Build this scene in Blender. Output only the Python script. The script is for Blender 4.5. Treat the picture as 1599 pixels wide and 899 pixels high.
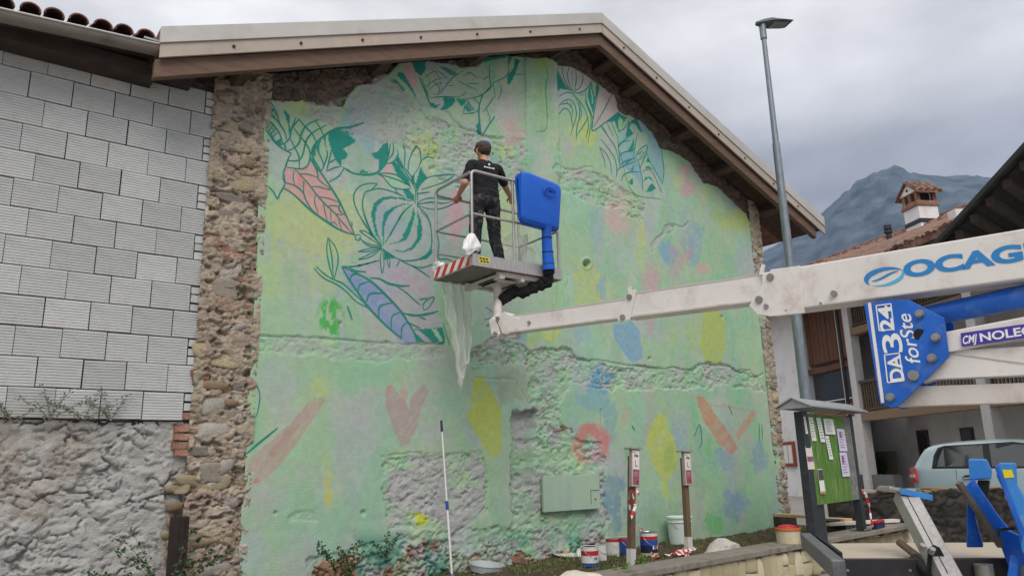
import bpy, bmesh, math, random
import numpy as np
from mathutils import Vector, Matrix
random.seed(7); RNG = np.random.default_rng(7)
for o in list(bpy.data.objects): bpy.data.objects.remove(o)
SC = bpy.context.scene
COL = SC.collection

# ------------------------------------------------------------------ camera
F = 1171.0; CX, CY = 799.5, 449.5          # focal length and centre, in photograph pixels (1599 x 899)
_up = np.array([-128., -4861., F]); _up /= np.linalg.norm(_up)
_dx = np.array([1600., 240., F]); _dx -= _up*_dx.dot(_up); _dx /= np.linalg.norm(_dx)
_dy = np.cross(_up, _dx)
R = np.stack([_dx, _dy, _up])               # world axes: X along the gable wall, Y into it, Z up
CAM = np.array([0., 0., 1.6])
cam_d = bpy.data.cameras.new('camera'); cam = bpy.data.objects.new('camera', cam_d); COL.objects.link(cam)
cam_d.sensor_width = 36.0; cam_d.lens = F/1599*36; cam_d.clip_start = .05; cam_d.clip_end = 20000
_m = Matrix.Identity(4)
for i in range(3):
    _m[i][0] = R[i, 0]; _m[i][1] = -R[i, 1]; _m[i][2] = -R[i, 2]; _m[i][3] = CAM[i]
cam.matrix_world = _m
SC.camera = cam

# ------------------------------------------------------------------ sky and sun (overcast)
SUN_EL, SUN_AZ = math.radians(46), math.radians(208)     # azimuth clockwise from +Y
W = bpy.data.worlds.new('World'); SC.world = W; W.use_nodes = True
nt = W.node_tree; nt.nodes.clear()
def wn(t, **k):
    n = nt.nodes.new(t)
    for a, b in k.items(): setattr(n, a, b)
    return n
wl = nt.links.new
sky = wn('ShaderNodeTexSky', sky_type='NISHITA', sun_disc=False, sun_elevation=SUN_EL, sun_rotation=SUN_AZ)
bg1 = wn('ShaderNodeBackground'); bg1.inputs[1].default_value = .09; wl(sky.outputs[0], bg1.inputs[0])
tc = wn('ShaderNodeTexCoord'); sep = wn('ShaderNodeSeparateXYZ'); wl(tc.outputs['Generated'], sep.inputs[0])
mp = wn('ShaderNodeMapping'); mp.inputs['Scale'].default_value = (1, 1, 2.2); wl(tc.outputs['Generated'], mp.inputs[0])
nz = wn('ShaderNodeTexNoise'); nz.inputs['Scale'].default_value = 2.6; nz.inputs['Detail'].default_value = 8; nz.inputs['Roughness'].default_value = .52
wl(mp.outputs[0], nz.inputs['Vector'])
el = wn('ShaderNodeMapRange'); el.inputs[1].default_value = 0; el.inputs[2].default_value = 1; el.inputs[3].default_value = 0; el.inputs[4].default_value = 1
wl(sep.outputs['Z'], el.inputs[0])
ramp = wn('ShaderNodeValToRGB'); cr = ramp.color_ramp
cr.elements[0].position = 0; cr.elements[0].color = (.46, .455, .475, 1)
cr.elements[1].position = 1; cr.elements[1].color = (1.2, 1.16, 1.11, 1)
for p, c in ((.26, (.46, .455, .475)), (.37, (.38, .375, .395)), (.52, (.72, .705, .705)), (.66, (.90, .88, .865))):
    e = cr.elements.new(p); e.color = (*c, 1)
wl(el.outputs[0], ramp.inputs[0])
nr = wn('ShaderNodeMapRange'); nr.inputs[1].default_value = .3; nr.inputs[2].default_value = .7; nr.inputs[3].default_value = .60; nr.inputs[4].default_value = 1.34
wl(nz.outputs['Fac'], nr.inputs[0])
mul = wn('ShaderNodeMixRGB', blend_type='MULTIPLY'); mul.inputs[0].default_value = 1
wl(ramp.outputs[0], mul.inputs[1]); wl(nr.outputs[0], mul.inputs[2])
bg2 = wn('ShaderNodeBackground'); bg2.inputs[1].default_value = 1.0; wl(mul.outputs[0], bg2.inputs[0])
mx = wn('ShaderNodeMixShader'); mx.inputs[0].default_value = .95
wl(bg1.outputs[0], mx.inputs[1]); wl(bg2.outputs[0], mx.inputs[2])
wo = wn('ShaderNodeOutputWorld'); wl(mx.outputs[0], wo.inputs[0])
sd = bpy.data.lights.new('sun', 'SUN'); sd.energy = 1.5; sd.angle = math.radians(35); sd.color = (1, .96, .90)
sun = bpy.data.objects.new('sun', sd); COL.objects.link(sun)
_sv = Vector((math.sin(SUN_AZ)*math.cos(SUN_EL), math.cos(SUN_AZ)*math.cos(SUN_EL), math.sin(SUN_EL)))
sun.rotation_euler = _sv.to_track_quat('Z', 'Y').to_euler()
SC.view_settings.view_transform = 'Standard'; SC.view_settings.look = 'None'
SC.view_settings.gamma = 1; SC.view_settings.exposure = 0.42; SC.view_settings.use_curve_mapping = False
SC.cycles.max_bounces = 6; SC.cycles.volume_bounces = 1; SC.cycles.transparent_max_bounces = 12

# ------------------------------------------------------------------ measuring helpers (photo point -> real place)
def ray(x, y): return R @ np.array([x-CX, y-CY, F])
def onY(x, y, Y): r = ray(x, y); return CAM + r*(Y/r[1])
def onX(x, y, X): r = ray(x, y); return CAM + r*(X/r[0])
def onZ(x, y, Z): r = ray(x, y); return CAM + r*((Z-CAM[2])/r[2])
def atd(x, y, d): return CAM + R @ (np.array([x-CX, y-CY, F])/F*d)
def to_px(P):
    v = (np.asarray(P, float)-CAM) @ R
    return v[..., 0]/v[..., 2]*F+CX, v[..., 1]/v[..., 2]*F+CY

# ------------------------------------------------------------------ colours and materials
def lin(c): c = c/255.; return c/12.92 if c <= .04045 else ((c+.055)/1.055)**2.4
def S(r, g, b, k=1.0): return (lin(r)*k, lin(g)*k, lin(b)*k)
MATS = {}
def pm(name, col, rough=.7, metal=0., var=.12, vscale=6., bump=0., bscale=40., col2=None, stretch=(1, 1, 1), rnd=0., spec=.4,
       alpha=1., trans=0., attr=False, dirt=None, detail=5):
    if name in MATS: return MATS[name]
    m = bpy.data.materials.new(name); m.use_nodes = True; MATS[name] = m
    t = m.node_tree; b = t.nodes['Principled BSDF']; L = t.links.new
    b.inputs['Roughness'].default_value = rough; b.inputs['Metallic'].default_value = metal
    b.inputs['Specular IOR Level'].default_value = spec
    b.inputs['Alpha'].default_value = alpha; b.inputs['Transmission Weight'].default_value = trans
    c = t.nodes.new('ShaderNodeTexCoord'); mpn = t.nodes.new('ShaderNodeMapping'); mpn.inputs['Scale'].default_value = stretch
    L(c.outputs['Object'], mpn.inputs[0])
    n = t.nodes.new('ShaderNodeTexNoise'); n.inputs['Scale'].default_value = vscale; n.inputs['Detail'].default_value = detail
    n.inputs['Roughness'].default_value = .6
    L(mpn.outputs[0], n.inputs['Vector'])
    rp = t.nodes.new('ShaderNodeMapRange'); rp.inputs[1].default_value = .32; rp.inputs[2].default_value = .68
    L(n.outputs['Fac'], rp.inputs[0])
    mixn = t.nodes.new('ShaderNodeMixRGB')
    a = tuple(max(0, x*(1-var)) for x in col); d = tuple(x*(1+var) for x in col) if col2 is None else col2
    mixn.inputs[1].default_value = (*a, 1); mixn.inputs[2].default_value = (*d, 1)
    L(rp.outputs[0], mixn.inputs[0]); out = mixn.outputs[0]
    if attr:
        at = t.nodes.new('ShaderNodeAttribute'); at.attribute_name = 'Col'
        mm = t.nodes.new('ShaderNodeMixRGB'); mm.blend_type = 'MULTIPLY'; mm.inputs[0].default_value = 1
        mixn.inputs[1].default_value = (1-var, 1-var, 1-var, 1); mixn.inputs[2].default_value = (1+var, 1+var, 1+var, 1)
        L(at.outputs['Color'], mm.inputs[1]); L(out, mm.inputs[2]); out = mm.outputs[0]
    if dirt:                                   # (colour, scale, amount): stains with a shape of their own
        n2 = t.nodes.new('ShaderNodeTexNoise'); n2.inputs['Scale'].default_value = dirt[1]; n2.inputs['Detail'].default_value = 8
        n2.inputs['Roughness'].default_value = .68; L(mpn.outputs[0], n2.inputs['Vector'])
        r2 = t.nodes.new('ShaderNodeMapRange'); r2.inputs[1].default_value = .52; r2.inputs[2].default_value = .72; r2.inputs[4].default_value = dirt[2]
        L(n2.outputs['Fac'], r2.inputs[0])
        m2 = t.nodes.new('ShaderNodeMixRGB'); m2.inputs[2].default_value = (*dirt[0], 1)
        L(r2.outputs[0], m2.inputs[0]); L(out, m2.inputs[1]); out = m2.outputs[0]
    if rnd:
        oi = t.nodes.new('ShaderNodeObjectInfo'); r3 = t.nodes.new('ShaderNodeMapRange')
        r3.inputs[3].default_value = 1-rnd; r3.inputs[4].default_value = 1+rnd; L(oi.outputs['Random'], r3.inputs[0])
        m3 = t.nodes.new('ShaderNodeMixRGB'); m3.blend_type = 'MULTIPLY'; m3.inputs[0].default_value = 1
        L(out, m3.inputs[1]); L(r3.outputs[0], m3.inputs[2]); out = m3.outputs[0]
    L(out, b.inputs['Base Color'])
    if bump:
        n4 = t.nodes.new('ShaderNodeTexNoise'); n4.inputs['Scale'].default_value = bscale; n4.inputs['Detail'].default_value = 6
        L(mpn.outputs[0], n4.inputs['Vector'])
        bp = t.nodes.new('ShaderNodeBump'); bp.inputs['Strength'].default_value = bump; bp.inputs['Distance'].default_value = .02
        L(n4.outputs['Fac'], bp.inputs['Height']); L(bp.outputs[0], b.inputs['Normal'])
    return m

# ------------------------------------------------------------------ objects
ORG = {}
def thing(name, label, cat, loc=(0, 0, 0), group=None):
    o = bpy.data.objects.new(name, None); COL.objects.link(o); o.location = loc
    o.empty_display_size = .2; ORG[o] = Vector(loc)
    o['label'] = label; o['category'] = cat
    if group: o['group'] = group
    return o
def tag(o, label, cat, group=None):
    o['label'] = label; o['category'] = cat
    if group: o['group'] = group
    return o
def struct(o): o['kind'] = 'structure'; return o
def stuff(o): o['kind'] = 'stuff'; return o
def link(name, me, parent=None, loc=None):
    """mesh given in world coordinates (loc None) or local to loc"""
    o = bpy.data.objects.new(name, me); COL.objects.link(o)
    if parent is not None:
        o.parent = parent
        base = ORG[parent]
        if loc is None: ORG[o] = base.copy()
        else: o.location = Vector(loc)-base; ORG[o] = Vector(loc)
    else:
        if loc is not None: o.location = loc
        ORG[o] = Vector(loc) if loc is not None else Vector((0, 0, 0))
    return o
class MB:
    """collects shapes; build() makes ONE mesh object"""
    def __init__(s): s.v = []; s.f = []; s.m = []; s.k = 0
    def add(s, vs, fs):
        n = len(s.v); s.v += [tuple(map(float, p)) for p in vs]
        for q in fs: s.f.append(tuple(i+n for i in q)); s.m.append(s.k)
        return s
    def mat(s, k): s.k = k; return s
    def box(s, c, size, rot=None):
        hx, hy, hz = [x/2 for x in size]; vs = []
        for z in (-hz, hz):
            for x, y in ((-hx, -hy), (hx, -hy), (hx, hy), (-hx, hy)):
                p = Vector((x, y, z))
                if rot is not None: p = rot @ p
                vs.append((p[0]+c[0], p[1]+c[1], p[2]+c[2]))
        return s.add(vs, [(3, 2, 1, 0), (4, 5, 6, 7), (0, 1, 5, 4), (1, 2, 6, 5), (2, 3, 7, 6), (3, 0, 4, 7)])
    def bar(s, p0, p1, w, h, up=(0, 0, 1), w1=None, h1=None):
        """box from p0 to p1; w sideways, h along up"""
        p0, p1 = Vector(p0), Vector(p1); d = (p1-p0).normalized(); u = Vector(up); sd_ = d.cross(u)
        if sd_.length < 1e-5: sd_ = d.cross(Vector((1, 0, 0)))
        sd_.normalize(); u = sd_.cross(d).normalized(); vs = []
        for p, ww, hh in ((p0, w, h), (p1, w1 or w, h1 or h)):
            for a, b in ((-1, -1), (1, -1), (1, 1), (-1, 1)): vs.append(p+sd_*a*ww/2+u*b*hh/2)
        return s.add(vs, [(3, 2, 1, 0), (4, 5, 6, 7), (0, 1, 5, 4), (1, 2, 6, 5), (2, 3, 7, 6), (3, 0, 4, 7)])
    def cyl(s, p0, p1, r0, r1=None, n=12, caps=True):
        r1 = r0 if r1 is None else r1; p0, p1 = Vector(p0), Vector(p1); d = (p1-p0).normalized()
        a = d.orthogonal().normalized(); b = d.cross(a); vs = []
        for p, r in ((p0, r0), (p1, r1)):
            for i in range(n):
                t = 2*math.pi*i/n; vs.append(p+a*r*math.cos(t)+b*r*math.sin(t))
        fs = [(i, (i+1) % n, n+(i+1) % n, n+i) for i in range(n)]
        if caps: fs += [tuple(range(n-1, -1, -1)), tuple(range(n, 2*n))]
        return s.add(vs, fs)
    def tube(s, path, r, n=8, closed=False):
        P = [Vector(p) for p in path]; rr = r if hasattr(r, '__len__') else [r]*len(P); vs = []; N = len(P)
        nrm = None
        for i, p in enumerate(P):
            d = (P[min(i+1, N-1)]-P[max(i-1, 0)]).normalized()
            if nrm is None: nrm = d.orthogonal().normalized()
            nrm = (nrm-d*nrm.dot(d))
            nrm = nrm.normalized() if nrm.length > 1e-6 else d.orthogonal().normalized()
            b = d.cross(nrm)
            for k in range(n):
                t = 2*math.pi*k/n; vs.append(p+nrm*rr[i]*math.cos(t)+b*rr[i]*math.sin(t))
        fs = [(i*n+k, i*n+(k+1) % n, (i+1)*n+(k+1) % n, (i+1)*n+k) for i in range(N-1) for k in range(n)]
        fs += [tuple(range(n-1, -1, -1)), tuple(range((N-1)*n, N*n))]
        return s.add(vs, fs)
    def lathe(s, c, prof, n=24, squash=None):
        """prof: (radius, z) list about a vertical axis"""
        vs = []; m = len(prof)
        for r, z in prof:
            for k in range(n):
                t = 2*math.pi*k/n; vs.append((c[0]+r*math.cos(t), c[1]+r*math.sin(t), c[2]+z))
        fs = [(i*n+k, i*n+(k+1) % n, (i+1)*n+(k+1) % n, (i+1)*n+k) for i in range(m-1) for k in range(n)]
        if prof[0][0] > 1e-6: fs.append(tuple(range(n-1, -1, -1)))
        if prof[-1][0] > 1e-6: fs.append(tuple(range((m-1)*n, m*n)))
        return s.add(vs, fs)
    def prism(s, pts, depth):
        """pts: 3D polygon (planar); depth: vector"""
        n = len(pts); d = Vector(depth); P = [Vector(p) for p in pts]
        vs = P+[p+d for p in P]
        return s.add(vs, [tuple(range(n-1, -1, -1)), tuple(range(n, 2*n))]+[(i, (i+1) % n, n+(i+1) % n, n+i) for i in range(n)])
    def ellipsoid(s, c, r, n=10, m=6, rot=None, jit=0.):
        vs = []
        for i in range(m+1):
            ph = math.pi*i/m
            for k in range(n):
                t = 2*math.pi*k/n; q = 1+jit*(random.random()-.5)*2
                p = Vector((r[0]*q*math.sin(ph)*math.cos(t), r[1]*q*math.sin(ph)*math.sin(t), r[2]*q*math.cos(ph)))
                if rot is not None: p = rot @ p
                vs.append((p[0]+c[0], p[1]+c[1], p[2]+c[2]))
        return s.add(vs, [(i*n+k, (i+1)*n+k, (i+1)*n+(k+1) % n, i*n+(k+1) % n) for i in range(m) for k in range(n)])
    def mesh(s, name, mats, smooth=False):
        me = bpy.data.meshes.new(name); me.from_pydata(s.v, [], s.f)
        for m in (mats if isinstance(mats, (list, tuple)) else [mats]): me.materials.append(m)
        if max(s.m, default=0): me.polygons.foreach_set('material_index', s.m)
        if smooth: me.polygons.foreach_set('use_smooth', [True]*len(s.f))
        bm = bmesh.new(); bm.from_mesh(me); bmesh.ops.remove_doubles(bm, verts=bm.verts, dist=1e-6)
        bmesh.ops.recalc_face_normals(bm, faces=bm.faces); bm.to_mesh(me); bm.free()
        me.update(); return me
    def build(s, name, mats, parent=None, smooth=False, bevel=0., loc=None, angle=None):
        """world coordinates in; origin goes to the parent's origin (or loc)"""
        base = ORG[parent] if parent is not None else Vector(loc if loc is not None else (0, 0, 0))
        s.v = [(p[0]-base[0], p[1]-base[1], p[2]-base[2]) for p in s.v]
        me = s.mesh(name, mats, smooth)
        o = bpy.data.objects.new(name, me); COL.objects.link(o); ORG[o] = base.copy()
        if parent is not None: o.parent = parent
        else: o.location = base
        if bevel:
            md = o.modifiers.new('bevel', 'BEVEL'); md.width = bevel; md.segments = 2; md.limit_method = 'ANGLE'; md.angle_limit = math.radians(40)
        if angle and smooth:
            try: me.set_sharp_from_angle(angle=math.radians(angle))
            except Exception: pass
        return o
def lumpy(name, mat, r, seed, amp=.18, sub=2, box=.72):
    """an irregular stone mesh, local coordinates"""
    bm = bmesh.new(); bmesh.ops.create_icosphere(bm, subdivisions=sub, radius=1)
    rg = np.random.default_rng(seed); D = rg.normal(size=(6, 3)); ph = rg.random(6)*6
    for v in bm.verts:
        p = np.array(v.co); q = 1+amp*sum(math.sin(2.2*D[i].dot(p)+ph[i]) for i in range(6))/2.4
        pw = np.sign(p)*np.abs(p)**box
        v.co = Vector((pw[0]*r[0]*q, pw[1]*r[1]*q, pw[2]*r[2]*q))
    me = bpy.data.meshes.new(name); bm.to_mesh(me); bm.free(); me.materials.append(mat)
    me.polygons.foreach_set('use_smooth', [True]*len(me.polygons)); return me
def text_mesh(name, body, mat, O, X, Y, height, width=None, bold=0., shear=0., extrude=.0005, spacing=1.):
    """flat lettering: baseline starts at O, runs along X, upright along Y"""
    cu = bpy.data.curves.new(name, 'FONT'); cu.body = body; cu.size = 1; cu.offset = bold; cu.shear = shear; cu.extrude = 0; cu.space_character = spacing
    ob = bpy.data.objects.new(name, cu); COL.objects.link(ob)
    dg = bpy.context.evaluated_depsgraph_get(); me = bpy.data.meshes.new_from_object(ob.evaluated_get(dg))
    bpy.data.objects.remove(ob)
    n = len(me.vertices); co = np.empty(n*3); me.vertices.foreach_get('co', co); co = co.reshape(-1, 3)
    co[:, 0] -= co[:, 0].min(); h = co[:, 1].max(); co[:, :2] *= height/h
    if width: co[:, 0] *= width/co[:, 0].max()
    X = np.asarray(X, float); X = X/np.linalg.norm(X); Y = np.asarray(Y, float); Y = Y/np.linalg.norm(Y)
    P = np.asarray(O, float)+co[:, :1]*X+co[:, 1:2]*Y
    m2 = MB(); m2.add(P, [tuple(p.vertices) for p in me.polygons]); bpy.data.meshes.remove(me)
    return m2

# ------------------------------------------------------------------ vector noise (numpy)
def _hash(ix, iy, seed):
    h = (ix.astype(np.int64)*374761393 + iy.astype(np.int64)*668265263 + seed*1442695041) & 0x7fffffff
    h = ((h ^ (h >> 13))*1274126177) & 0x7fffffff
    return ((h ^ (h >> 16)) & 0xffffff)/float(0xffffff)
def vnoise(x, y, seed=0):
    ix, iy = np.floor(x), np.floor(y); fx, fy = x-ix, y-iy; fx = fx*fx*(3-2*fx); fy = fy*fy*(3-2*fy)
    a, b = _hash(ix, iy, seed), _hash(ix+1, iy, seed); c, d = _hash(ix, iy+1, seed), _hash(ix+1, iy+1, seed)
    return (a*(1-fx)+b*fx)*(1-fy)+(c*(1-fx)+d*fx)*fy
def fbm(x, y, seed=0, oct=4, gain=.5):
    s, a, t = 0, 1., 0
    for i in range(oct): s = s+a*vnoise(x*2**i, y*2**i, seed+i*17); t += a; a *= gain
    return s/t
def worley(x, y, seed=0):
    ix, iy = np.floor(x), np.floor(y); f1 = np.full(x.shape, 9.); f2 = f1.copy(); cid = np.zeros(x.shape)
    for i in (-1, 0, 1):
        for j in (-1, 0, 1):
            cx, cy = ix+i, iy+j; px, py = cx+_hash(cx, cy, seed), cy+_hash(cx, cy, seed+5); d = np.hypot(x-px, y-py)
            n = d < f1; f2 = np.where(n, f1, np.minimum(f2, d)); cid = np.where(n, _hash(cx, cy, seed+9), cid); f1 = np.where(n, d, f1)
    return f1, f2, cid
def sst(a, b, x): t = np.clip((x-a)/(b-a), 0, 1); return t*t*(3-2*t)
def inpoly(U, V, poly):
    ins = np.zeros(U.shape, bool); n = len(poly)
    for i in range(n):
        x0, y0 = poly[i]; x1, y1 = poly[(i+1) % n]
        if y0 == y1: continue
        c = ((y0 > V) != (y1 > V)) & (U < (x1-x0)*(V-y0)/(y1-y0)+x0); ins ^= c
    return ins
def polydist(U, V, line):
    d = np.full(U.shape, 1e9)
    for (x0, y0), (x1, y1) in zip(line[:-1], line[1:]):
        L2 = (x1-x0)**2+(y1-y0)**2+1e-9; t = np.clip(((U-x0)*(x1-x0)+(V-y0)*(y1-y0))/L2, 0, 1)
        d = np.minimum(d, np.hypot(U-x0-t*(x1-x0), V-y0-t*(y1-y0)))
    return d
def sheet(name, X, Y, Z, keep, mat, parent=None, col=None, smooth=True):
    """grid sheet from 2D arrays (world coordinates); keep = vertices kept"""
    ny, nx = X.shape; idx = -np.ones(X.shape, int); idx[keep] = np.arange(keep.sum())
    q = np.stack([idx[:-1, :-1], idx[:-1, 1:], idx[1:, 1:], idx[1:, :-1]], -1).reshape(-1, 4); q = q[(q >= 0).all(1)]
    base = ORG[parent] if parent is not None else Vector((0, 0, 0))
    P = np.stack([X[keep]-base[0], Y[keep]-base[1], Z[keep]-base[2]], -1)
    me = bpy.data.meshes.new(name); me.vertices.add(len(P)); me.vertices.foreach_set('co', P.ravel())
    me.loops.add(q.size); me.polygons.add(len(q)); me.loops.foreach_set('vertex_index', q.ravel().astype(np.int32))
    me.polygons.foreach_set('loop_start', np.arange(0, q.size, 4, dtype=np.int32))
    try: me.polygons.foreach_set('loop_total', np.full(len(q), 4, np.int32))
    except Exception: pass
    me.update(calc_edges=True); me.validate()
    if smooth: me.polygons.foreach_set('use_smooth', [True]*len(me.polygons))
    if col is not None:
        a = me.color_attributes.new('Col', 'FLOAT_COLOR', 'POINT'); c4 = np.ones((len(P), 4), np.float32); c4[:, :3] = col[keep]
        a.data.foreach_set('color', c4.ravel())
    me.materials.append(mat)
    o = bpy.data.objects.new(name, me); COL.objects.link(o); ORG[o] = base.copy()
    if parent is not None: o.parent = parent
    return o
# ================================================================== SETTING
M_asph = pm('asphalt', S(150, 146, 140), .9, var=.1, vscale=3, bump=.4, bscale=120, dirt=(S(105, 100, 95), 1.2, .6))
M_soil = pm('soil', S(66, 52, 42), .95, var=.35, vscale=9, bump=.8, bscale=30, col2=S(84, 72, 50))
M_grass = pm('grass', S(86, 104, 46), .8, var=.3, vscale=5, col2=S(120, 128, 66))
M_leaf = pm('leaf', S(52, 84, 44), .6, var=.35, vscale=20, rnd=.1)
M_conc = pm('concrete', S(132, 124, 114), .9, var=.2, vscale=5, bump=.7, bscale=35, dirt=(S(80, 76, 66), 3.5, .75))
M_hill = pm('hill_forest', S(32, 48, 52), .9, var=.6, vscale=.02, col2=S(84, 92, 96), detail=12)

g = MB(); s_ = 4000
g.add([(-s_, -s_, 0), (s_, -s_, 0), (s_, s_, 0), (-s_, s_, 0)], [(0, 1, 2, 3)])
struct(g.build('ground', M_asph))
# raised back street behind the low stone wall, where the car stands
g = MB(); g.prism([(13.35, 8.45, -.3), (20.2, 3.15, -.3), (60, -12, -.3), (70, 70, -.3), (13.35, 70, -.3)], (0, 0, .72))
struct(g.build('back_street', M_asph))
# planting bed between the retaining wall and the gable
nx, ny = 150, 40
bx = np.linspace(2.0, 13.3, nx)[None, :].repeat(ny, 0); by = np.linspace(6.5, 8.9, ny)[:, None].repeat(nx, 1)
bz = .27+.013*(bx-2)+.09*(fbm(bx*2.1, by*2.1, 3)-.5)+.05*(fbm(bx*9, by*9, 8)-.5)
sheet('planting_bed', bx, by, bz, np.ones_like(bx, bool), M_soil).__setitem__('kind', 'structure')
def bed_z(x, y): return float(.27+.013*(x-2)+.09*(fbm(np.array([x*2.1]), np.array([y*2.1]), 3)[0]-.5)+.05*(fbm(np.array([x*9.]), np.array([y*9.]), 8)[0]-.5))
# grass tufts on the bed (uncountable)
g = MB(); tries = 0
while len(g.f) < 5200:
    x = random.uniform(5.2, 13.2); y = random.uniform(6.66, 8.72)
    if vnoise(np.array([x*1.1]), np.array([y*1.6]), 21)[0] < .42 - .12*(x > 9): continue
    h = random.uniform(.02, .075)*(1.5 if random.random() < .08 else 1); a = random.uniform(0, 6.28); w = .006
    z = bed_z(x, y)-.005; lx, ly = random.gauss(0, .5)*h, random.gauss(0, .5)*h
    ca, sa = math.cos(a)*w, math.sin(a)*w
    g.add([(x-ca, y-sa, z), (x+ca, y+sa, z), (x+lx, y+ly, z+h)], [(0, 1, 2)])
stuff(g.build('grass', M_grass)); COL.objects['grass']['label'] = 'short grass and moss growing on the planting bed'; COL.objects['grass']['category'] = 'grass'

# loose gravel on the bed (uncountable)
g = MB()
for _ in range(900):
    x = random.uniform(5.0, 13.2); y = random.uniform(6.6, 8.75); r = random.uniform(.006, .022)*(1.6 if y > 8.5 else 1); g.ellipsoid((x, y, bed_z(x, y)), (r*1.2, r, r*.7), 5, 3, Matrix.Rotation(random.uniform(0, 3), 3, 'Z'), .25)
stuff(g.build('gravel', pm('gravel', S(128, 116, 102), .95, var=.35, vscale=14))); COL.objects['gravel']['label'] = 'loose gravel and crumbs of plaster on the planting bed'; COL.objects['gravel']['category'] = 'gravel'
# mountains: one terrain whose ridge rises where the photograph shows it
AZ = np.linspace(math.radians(-35), math.radians(112), 520); RG = np.linspace(0, 1, 90)
def az_of(px, py): r = ray(px, py); return math.atan2(r[0], r[1]), math.atan2(r[2], math.hypot(r[0], r[1]))
ridge = [(1188, 399), (1259, 361), (1287, 335), (1306, 319), (1327, 305), (1363, 285), (1385, 275), (1400, 271), (1412, 275), (1424, 280), (1450, 281), (1490, 280), (1547, 279), (1590, 282)]
ra = [az_of(*p) for p in ridge]; ra.sort()
azs = [math.radians(-35), math.radians(10), math.radians(35)]+[a for a, _ in ra]+[math.radians(95), math.radians(112)]
els = [.10, .13, .12]+[e for _, e in ra]+[.22, .15]
el_r = np.interp(AZ, azs, els)
A2, T2 = np.meshgrid(AZ, RG); E2 = np.interp(A2, azs, els)
rng_ = 900+1500*T2
env = np.where(T2 < .72, sst(0, .72, T2)**.9, 1-.55*sst(.72, 1, T2))
n_ = fbm(A2*14, T2*5, 31, 6)-.5; n2_ = np.abs(fbm(A2*40+n_*3, T2*3, 37, 5)-.5)
hh = 1980*np.tan(E2)*env
hh = hh*(1+.10*n_*(1-sst(.6, .74, T2)*.95)) - 95*n2_*env*(1-.98*sst(.55, .71, T2)) + 10*(fbm(A2*260, T2*60, 41, 3)-.5)*env
struct(sheet('mountains', np.sin(A2)*rng_, np.cos(A2)*rng_, hh-2, np.ones_like(A2, bool), M_hill))

# ================================================================== GABLE BUILDING WITH THE MURAL
D = 8.8
GB = thing('mural_house', 'old gabled house with a green plant mural across its wall', 'building', (7.7, D, .2))
APX, APZ, SL = 8.21, 9.16, .403              # roof apex x, top of roof edge z, slope
def roof_z(x): return APZ-SL*np.abs(x-APX)
M_wall = pm('mural_plaster', (1, 1, 1), .85, var=.07, vscale=14, bump=.35, bscale=55, attr=True, spec=.25)
M_rubble = pm('rubble', (1, 1, 1), .92, var=.14, vscale=11, bump=.8, bscale=60, attr=True, spec=.2)
K = 1.03
def C(r, g, b): return np.array(S(r, g, b, K))
X0, X1, Z0, Z1, RES = 2.74, 13.06, .12, 8.95, .0165
xs = np.arange(X0, X1, RES); zs = np.arange(Z0, Z1, RES)
GX, GZ = np.meshgrid(xs, zs)
U, V = to_px(np.stack([GX, np.full_like(GX, D), GZ], -1))
w1 = fbm(U/14, V/14, 3)-.5; w2 = fbm(U/14, V/14, 57)-.5
UW, VW = U+16*w1, V+16*w2                     # ragged edges
UF, VF = U+5*w1, V+5*w2
fineN = fbm(GX*17, GZ*17, 5, 2)-.5; midN = fbm(GX*9, GZ*9, 11, 4)-.5; bigN = fbm(GX*1.3, GZ*1.3, 15, 4)
ridg = np.abs(fbm(GX*7+midN, GZ*12, 19, 4)-.5)
torn = fbm(GX*9+midN*3, GZ*15+midN*3, 23, 3, .62)-.5 + .4*(fbm(GX*4, GZ*5, 29, 3)-.5)
_f1, _f2, _c = worley(GX*6.5+midN*2.2, GZ*9+w1*1.8, 35); chip = (1-sst(.0, .09, _f2-_f1+.05*fineN))*sst(.42, .6, fbm(GX*3.1, GZ*3.1, 43, 3))+.5*sst(.62, .72, fbm(GX*11, GZ*17, 47, 2))
h = .004*midN + .0015*fineN + .02*(bigN-.5)   # height proud of the wall plane
rough = np.zeros_like(h)                      # how broken the surface is
def zone(poly, dep, amp, soft=0, rag=1.0):
    m = inpoly(U+16*w1*rag, V+16*w2*rag, poly).astype(float)
    global h, rough
    h = h+m*(dep*.5 + amp*(torn*.62 - chip*.50)); rough = np.maximum(rough, m*min(1, amp/.045))
    return m
# broken, rough plaster fields
zone([(545, 150), (600, 118), (640, 150), (690, 190), (735, 210), (765, 214), (818, 222), (818, 290), (760, 300), (700, 292), (640, 240), (560, 215), (470, 180), (470, 160)], -.02, .055)
zone([(700, 95), (745, 92), (770, 120), (760, 150), (818, 130), (818, 220), (780, 218), (745, 195), (720, 160), (690, 120)], -.004, .018)
zone([(862, 262), (900, 262), (935, 275), (985, 305), (1010, 322), (1000, 350), (930, 318), (868, 300)], -.022, .055)
zone([(1015, 380), (1040, 350), (1075, 348), (1030, 372), (1018, 400)], -.02, .05)
zone([(385, 520), (480, 528), (560, 532), (640, 540), (690, 536), (690, 560), (600, 566), (480, 556), (384, 548)], -.012, .028)
zone([(735, 545), (770, 520), (800, 535), (825, 545), (825, 572), (790, 568), (760, 572), (740, 570)], -.03, .06)
zone([(820, 548), (868, 540), (905, 556), (950, 575), (1010, 572), (1050, 580), (1090, 566), (1140, 572), (1185, 588), (1192, 610), (1130, 606), (1080, 606), (1000, 610), (930, 606), (890, 600), (870, 640), (828, 642)], -.026, .06)
Zn = zone([(797, 640), (870, 640), (880, 680), (940, 690), (944, 800), (944, 860), (900, 872), (797, 890)], -.032, .07)
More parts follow.
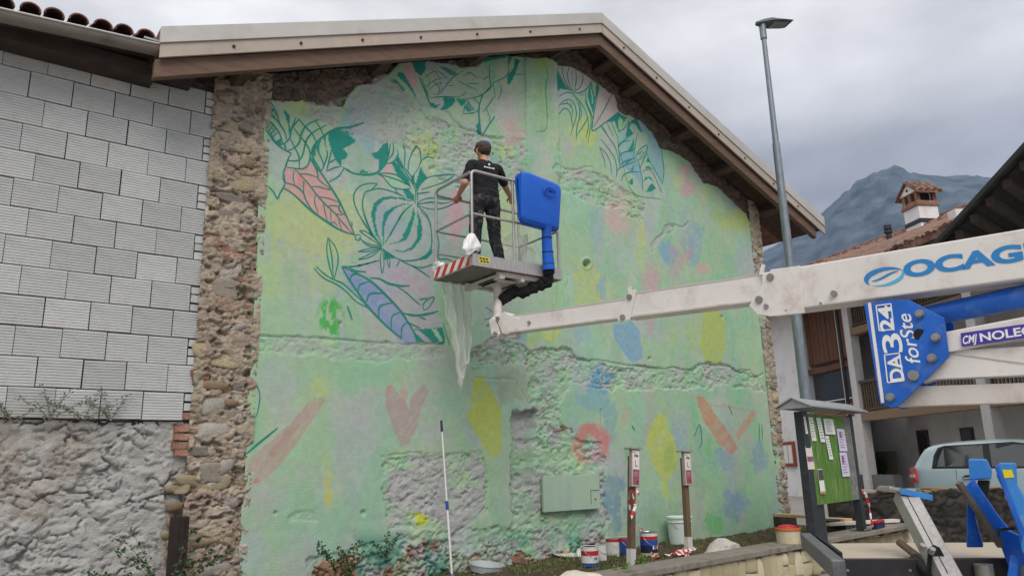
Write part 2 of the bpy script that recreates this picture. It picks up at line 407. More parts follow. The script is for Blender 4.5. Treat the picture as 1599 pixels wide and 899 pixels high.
zone([(592, 714), (640, 708), (700, 712), (748, 706), (760, 740), (757, 800), (720, 830), (600, 826)], -.016, .05)
zone([(480, 870), (560, 850), (620, 838), (700, 826), (797, 824), (797, 899), (700, 930), (470, 960)], -.024, .065)
zone([(450, 802), (490, 795), (496, 812), (448, 812)], -.012, .02)
h = h-.12*inpoly(UF, VF, [(797, 643), (838, 640), (832, 676), (828, 760), (800, 768)])
h = h+.03*inpoly(U, V, [(817, 80), (866, 80), (872, 268), (868, 430), (860, 545), (834, 545), (820, 300)])*(1-.6*sst(270, 330, V))
# the plaster layers end in ragged steps and cracks
def crack(line, wd=1.6, dep=.016, rag=7):
    wd, dep = wd*.62, dep*.75
    global h
    d = polydist(U+rag*w1*1.4, V+rag*w2*1.4, line); h = h-dep*(1-sst(wd*.4, wd*1.5, d))
crack([(600, 130), (645, 152), (655, 165), (690, 172), (715, 200), (760, 214), (785, 217)], 3, .035)
crack([(655, 175), (675, 192), (690, 190)], 2, .03)
crack([(384, 523), (470, 527), (560, 533), (640, 538), (690, 538)], 1.8, .026, 4)
crack([(868, 230), (876, 262), (905, 264), (925, 262)], 1.6, .022); crack([(910, 280), (935, 300), (985, 320)], 1.8, .025)
crack([(860, 545), (884, 548), (885, 555), (905, 560), (950, 566), (1010, 574), (1080, 578), (1095, 570), (1140, 574), (1170, 590), (1190, 585)], 2.2, .03, 6)
crack([(884, 430), (886, 470), (882, 500), (890, 545)], 1.6, .02); crack([(862, 440), (862, 545)], 1.2, .016, 2)
crack([(937, 640), (941, 720), (943, 800), (945, 855)], 1.8, .03, 2)
crack([(592, 712), (640, 706), (700, 710), (748, 704), (760, 740), (758, 790)], 1.7, .02, 6)
crack([(950, 190), (1010, 330), (1024, 400)], .6, .004, 3)
crack([(797, 640), (796, 760), (800, 860)], 1.6, .02, 4)
crack([(900, 250), (870, 400)], .7, .006); crack([(740, 590), (800, 592), (828, 640)], 1.4, .014, 4)
hole = np.hypot(U-914, V-412); h = h-.12*(1-sst(4, 6.5, hole))+.012*(1-sst(8, 11, hole))*sst(5, 7, hole)
for hx, hy, hr in ((1125, 495, 2), (565, 800, 4), (428, 800, 2.5), (1012, 560, 2.5), (822, 720, 3), (530, 505, 2.4), (760, 510, 2)):
    h = h-.03*(1-sst(hr*.6, hr*1.4, np.hypot(U-hx, V-hy)))
for hx, hy, rx, ry in ((850, 420, 14, 10), (740, 560, 18, 12), (830, 605, 10, 14), (865, 590, 8, 18), (690, 850, 30, 9), (835, 690, 9, 7), (812, 745, 7, 6), (878, 806, 12, 6), (920, 812, 9, 5)):
    h = h-.03*(1-sst(.5, 1.1, np.hypot((UW-hx)/rx, (VW-hy)/ry)))

# ---- the paint: base wash, then the painters' patches
def grid3(c): return np.broadcast_to(c, GX.shape+(3,)).copy()
P_ = grid3(C(150, 186, 144))
def mixc(mask, col):
    global P_
    mask = np.clip(mask, 0, 1)[..., None]; P_ = P_*(1-mask)+np.asarray(col)*mask
strk = fbm(GX*9, GZ*1.8, 71, 4)               # upright brush work
cl1 = fbm(GX*.95, GZ*.75, 73, 4); cl2 = fbm(GX*1.25, GZ*1.0, 79, 4); cl3 = fbm(GX*1.05, GZ*.8, 83, 4)
mixc(sst(.50, .62, cl1+.14*(strk-.5))*.9, C(167, 178, 172)); mixc(sst(.55, .63, cl2+.16*(strk-.5))*.75, C(132, 186, 144))
mixc(sst(.60, .70, cl3+.1*(strk-.5))*.7, C(160, 192, 140)); mixc(sst(.5, .9, strk)*.12, C(190, 198, 188))
mixc(sst(.62, .72, fbm(GX*2.1, GZ*1.2, 91, 3))*.5, C(150, 196, 165))
def dab(cx, cz, rx, rz, col, a, lean):
    i0, i1 = np.searchsorted(xs, (cx-rx*1.5-rz*abs(lean), cx+rx*1.5+rz*abs(lean))); j0, j1 = np.searchsorted(zs, (cz-rz*1.5, cz+rz*1.5)); sl = (slice(j0, j1), slice(i0, i1))
    if i1-i0 < 2 or j1-j0 < 2: return
    x, z = GX[sl]-cx, GZ[sl]-cz; x = x-z*lean; e = np.hypot(x/rx, z/rz)+.6*(bris[sl]-.5)+1.1*w1[sl]
    m = ((1-sst(.72, 1.02, e))*a*(.7+.5*bris[sl]))[..., None]; P_[sl] = P_[sl]*(1-m)+C(*col)*m
bris = fbm(GX*24, GZ*2.6, 75, 2)               # bristle marks
_pal = [(168, 174, 166), (140, 184, 142), (162, 174, 170), (150, 190, 150), (172, 188, 138), (166, 170, 168), (132, 178, 144), (176, 182, 168), (156, 184, 154), (150, 172, 170)]
for _i in range(330):
    _x, _z = random.uniform(2.8, 13), random.uniform(.3, 8.2); _w = random.uniform(.07, .30)
    dab(_x, _z, _w, _w*random.uniform(1.2, 3.2), _pal[random.randrange(len(_pal))], random.uniform(.3, .7), random.uniform(-.35, .35))
lum_ = (P_@np.array([.3, .6, .1]))[..., None]; P_ = lum_+(P_-lum_)*.84
def soft(cx, cy, rx, ry, col, a=1., ang=0., edge=.20, rag=1.3):
    """dabbed or rolled patch with a brushy edge"""
    t = math.radians(ang); kk_ = min(24, 6+.8*min(rx, ry)); du, dv = U+kk_*w1*rag-cx, V+kk_*w2*rag-cy
    e = np.hypot((du*math.cos(t)+dv*math.sin(t))/rx, (-du*math.sin(t)+dv*math.cos(t))/ry)
    mixc((1-sst(1-edge*1.5, 1+edge*.45, e+.5*(strk-.5)+.45*(bris-.5)+.3*fineN))*a*.84*(.56+.75*bris), C(*col))
def flat(poly, col, a=1., rag=.15, dry=0.):
    if dry: a = a*.9
    m = inpoly(U+10*w1*rag, V+10*w2*rag, poly).astype(float)
    if dry: m = m*(1-dry*sst(.45, .75, fbm(U/3.2+V/5, V/18+U/40, 61, 3)))
    mixc(m*a, C(*col))
YL, PK, BL, LV, RD, GN, OL = (184, 192, 84), (200, 150, 158), (118, 160, 186), (160, 160, 176), (196, 124, 118), (84, 176, 96), (160, 178, 92)
for a in [
 (500, 345, 95, 60, (176, 190, 112), .8), (455, 430, 70, 50, (166, 192, 120), .7), (460, 440, 30, 60, (160, 172, 168), .6), (440, 250, 40, 40, (166, 182, 174), .8),
 (480, 165, 40, 14, (176, 190, 104), .8), (560, 185, 30, 34, BL, .75), (570, 220, 20, 20, (130, 170, 190), .6), (583, 150, 12, 18, PK, .6), (590, 160, 40, 25, (140, 196, 160), .6),
 (675, 234, 15, 13, YL, .95), (655, 226, 22, 16, (176, 188, 130), .8), (640, 225, 24, 18, (176, 188, 160), .5), (792, 240, 14, 11, YL, .9), (800, 205, 16, 30, PK, .7), (785, 175, 22, 30, (184, 170, 176), .6),
 (770, 255, 18, 12, BL, .4), (712, 340, 14, 44, PK, .85), (700, 320, 10, 20, PK, .5), (640, 395, 50, 50, (160, 166, 178), .5), (600, 345, 34, 30, (146, 164, 186), .55), (565, 340, 22, 40, (176, 190, 168), .5),
 (845, 130, 22, 60, (128, 168, 110), .6), (842, 95, 20, 18, (160, 178, 72), .7), (840, 180, 22, 40, (134, 172, 128), .6), (780, 340, 26, 70, (176, 192, 130), .7), (745, 430, 40, 60, (150, 184, 160), .5),
 (965, 335, 26, 34, (198, 168, 160), .6), (960, 340, 8, 30, PK, .5), (1068, 282, 14, 26, PK, .8), (1055, 285, 8, 14, (184, 190, 130), .6), (1095, 305, 8, 14, YL, .5), (930, 350, 12, 40, BL, .45), (906, 200, 20, 26, (176, 192, 110), .8, 20),
 (918, 215, 9, 22, YL, .75, -25), (1000, 385, 10, 44, YL, .65), (1155, 345, 34, 18, (176, 188, 92), .8), (1120, 335, 20, 10, OL, .5), (1043, 392, 16, 20, BL, .85), (1083, 384, 18, 34, BL, .6), (1052, 405, 10, 34, (176, 150, 160), .6),
 (1016, 436, 16, 34, PK, .7), (1010, 400, 18, 30, (150, 186, 150), .5), (1095, 418, 9, 12, PK, .7), (1068, 405, 7, 22, RD, .4, 20), (915, 442, 24, 44, (176, 190, 110), .75), (937, 446, 9, 24, BL, .6), (872, 470, 12, 60, (146, 190, 140), .6),
 (812, 526, 13, 10, BL, .9), (858, 524, 13, 14, YL, .9), (1110, 480, 40, 30, (166, 186, 150), .5), (1160, 400, 20, 24, (150, 176, 180), .5), (1165, 440, 22, 30, (166, 180, 170), .6), (1165, 398, 5, 10, PK, .6),
 (1013, 500, 6, 22, PK, .8), (1050, 520, 9, 30, (168, 186, 120), .5), (1160, 520, 12, 50, (140, 192, 150), .6), (905, 520, 18, 24, (140, 168, 190), .6), (1080, 520, 24, 30, (164, 184, 110), .65),
 (1150, 620, 10, 24, (120, 190, 140), .6), (890, 640, 24, 40, (140, 186, 150), .6), (935, 592, 20, 24, (96, 146, 186), .95), (925, 628, 26, 22, (124, 166, 176), .85), (950, 660, 13, 40, (124, 164, 170), .8), (895, 668, 14, 22, (150, 172, 180), .6),
 (976, 650, 9, 14, (190, 150, 130), .6), (1010, 640, 14, 44, (166, 172, 156), .6), (990, 640, 14, 60, (138, 192, 150), .6), (1060, 680, 13, 34, (140, 166, 182), .6), (1080, 650, 8, 22, (110, 186, 130), .6),
 (956, 770, 18, 36, (118, 150, 166), .95), (958, 806, 18, 34, (112, 146, 160), .85), (1185, 712, 14, 26, (122, 154, 172), .85), (1146, 788, 22, 24, (120, 152, 172), .95), (1110, 815, 14, 24, (92, 180, 100), .9, -30), (1130, 718, 22, 18, (128, 156, 176), .7),
 (1100, 720, 14, 40, (134, 186, 150), .6), (1105, 700, 6, 16, (110, 186, 110), .6), (1035, 805, 34, 30, (136, 172, 138), .7), (1160, 730, 14, 60, (140, 180, 140), .4), (975, 712, 5, 14, (90, 180, 100), .7),
 (512, 745, 9, 16, YL, .9), (509, 768, 8, 18, (190, 186, 70), .8), (512, 720, 9, 14, (168, 190, 110), .7), (655, 810, 14, 11, (190, 196, 70), .95), (480, 620, 40, 28, (166, 186, 136), .6), (500, 600, 20, 18, (172, 190, 110), .6),
 (430, 600, 44, 40, (164, 174, 172), .7), (440, 820, 60, 40, (146, 186, 152), .6), (395, 870, 24, 40, (168, 176, 184), .6), (560, 640, 60, 40, (170, 174, 172), .65), (590, 560, 60, 20, (140, 190, 152), .6), (405, 700, 16, 40, (150, 184, 150), .5),
 (470, 650, 30, 20, (176, 166, 168), .5), (700, 620, 30, 40, (140, 178, 156), .6), (670, 560, 20, 24, (166, 168, 166), .7), (795, 604, 30, 30, (154, 166, 140), .9), (795, 568, 28, 14, (178, 180, 172), .8), (600, 660, 24, 44, (150, 184, 160), .6),
 (550, 720, 40, 70, (146, 186, 156), .4), (1020, 720, 50, 30, (166, 184, 150), .5), (790, 560, 22, 14, (110, 180, 110), .6), (748, 560, 26, 18, (96, 172, 110), .8), (830, 525, 16, 14, (150, 186, 112), .7), (800, 500, 20, 10, (166, 190, 110), .6),
 ]:
    soft(*a)
# rolled and brushed shapes with clear edges
flat([(736, 590), (752, 586), (768, 620), (781, 640), (780, 700), (772, 714), (760, 706), (738, 672), (724, 646), (734, 636)], (176, 186, 62), .95, .6, .3)
flat([(490, 618), (508, 624), (470, 680), (440, 724), (405, 752), (392, 756), (398, 736), (384, 736), (386, 716), (420, 690), (452, 660)], (176, 148, 138), .85, .5, .4)
soft(398, 752, 7, 5, (190, 120, 122), .8); soft(440, 690, 44, 6, (166, 128, 122), .55, -48)
flat([(598, 604), (612, 600), (636, 640), (640, 620), (660, 600), (666, 610), (650, 660), (640, 690), (624, 696), (612, 668), (600, 632)], (172, 146, 142), .85, .6, .5)
soft(628, 618, 5, 14, (196, 130, 130), .6); soft(605, 608, 7, 6, (190, 136, 134), .7)
flat([(1028, 644), (1036, 650), (1050, 690), (1058, 712), (1048, 740), (1040, 750), (1042, 778), (1034, 776), (1030, 748), (1018, 730), (1008, 700), (1010, 670)], (182, 192, 76), .9, .6, .35)
soft(1040, 712, 12, 30, (150, 176, 96), .8)
flat([(1097, 486), (1118, 484), (1130, 500), (1130, 540), (1124, 570), (1100, 568), (1090, 540)], (168, 182, 84), .9, .5, .15)
flat([(955, 505), (985, 502), (998, 520), (1000, 560), (985, 566), (970, 550), (958, 530)], (116, 158, 190), .9, .6, .35)
flat([(1084, 620), (1096, 620), (1110, 640), (1136, 672), (1150, 700), (1140, 710), (1118, 690), (1096, 656)], (192, 128, 108), .85, .5, .45)
flat([(1146, 676), (1172, 640), (1180, 646), (1160, 676), (1148, 690)], (186, 142, 116), .8, .5, .5); soft(1136, 636, 34, 3, (190, 140, 120), .6, 8)
e_ = np.hypot((UF-921)/27, (VF-692)/33)
mixc((sst(.28, .42, e_)*(1-sst(.95, 1.08, e_)))*(.85-.5*sst(.5, .7, fbm(U/6, V/6, 97, 3))), C(196, 116, 112)); soft(946, 690, 6, 26, (192, 128, 122), .7)
for gx, gy, gr in ((515, 490, 26), (508, 500, 18), (520, 512, 14)):
    mixc((1-sst(gr*.5, gr, np.hypot(U-gx, (V-gy)*.8)))*sst(.48, .6, fbm(U/5, V/12, 101, 3)), C(78, 170, 84))
soft(524, 530, 5, 26, (110, 186, 110), .6); soft(450, 430, 9, 28, (120, 186, 110), .35)
for bx_, by_ in ((948, 762), (955, 775), (968, 772), (952, 790), (965, 800), (950, 805)): soft(bx_, by_, 4, 3, (160, 178, 182), .6)
# ---- the drawing: leaves, gourds and stems in teal. Each field is measured in an enlarged view of the wall (origin, scale)
TEAL = (34, 136, 122); TEAL2 = (44, 112, 116)
A1 = (400, 150, 7.494); A2_ = (400, 250, 7.494); A3 = (540, 220, 5.995); A4 = (540, 330, 5.995); A5 = (480, 390, 5.618)
A6 = (590, 80, 5.617); A7 = (855, 90, 6.42); A8 = (920, 170, 6.42); A9 = (370, 300, 2.9975)
def T(fr, pts): return [(fr[0]+x/fr[2], fr[1]+y/fr[2]) for x, y in pts]
LINES = []
def ln(fr, w, *polys):
    for p in polys: LINES.append((T(fr, p), w))
def fl(fr, col, *polys, a=1., rag=0., dry=0.):
    for p in polys: flat(T(fr, p), col, a, rag, dry)
# washes of colour inside the drawn shapes
fl(A2_, (206, 150, 152), [(330, 100), (500, 110), (590, 50), (620, 0), (690, 90), (760, 190), (860, 360), (960, 500), (1060, 700), (1140, 885), (980, 830), (740, 680), (540, 520), (305, 335), (320, 280), (315, 180)], a=.95, dry=.25)
soft(482, 300, 14, 8, (196, 104, 110), .5, 45, .9); soft(470, 285, 8, 12, (196, 110, 112), .5)
fl(A5, (168, 164, 174), [(400, 150), (640, 95), (1080, 150), (1130, 540), (1180, 680), (960, 700), (780, 510), (540, 275)], a=.85, rag=.3, dry=.2)
soft(620, 430, 18, 12, (176, 158, 172), .6); soft(650, 450, 20, 18, (178, 156, 164), .6); soft(595, 455, 20, 10, (150, 166, 186), .5)
fl(A5, (132, 150, 184), [(290, 150), (420, 210), (540, 275), (660, 385), (780, 510), (860, 620), (960, 810), (880, 850), (740, 740), (620, 620), (510, 500), (340, 250)], a=.95, dry=.2)
soft(560, 452, 40, 10, (112, 136, 188), .5, 42); soft(610, 510, 30, 9, (116, 134, 180), .5, 46)
fl(A8, (128, 166, 178), [(480, 100), (600, 160), (690, 330), (715, 400), (735, 620), (720, 760), (620, 560), (560, 430), (580, 270), (520, 240)], a=.85, dry=.2)
fl(A8, (116, 160, 184), [(290, 450), (430, 430), (480, 520), (510, 640), (520, 820), (460, 700), (300, 560)], a=.8, dry=.2)
fl(A8, (132, 176, 178), [(285, 240), (430, 250), (430, 430), (290, 470)], a=.6)
fl(A7, (188, 164, 166), [(505, 300), (560, 280), (630, 320), (680, 400), (700, 550), (560, 660), (435, 740), (450, 580), (480, 420)], a=.9, dry=.15)
fl(A7, (186, 176, 176), [(80, 110), (240, 80), (340, 130), (425, 240), (370, 330), (300, 365), (230, 355), (150, 270)], a=.8)
fl(A6, (200, 156, 164), [(215, 90), (270, 120), (330, 240), (330, 330), (290, 330), (220, 200)], a=.8)
fl(A3, (204, 156, 164), [(350, 240), (420, 220), (440, 320), (400, 360), (300, 430), (330, 330)], a=.7, rag=.3, dry=.3)
fl(A3, (150, 196, 156), [(300, 315), (470, 335), (590, 430), (450, 450), (400, 420)], [(655, 480), (655, 600), (640, 600), (620, 430), (520, 270), (450, 190)], a=.7)
fl(A1, (158, 186, 176), [(825, 480), (1160, 530), (1120, 900), (830, 700)], a=.3, rag=.6)
# solid teal shapes
fl(A1, TEAL, [(225, 540), (275, 500), (292, 560), (260, 600), (215, 560)], [(305, 170), (345, 190), (385, 240), (380, 310), (370, 350), (340, 280)],
   [(630, 700), (660, 610), (745, 520), (740, 560), (690, 630), (670, 740)], [(740, 530), (700, 570), (710, 660), (730, 700), (735, 620)], [(770, 480), (805, 465), (800, 560), (815, 640), (790, 580)],
   [(830, 440), (970, 385), (1070, 420), (1110, 500), (1160, 530), (1140, 555), (1090, 590), (1060, 600), (1000, 630), (1040, 660), (1060, 695), (1040, 740), (985, 760), (990, 830), (960, 820), (910, 750), (870, 650), (840, 560), (825, 480)])
fl(A3, TEAL, [(340, 25), (380, 30), (380, 120), (360, 220), (300, 285), (300, 250), (300, 190), (260, 170), (225, 130), (280, 110), (320, 70)], [(115, 310), (140, 275), (190, 295), (190, 315)],
   [(415, 215), (445, 200), (520, 290), (580, 370), (600, 440), (540, 400), (470, 330)], [(470, 130), (530, 240), (530, 280), (450, 190)],
   [(690, 240), (720, 310), (750, 350), (690, 400), (655, 480), (640, 420), (665, 330)], [(600, 350), (635, 320), (625, 430), (600, 380)], [(520, 460), (580, 460), (630, 520), (635, 580), (560, 540)],
   [(620, 580), (540, 545), (420, 525), (330, 535), (250, 590), (225, 690), (245, 800), (270, 899), (285, 899), (268, 800), (265, 700), (285, 620), (340, 565), (420, 548), (540, 560)],
   [(620, 590), (520, 595), (420, 630), (350, 700), (330, 790), (330, 899), (345, 899), (355, 790), (390, 700), (450, 640), (530, 605)],
   [(630, 610), (610, 700), (560, 820), (515, 899), (575, 899), (610, 800), (635, 700)], [(655, 620), (665, 760), (655, 899), (705, 899), (690, 790), (665, 700)])
fl(A4, TEAL, [(225, 0), (250, 120), (280, 230), (325, 330), (335, 330), (290, 220), (268, 110), (270, 0)], [(340, 40), (330, 130), (335, 330), (345, 330), (345, 150), (360, 60), (420, 0), (370, 0)],
   [(615, 0), (600, 100), (560, 210), (480, 290), (360, 320), (470, 305), (560, 270), (600, 180), (625, 60)], [(660, 0), (665, 100), (660, 250), (600, 340), (520, 380), (350, 360), (520, 392), (620, 360), (690, 270), (705, 160), (690, 80)],
   [(790, 310), (770, 380), (690, 440), (640, 460), (740, 455), (800, 400)], [(340, 370), (450, 430), (440, 445), (340, 460)])
fl(A5, TEAL, [(930, 695), (1080, 695), (1170, 680), (1195, 760), (1190, 830), (1130, 820), (950, 815), (920, 720)])
fl(A5, (170, 164, 170), [(920, 710), (960, 705), (1090, 815), (1030, 820)]); fl(A5, (160, 196, 160), [(1080, 700), (1120, 695), (1180, 800), (1150, 810)])
fl(A6, TEAL, [(120, 260), (150, 260), (230, 350), (215, 360), (130, 290)], [(180, 190), (215, 200), (290, 330), (340, 440), (310, 400), (240, 300), (150, 220)], [(270, 60), (410, 70), (410, 170), (370, 230), (320, 190)],
   [(520, 140), (620, 160), (700, 210), (640, 225), (560, 170)], [(445, 450), (500, 480), (540, 470), (500, 500), (460, 490)], [(560, 415), (660, 415), (665, 450), (640, 490), (590, 520), (545, 520), (570, 470)],
   [(675, 425), (780, 425), (750, 475), (720, 490), (690, 450)], [(780, 430), (840, 520), (780, 545), (750, 500), (770, 470)], [(845, 660), (885, 625), (895, 740), (865, 720)],
   [(1125, 40), (1170, 50), (1140, 130)], [(1190, 75), (1235, 90), (1200, 190), (1170, 260), (1135, 310), (1120, 270), (1130, 220), (1180, 160)], [(890, 60), (1100, 30), (1120, 65), (920, 105)])
fl(A7, TEAL, [(70, 140), (110, 200), (160, 290), (220, 345), (160, 330), (120, 320), (95, 345), (75, 340)], [(425, 245), (440, 330), (470, 420), (445, 570), (420, 500), (390, 400), (400, 320)], [(480, 240), (505, 300), (480, 420), (465, 400)], [(700, 560), (720, 590), (690, 690), (650, 620), (620, 620)])
fl(A7, (140, 188, 152), [(412, 280), (422, 290), (446, 420), (440, 500)])
fl(A8, TEAL, [(280, 40), (330, 80), (370, 90), (330, 150), (280, 240), (260, 180), (240, 130), (180, 140), (150, 140)], [(380, 150), (460, 90), (520, 240), (490, 230), (450, 160), (410, 150), (390, 200), (430, 250), (400, 280), (350, 290)],
   [(430, 300), (440, 330), (430, 430), (370, 430), (410, 370)], [(350, 540), (430, 500), (400, 530), (340, 570)], [(400, 620), (440, 560), (420, 640)], [(570, 490), (600, 540), (560, 545)], [(540, 600), (575, 575), (630, 615), (580, 605)],
   [(530, 740), (550, 690), (600, 685), (700, 820), (715, 850), (640, 740), (580, 700)], [(560, 830), (590, 770), (620, 750), (660, 800), (610, 835), (530, 840)], [(380, 740), (420, 700), (430, 760), (400, 770)])
fl(A8, (150, 190, 140), [(290, 90), (330, 120), (310, 190), (280, 230), (275, 150)])
# lines (width in photograph pixels at the wall)
ln(A1, 1.3, [(160, 80), (230, 220), (260, 330), (320, 430), (345, 530)], [(105, 195), (200, 270), (240, 310), (275, 360)], [(105, 285), (160, 320), (220, 390), (265, 460), (290, 540), (300, 570)],
   [(270, 590), (330, 560), (370, 520), (385, 480), (400, 400), (430, 330), (450, 270)], [(370, 340), (380, 430), (385, 500)], [(385, 440), (420, 370), (490, 285)], [(490, 285), (560, 370), (640, 450), (690, 550)],
   [(425, 385), (500, 480), (570, 570), (610, 650), (620, 720), (600, 800), (560, 850), (500, 865), (345, 845)], [(385, 510), (430, 600), (480, 700), (490, 760), (490, 855)],
   [(345, 660), (430, 620), (490, 560), (510, 480), (550, 390), (620, 330), (725, 285)], [(360, 770), (480, 765), (530, 700), (560, 580), (600, 490), (680, 420), (815, 350)], [(685, 310), (740, 390), (770, 470)], [(315, 570), (340, 655)],
   [(400, 685), (365, 740), (330, 840), (315, 899)], [(620, 720), (680, 820), (710, 899)], [(640, 720), (750, 890)], [(690, 620), (740, 720), (775, 810), (770, 840)], [(810, 640), (820, 700), (790, 800), (750, 890)],
   [(870, 640), (850, 730), (810, 890)], [(845, 790), (915, 750)], [(820, 890), (900, 850), (990, 830)], [(1000, 840), (1080, 890)])
ln(A1, 1.8, [(95, 400), (150, 470), (210, 550), (270, 610), (330, 650), (400, 685)], [(630, 700), (650, 620), (700, 550), (780, 480), (860, 425), (970, 385), (1090, 370), (1250, 320)])
ln(A1, .8, [(125, 130), (160, 190), (200, 260)], [(150, 130), (225, 235)], [(120, 185), (165, 130)], [(160, 215), (205, 155)], [(200, 255), (230, 200)], [(105, 310), (150, 420), (190, 490)], [(130, 320), (180, 400), (215, 460)],
   [(165, 330), (240, 430)], [(100, 390), (150, 330)], [(125, 430), (190, 360)], [(155, 465), (215, 390)], [(185, 495), (240, 435)])
ln(A2_, 1.2, [(70, 280), (150, 340), (200, 400), (237, 465), (260, 410), (300, 340), (320, 290), (300, 220), (310, 140), (340, 60)], [(318, 180), (330, 270), (420, 300), (490, 345), (540, 400), (570, 480), (640, 590), (720, 660)],
   [(440, 120), (500, 180), (600, 290), (700, 420), (800, 530), (900, 620), (1000, 740), (1130, 885)], [(620, 0), (680, 100), (710, 190), (720, 240), (860, 350)], [(965, 500), (960, 590), (1020, 650)], [(1015, 110), (950, 200), (840, 265)], [(1010, 95), (1090, 150), (1250, 190)])
ln(A2_, 1.8, [(305, 335), (420, 410), (540, 520), (640, 610), (740, 680), (860, 760), (980, 830), (1140, 885)], [(640, 0), (690, 90), (760, 180), (830, 280), (900, 390), (960, 490), (1010, 590), (1060, 700), (1140, 885)])
ln(A2_, .9, [(430, 130), (420, 220), (440, 300)], [(545, 250), (540, 350), (550, 420)], [(680, 410), (670, 500), (715, 640)], [(770, 510), (800, 650), (820, 720)], [(860, 590), (860, 710)], [(950, 690), (970, 770), (1000, 840)],
   [(500, 170), (600, 180), (710, 215)], [(620, 330), (700, 320), (860, 360)], [(720, 440), (830, 455), (950, 500)], [(820, 550), (900, 540), (960, 560)], [(915, 635), (1000, 650)], [(840, 740), (900, 735), (940, 780)], [(1105, 720), (1110, 800)])
ln(A3, 1.7, [(0, 270), (60, 310), (170, 325), (270, 310), (340, 250), (375, 180), (380, 60), (375, 20)])
ln(A3, 1.1, [(375, 180), (390, 140), (405, 30)], [(385, 185), (430, 120), (430, 20)], [(360, 220), (420, 210), (475, 150), (470, 90)], [(430, 200), (520, 270), (590, 370), (640, 470), (640, 590)], [(450, 190), (540, 265), (610, 360), (655, 470), (660, 600)],
   [(570, 320), (575, 210), (610, 120), (660, 55), (690, 150), (680, 230), (650, 290), (600, 355)], [(525, 30), (540, 100), (535, 270)], [(690, 220), (700, 190), (750, 155), (820, 170)],
   [(655, 480), (690, 410), (760, 350), (860, 330), (1000, 320), (930, 380), (830, 420), (700, 460)], [(660, 500), (780, 485)], [(660, 600), (700, 560), (790, 540), (900, 550), (1015, 572), (940, 620), (850, 645), (760, 640), (660, 610)],
   [(660, 600), (780, 580), (900, 590), (980, 575)], [(285, 315), (370, 310), (470, 330), (550, 390), (600, 440)], [(285, 315), (340, 350), (400, 420), (450, 450), (530, 460), (600, 450)], [(300, 320), (480, 375), (590, 430)],
   [(285, 408), (200, 405), (110, 440), (65, 510), (70, 590), (110, 690), (170, 790), (230, 899)], [(285, 408), (220, 470), (170, 490), (145, 580), (155, 680), (190, 790), (240, 899)], [(215, 470), (300, 455), (400, 475), (540, 530)], [(450, 450), (465, 490), (540, 530)],
   [(610, 600), (520, 680), (450, 800), (400, 899)], [(655, 610), (740, 690), (790, 800)])
ln(A4, 1.2, [(95, 0), (150, 100), (210, 190), (320, 330)], [(155, 0), (190, 110), (240, 220), (320, 330)], [(540, 0), (450, 140), (355, 300)], [(690, 0), (760, 80), (790, 200), (790, 330), (740, 420), (640, 460), (500, 460), (350, 370)],
   [(0, 520), (100, 515), (300, 465)], [(480, 455), (600, 510), (700, 530), (800, 500)], [(490, 470), (460, 525)], [(600, 510), (700, 570), (780, 625)], [(0, 520), (80, 560), (180, 572)], [(830, 170), (860, 300), (855, 440), (930, 450), (990, 470)])
ln(A4, .9, [(330, 335), (230, 270), (120, 190), (200, 210), (330, 335)], [(105, 250), (200, 310), (325, 330)], [(125, 265), (200, 330), (320, 340)], [(325, 345), (200, 380), (110, 380), (230, 350), (325, 345)], [(325, 350), (220, 430), (110, 455), (200, 410), (325, 350)],
   [(325, 350), (310, 450), (325, 580), (345, 500), (330, 360)], [(335, 355), (370, 450), (393, 530), (395, 450), (340, 355)], [(130, 250), (122, 269), (103, 277), (84, 269), (76, 250), (84, 231), (103, 223), (122, 231), (130, 250)])
ln(A5, 1.9, [(290, 150), (340, 240), (420, 360), (510, 490), (620, 610), (740, 720), (820, 780)], [(290, 150), (420, 210), (540, 275), (660, 385), (780, 510), (860, 620), (920, 720), (960, 810)], [(540, 250), (620, 260), (700, 300), (800, 320), (885, 320)], [(830, 560), (930, 578), (1050, 565), (1135, 540)])
ln(A5, 1.2, [(290, 150), (400, 150), (630, 95)], [(365, 265), (380, 225), (435, 215)], [(435, 360), (450, 310), (540, 280)], [(505, 460), (540, 390), (655, 385)], [(615, 600), (625, 500), (740, 465)], [(725, 700), (730, 590), (800, 550)], [(810, 770), (820, 680), (865, 635)],
   [(45, 165), (130, 250), (250, 310), (330, 370), (420, 460), (540, 520)], [(65, 150), (150, 225), (230, 270), (300, 300), (400, 390), (500, 480)], [(770, 325), (850, 375), (920, 440), (980, 490)], [(970, 590), (1030, 615)],
   [(1010, 535), (1000, 490), (1040, 440), (1100, 420), (1060, 500), (1010, 535)], [(970, 440), (1040, 425)], [(870, 640), (980, 690)])
ln(A9, 1.2, [(420, 215), (415, 270), (425, 340), (445, 410)], [(420, 215), (455, 260), (468, 320), (450, 410)], [(425, 225), (440, 320), (445, 400)])
ln(A6, 1.7, [(350, 240), (400, 350), (450, 470), (510, 500)], [(910, 390), (880, 480), (875, 560), (885, 650), (895, 740)], [(1015, 580), (960, 660), (910, 740)])
ln(A6, 1.0, [(370, 240), (440, 410)], [(520, 395), (580, 320), (650, 240), (740, 180)], [(440, 420), (560, 410), (690, 412)], [(690, 420), (770, 370)], [(770, 425), (860, 410), (950, 360), (1000, 300)], [(740, 560), (840, 545), (870, 515)], [(740, 560), (750, 480)], [(830, 420), (880, 475)],
   [(910, 545), (960, 480), (1010, 410)], [(940, 510), (970, 590), (965, 650)], [(910, 390), (1000, 300)], [(965, 130), (970, 240), (980, 330)], [(1130, 90), (1130, 210), (1040, 270), (980, 290)], [(1180, 210), (1275, 213)], [(1060, 290), (1070, 370), (1040, 440)])
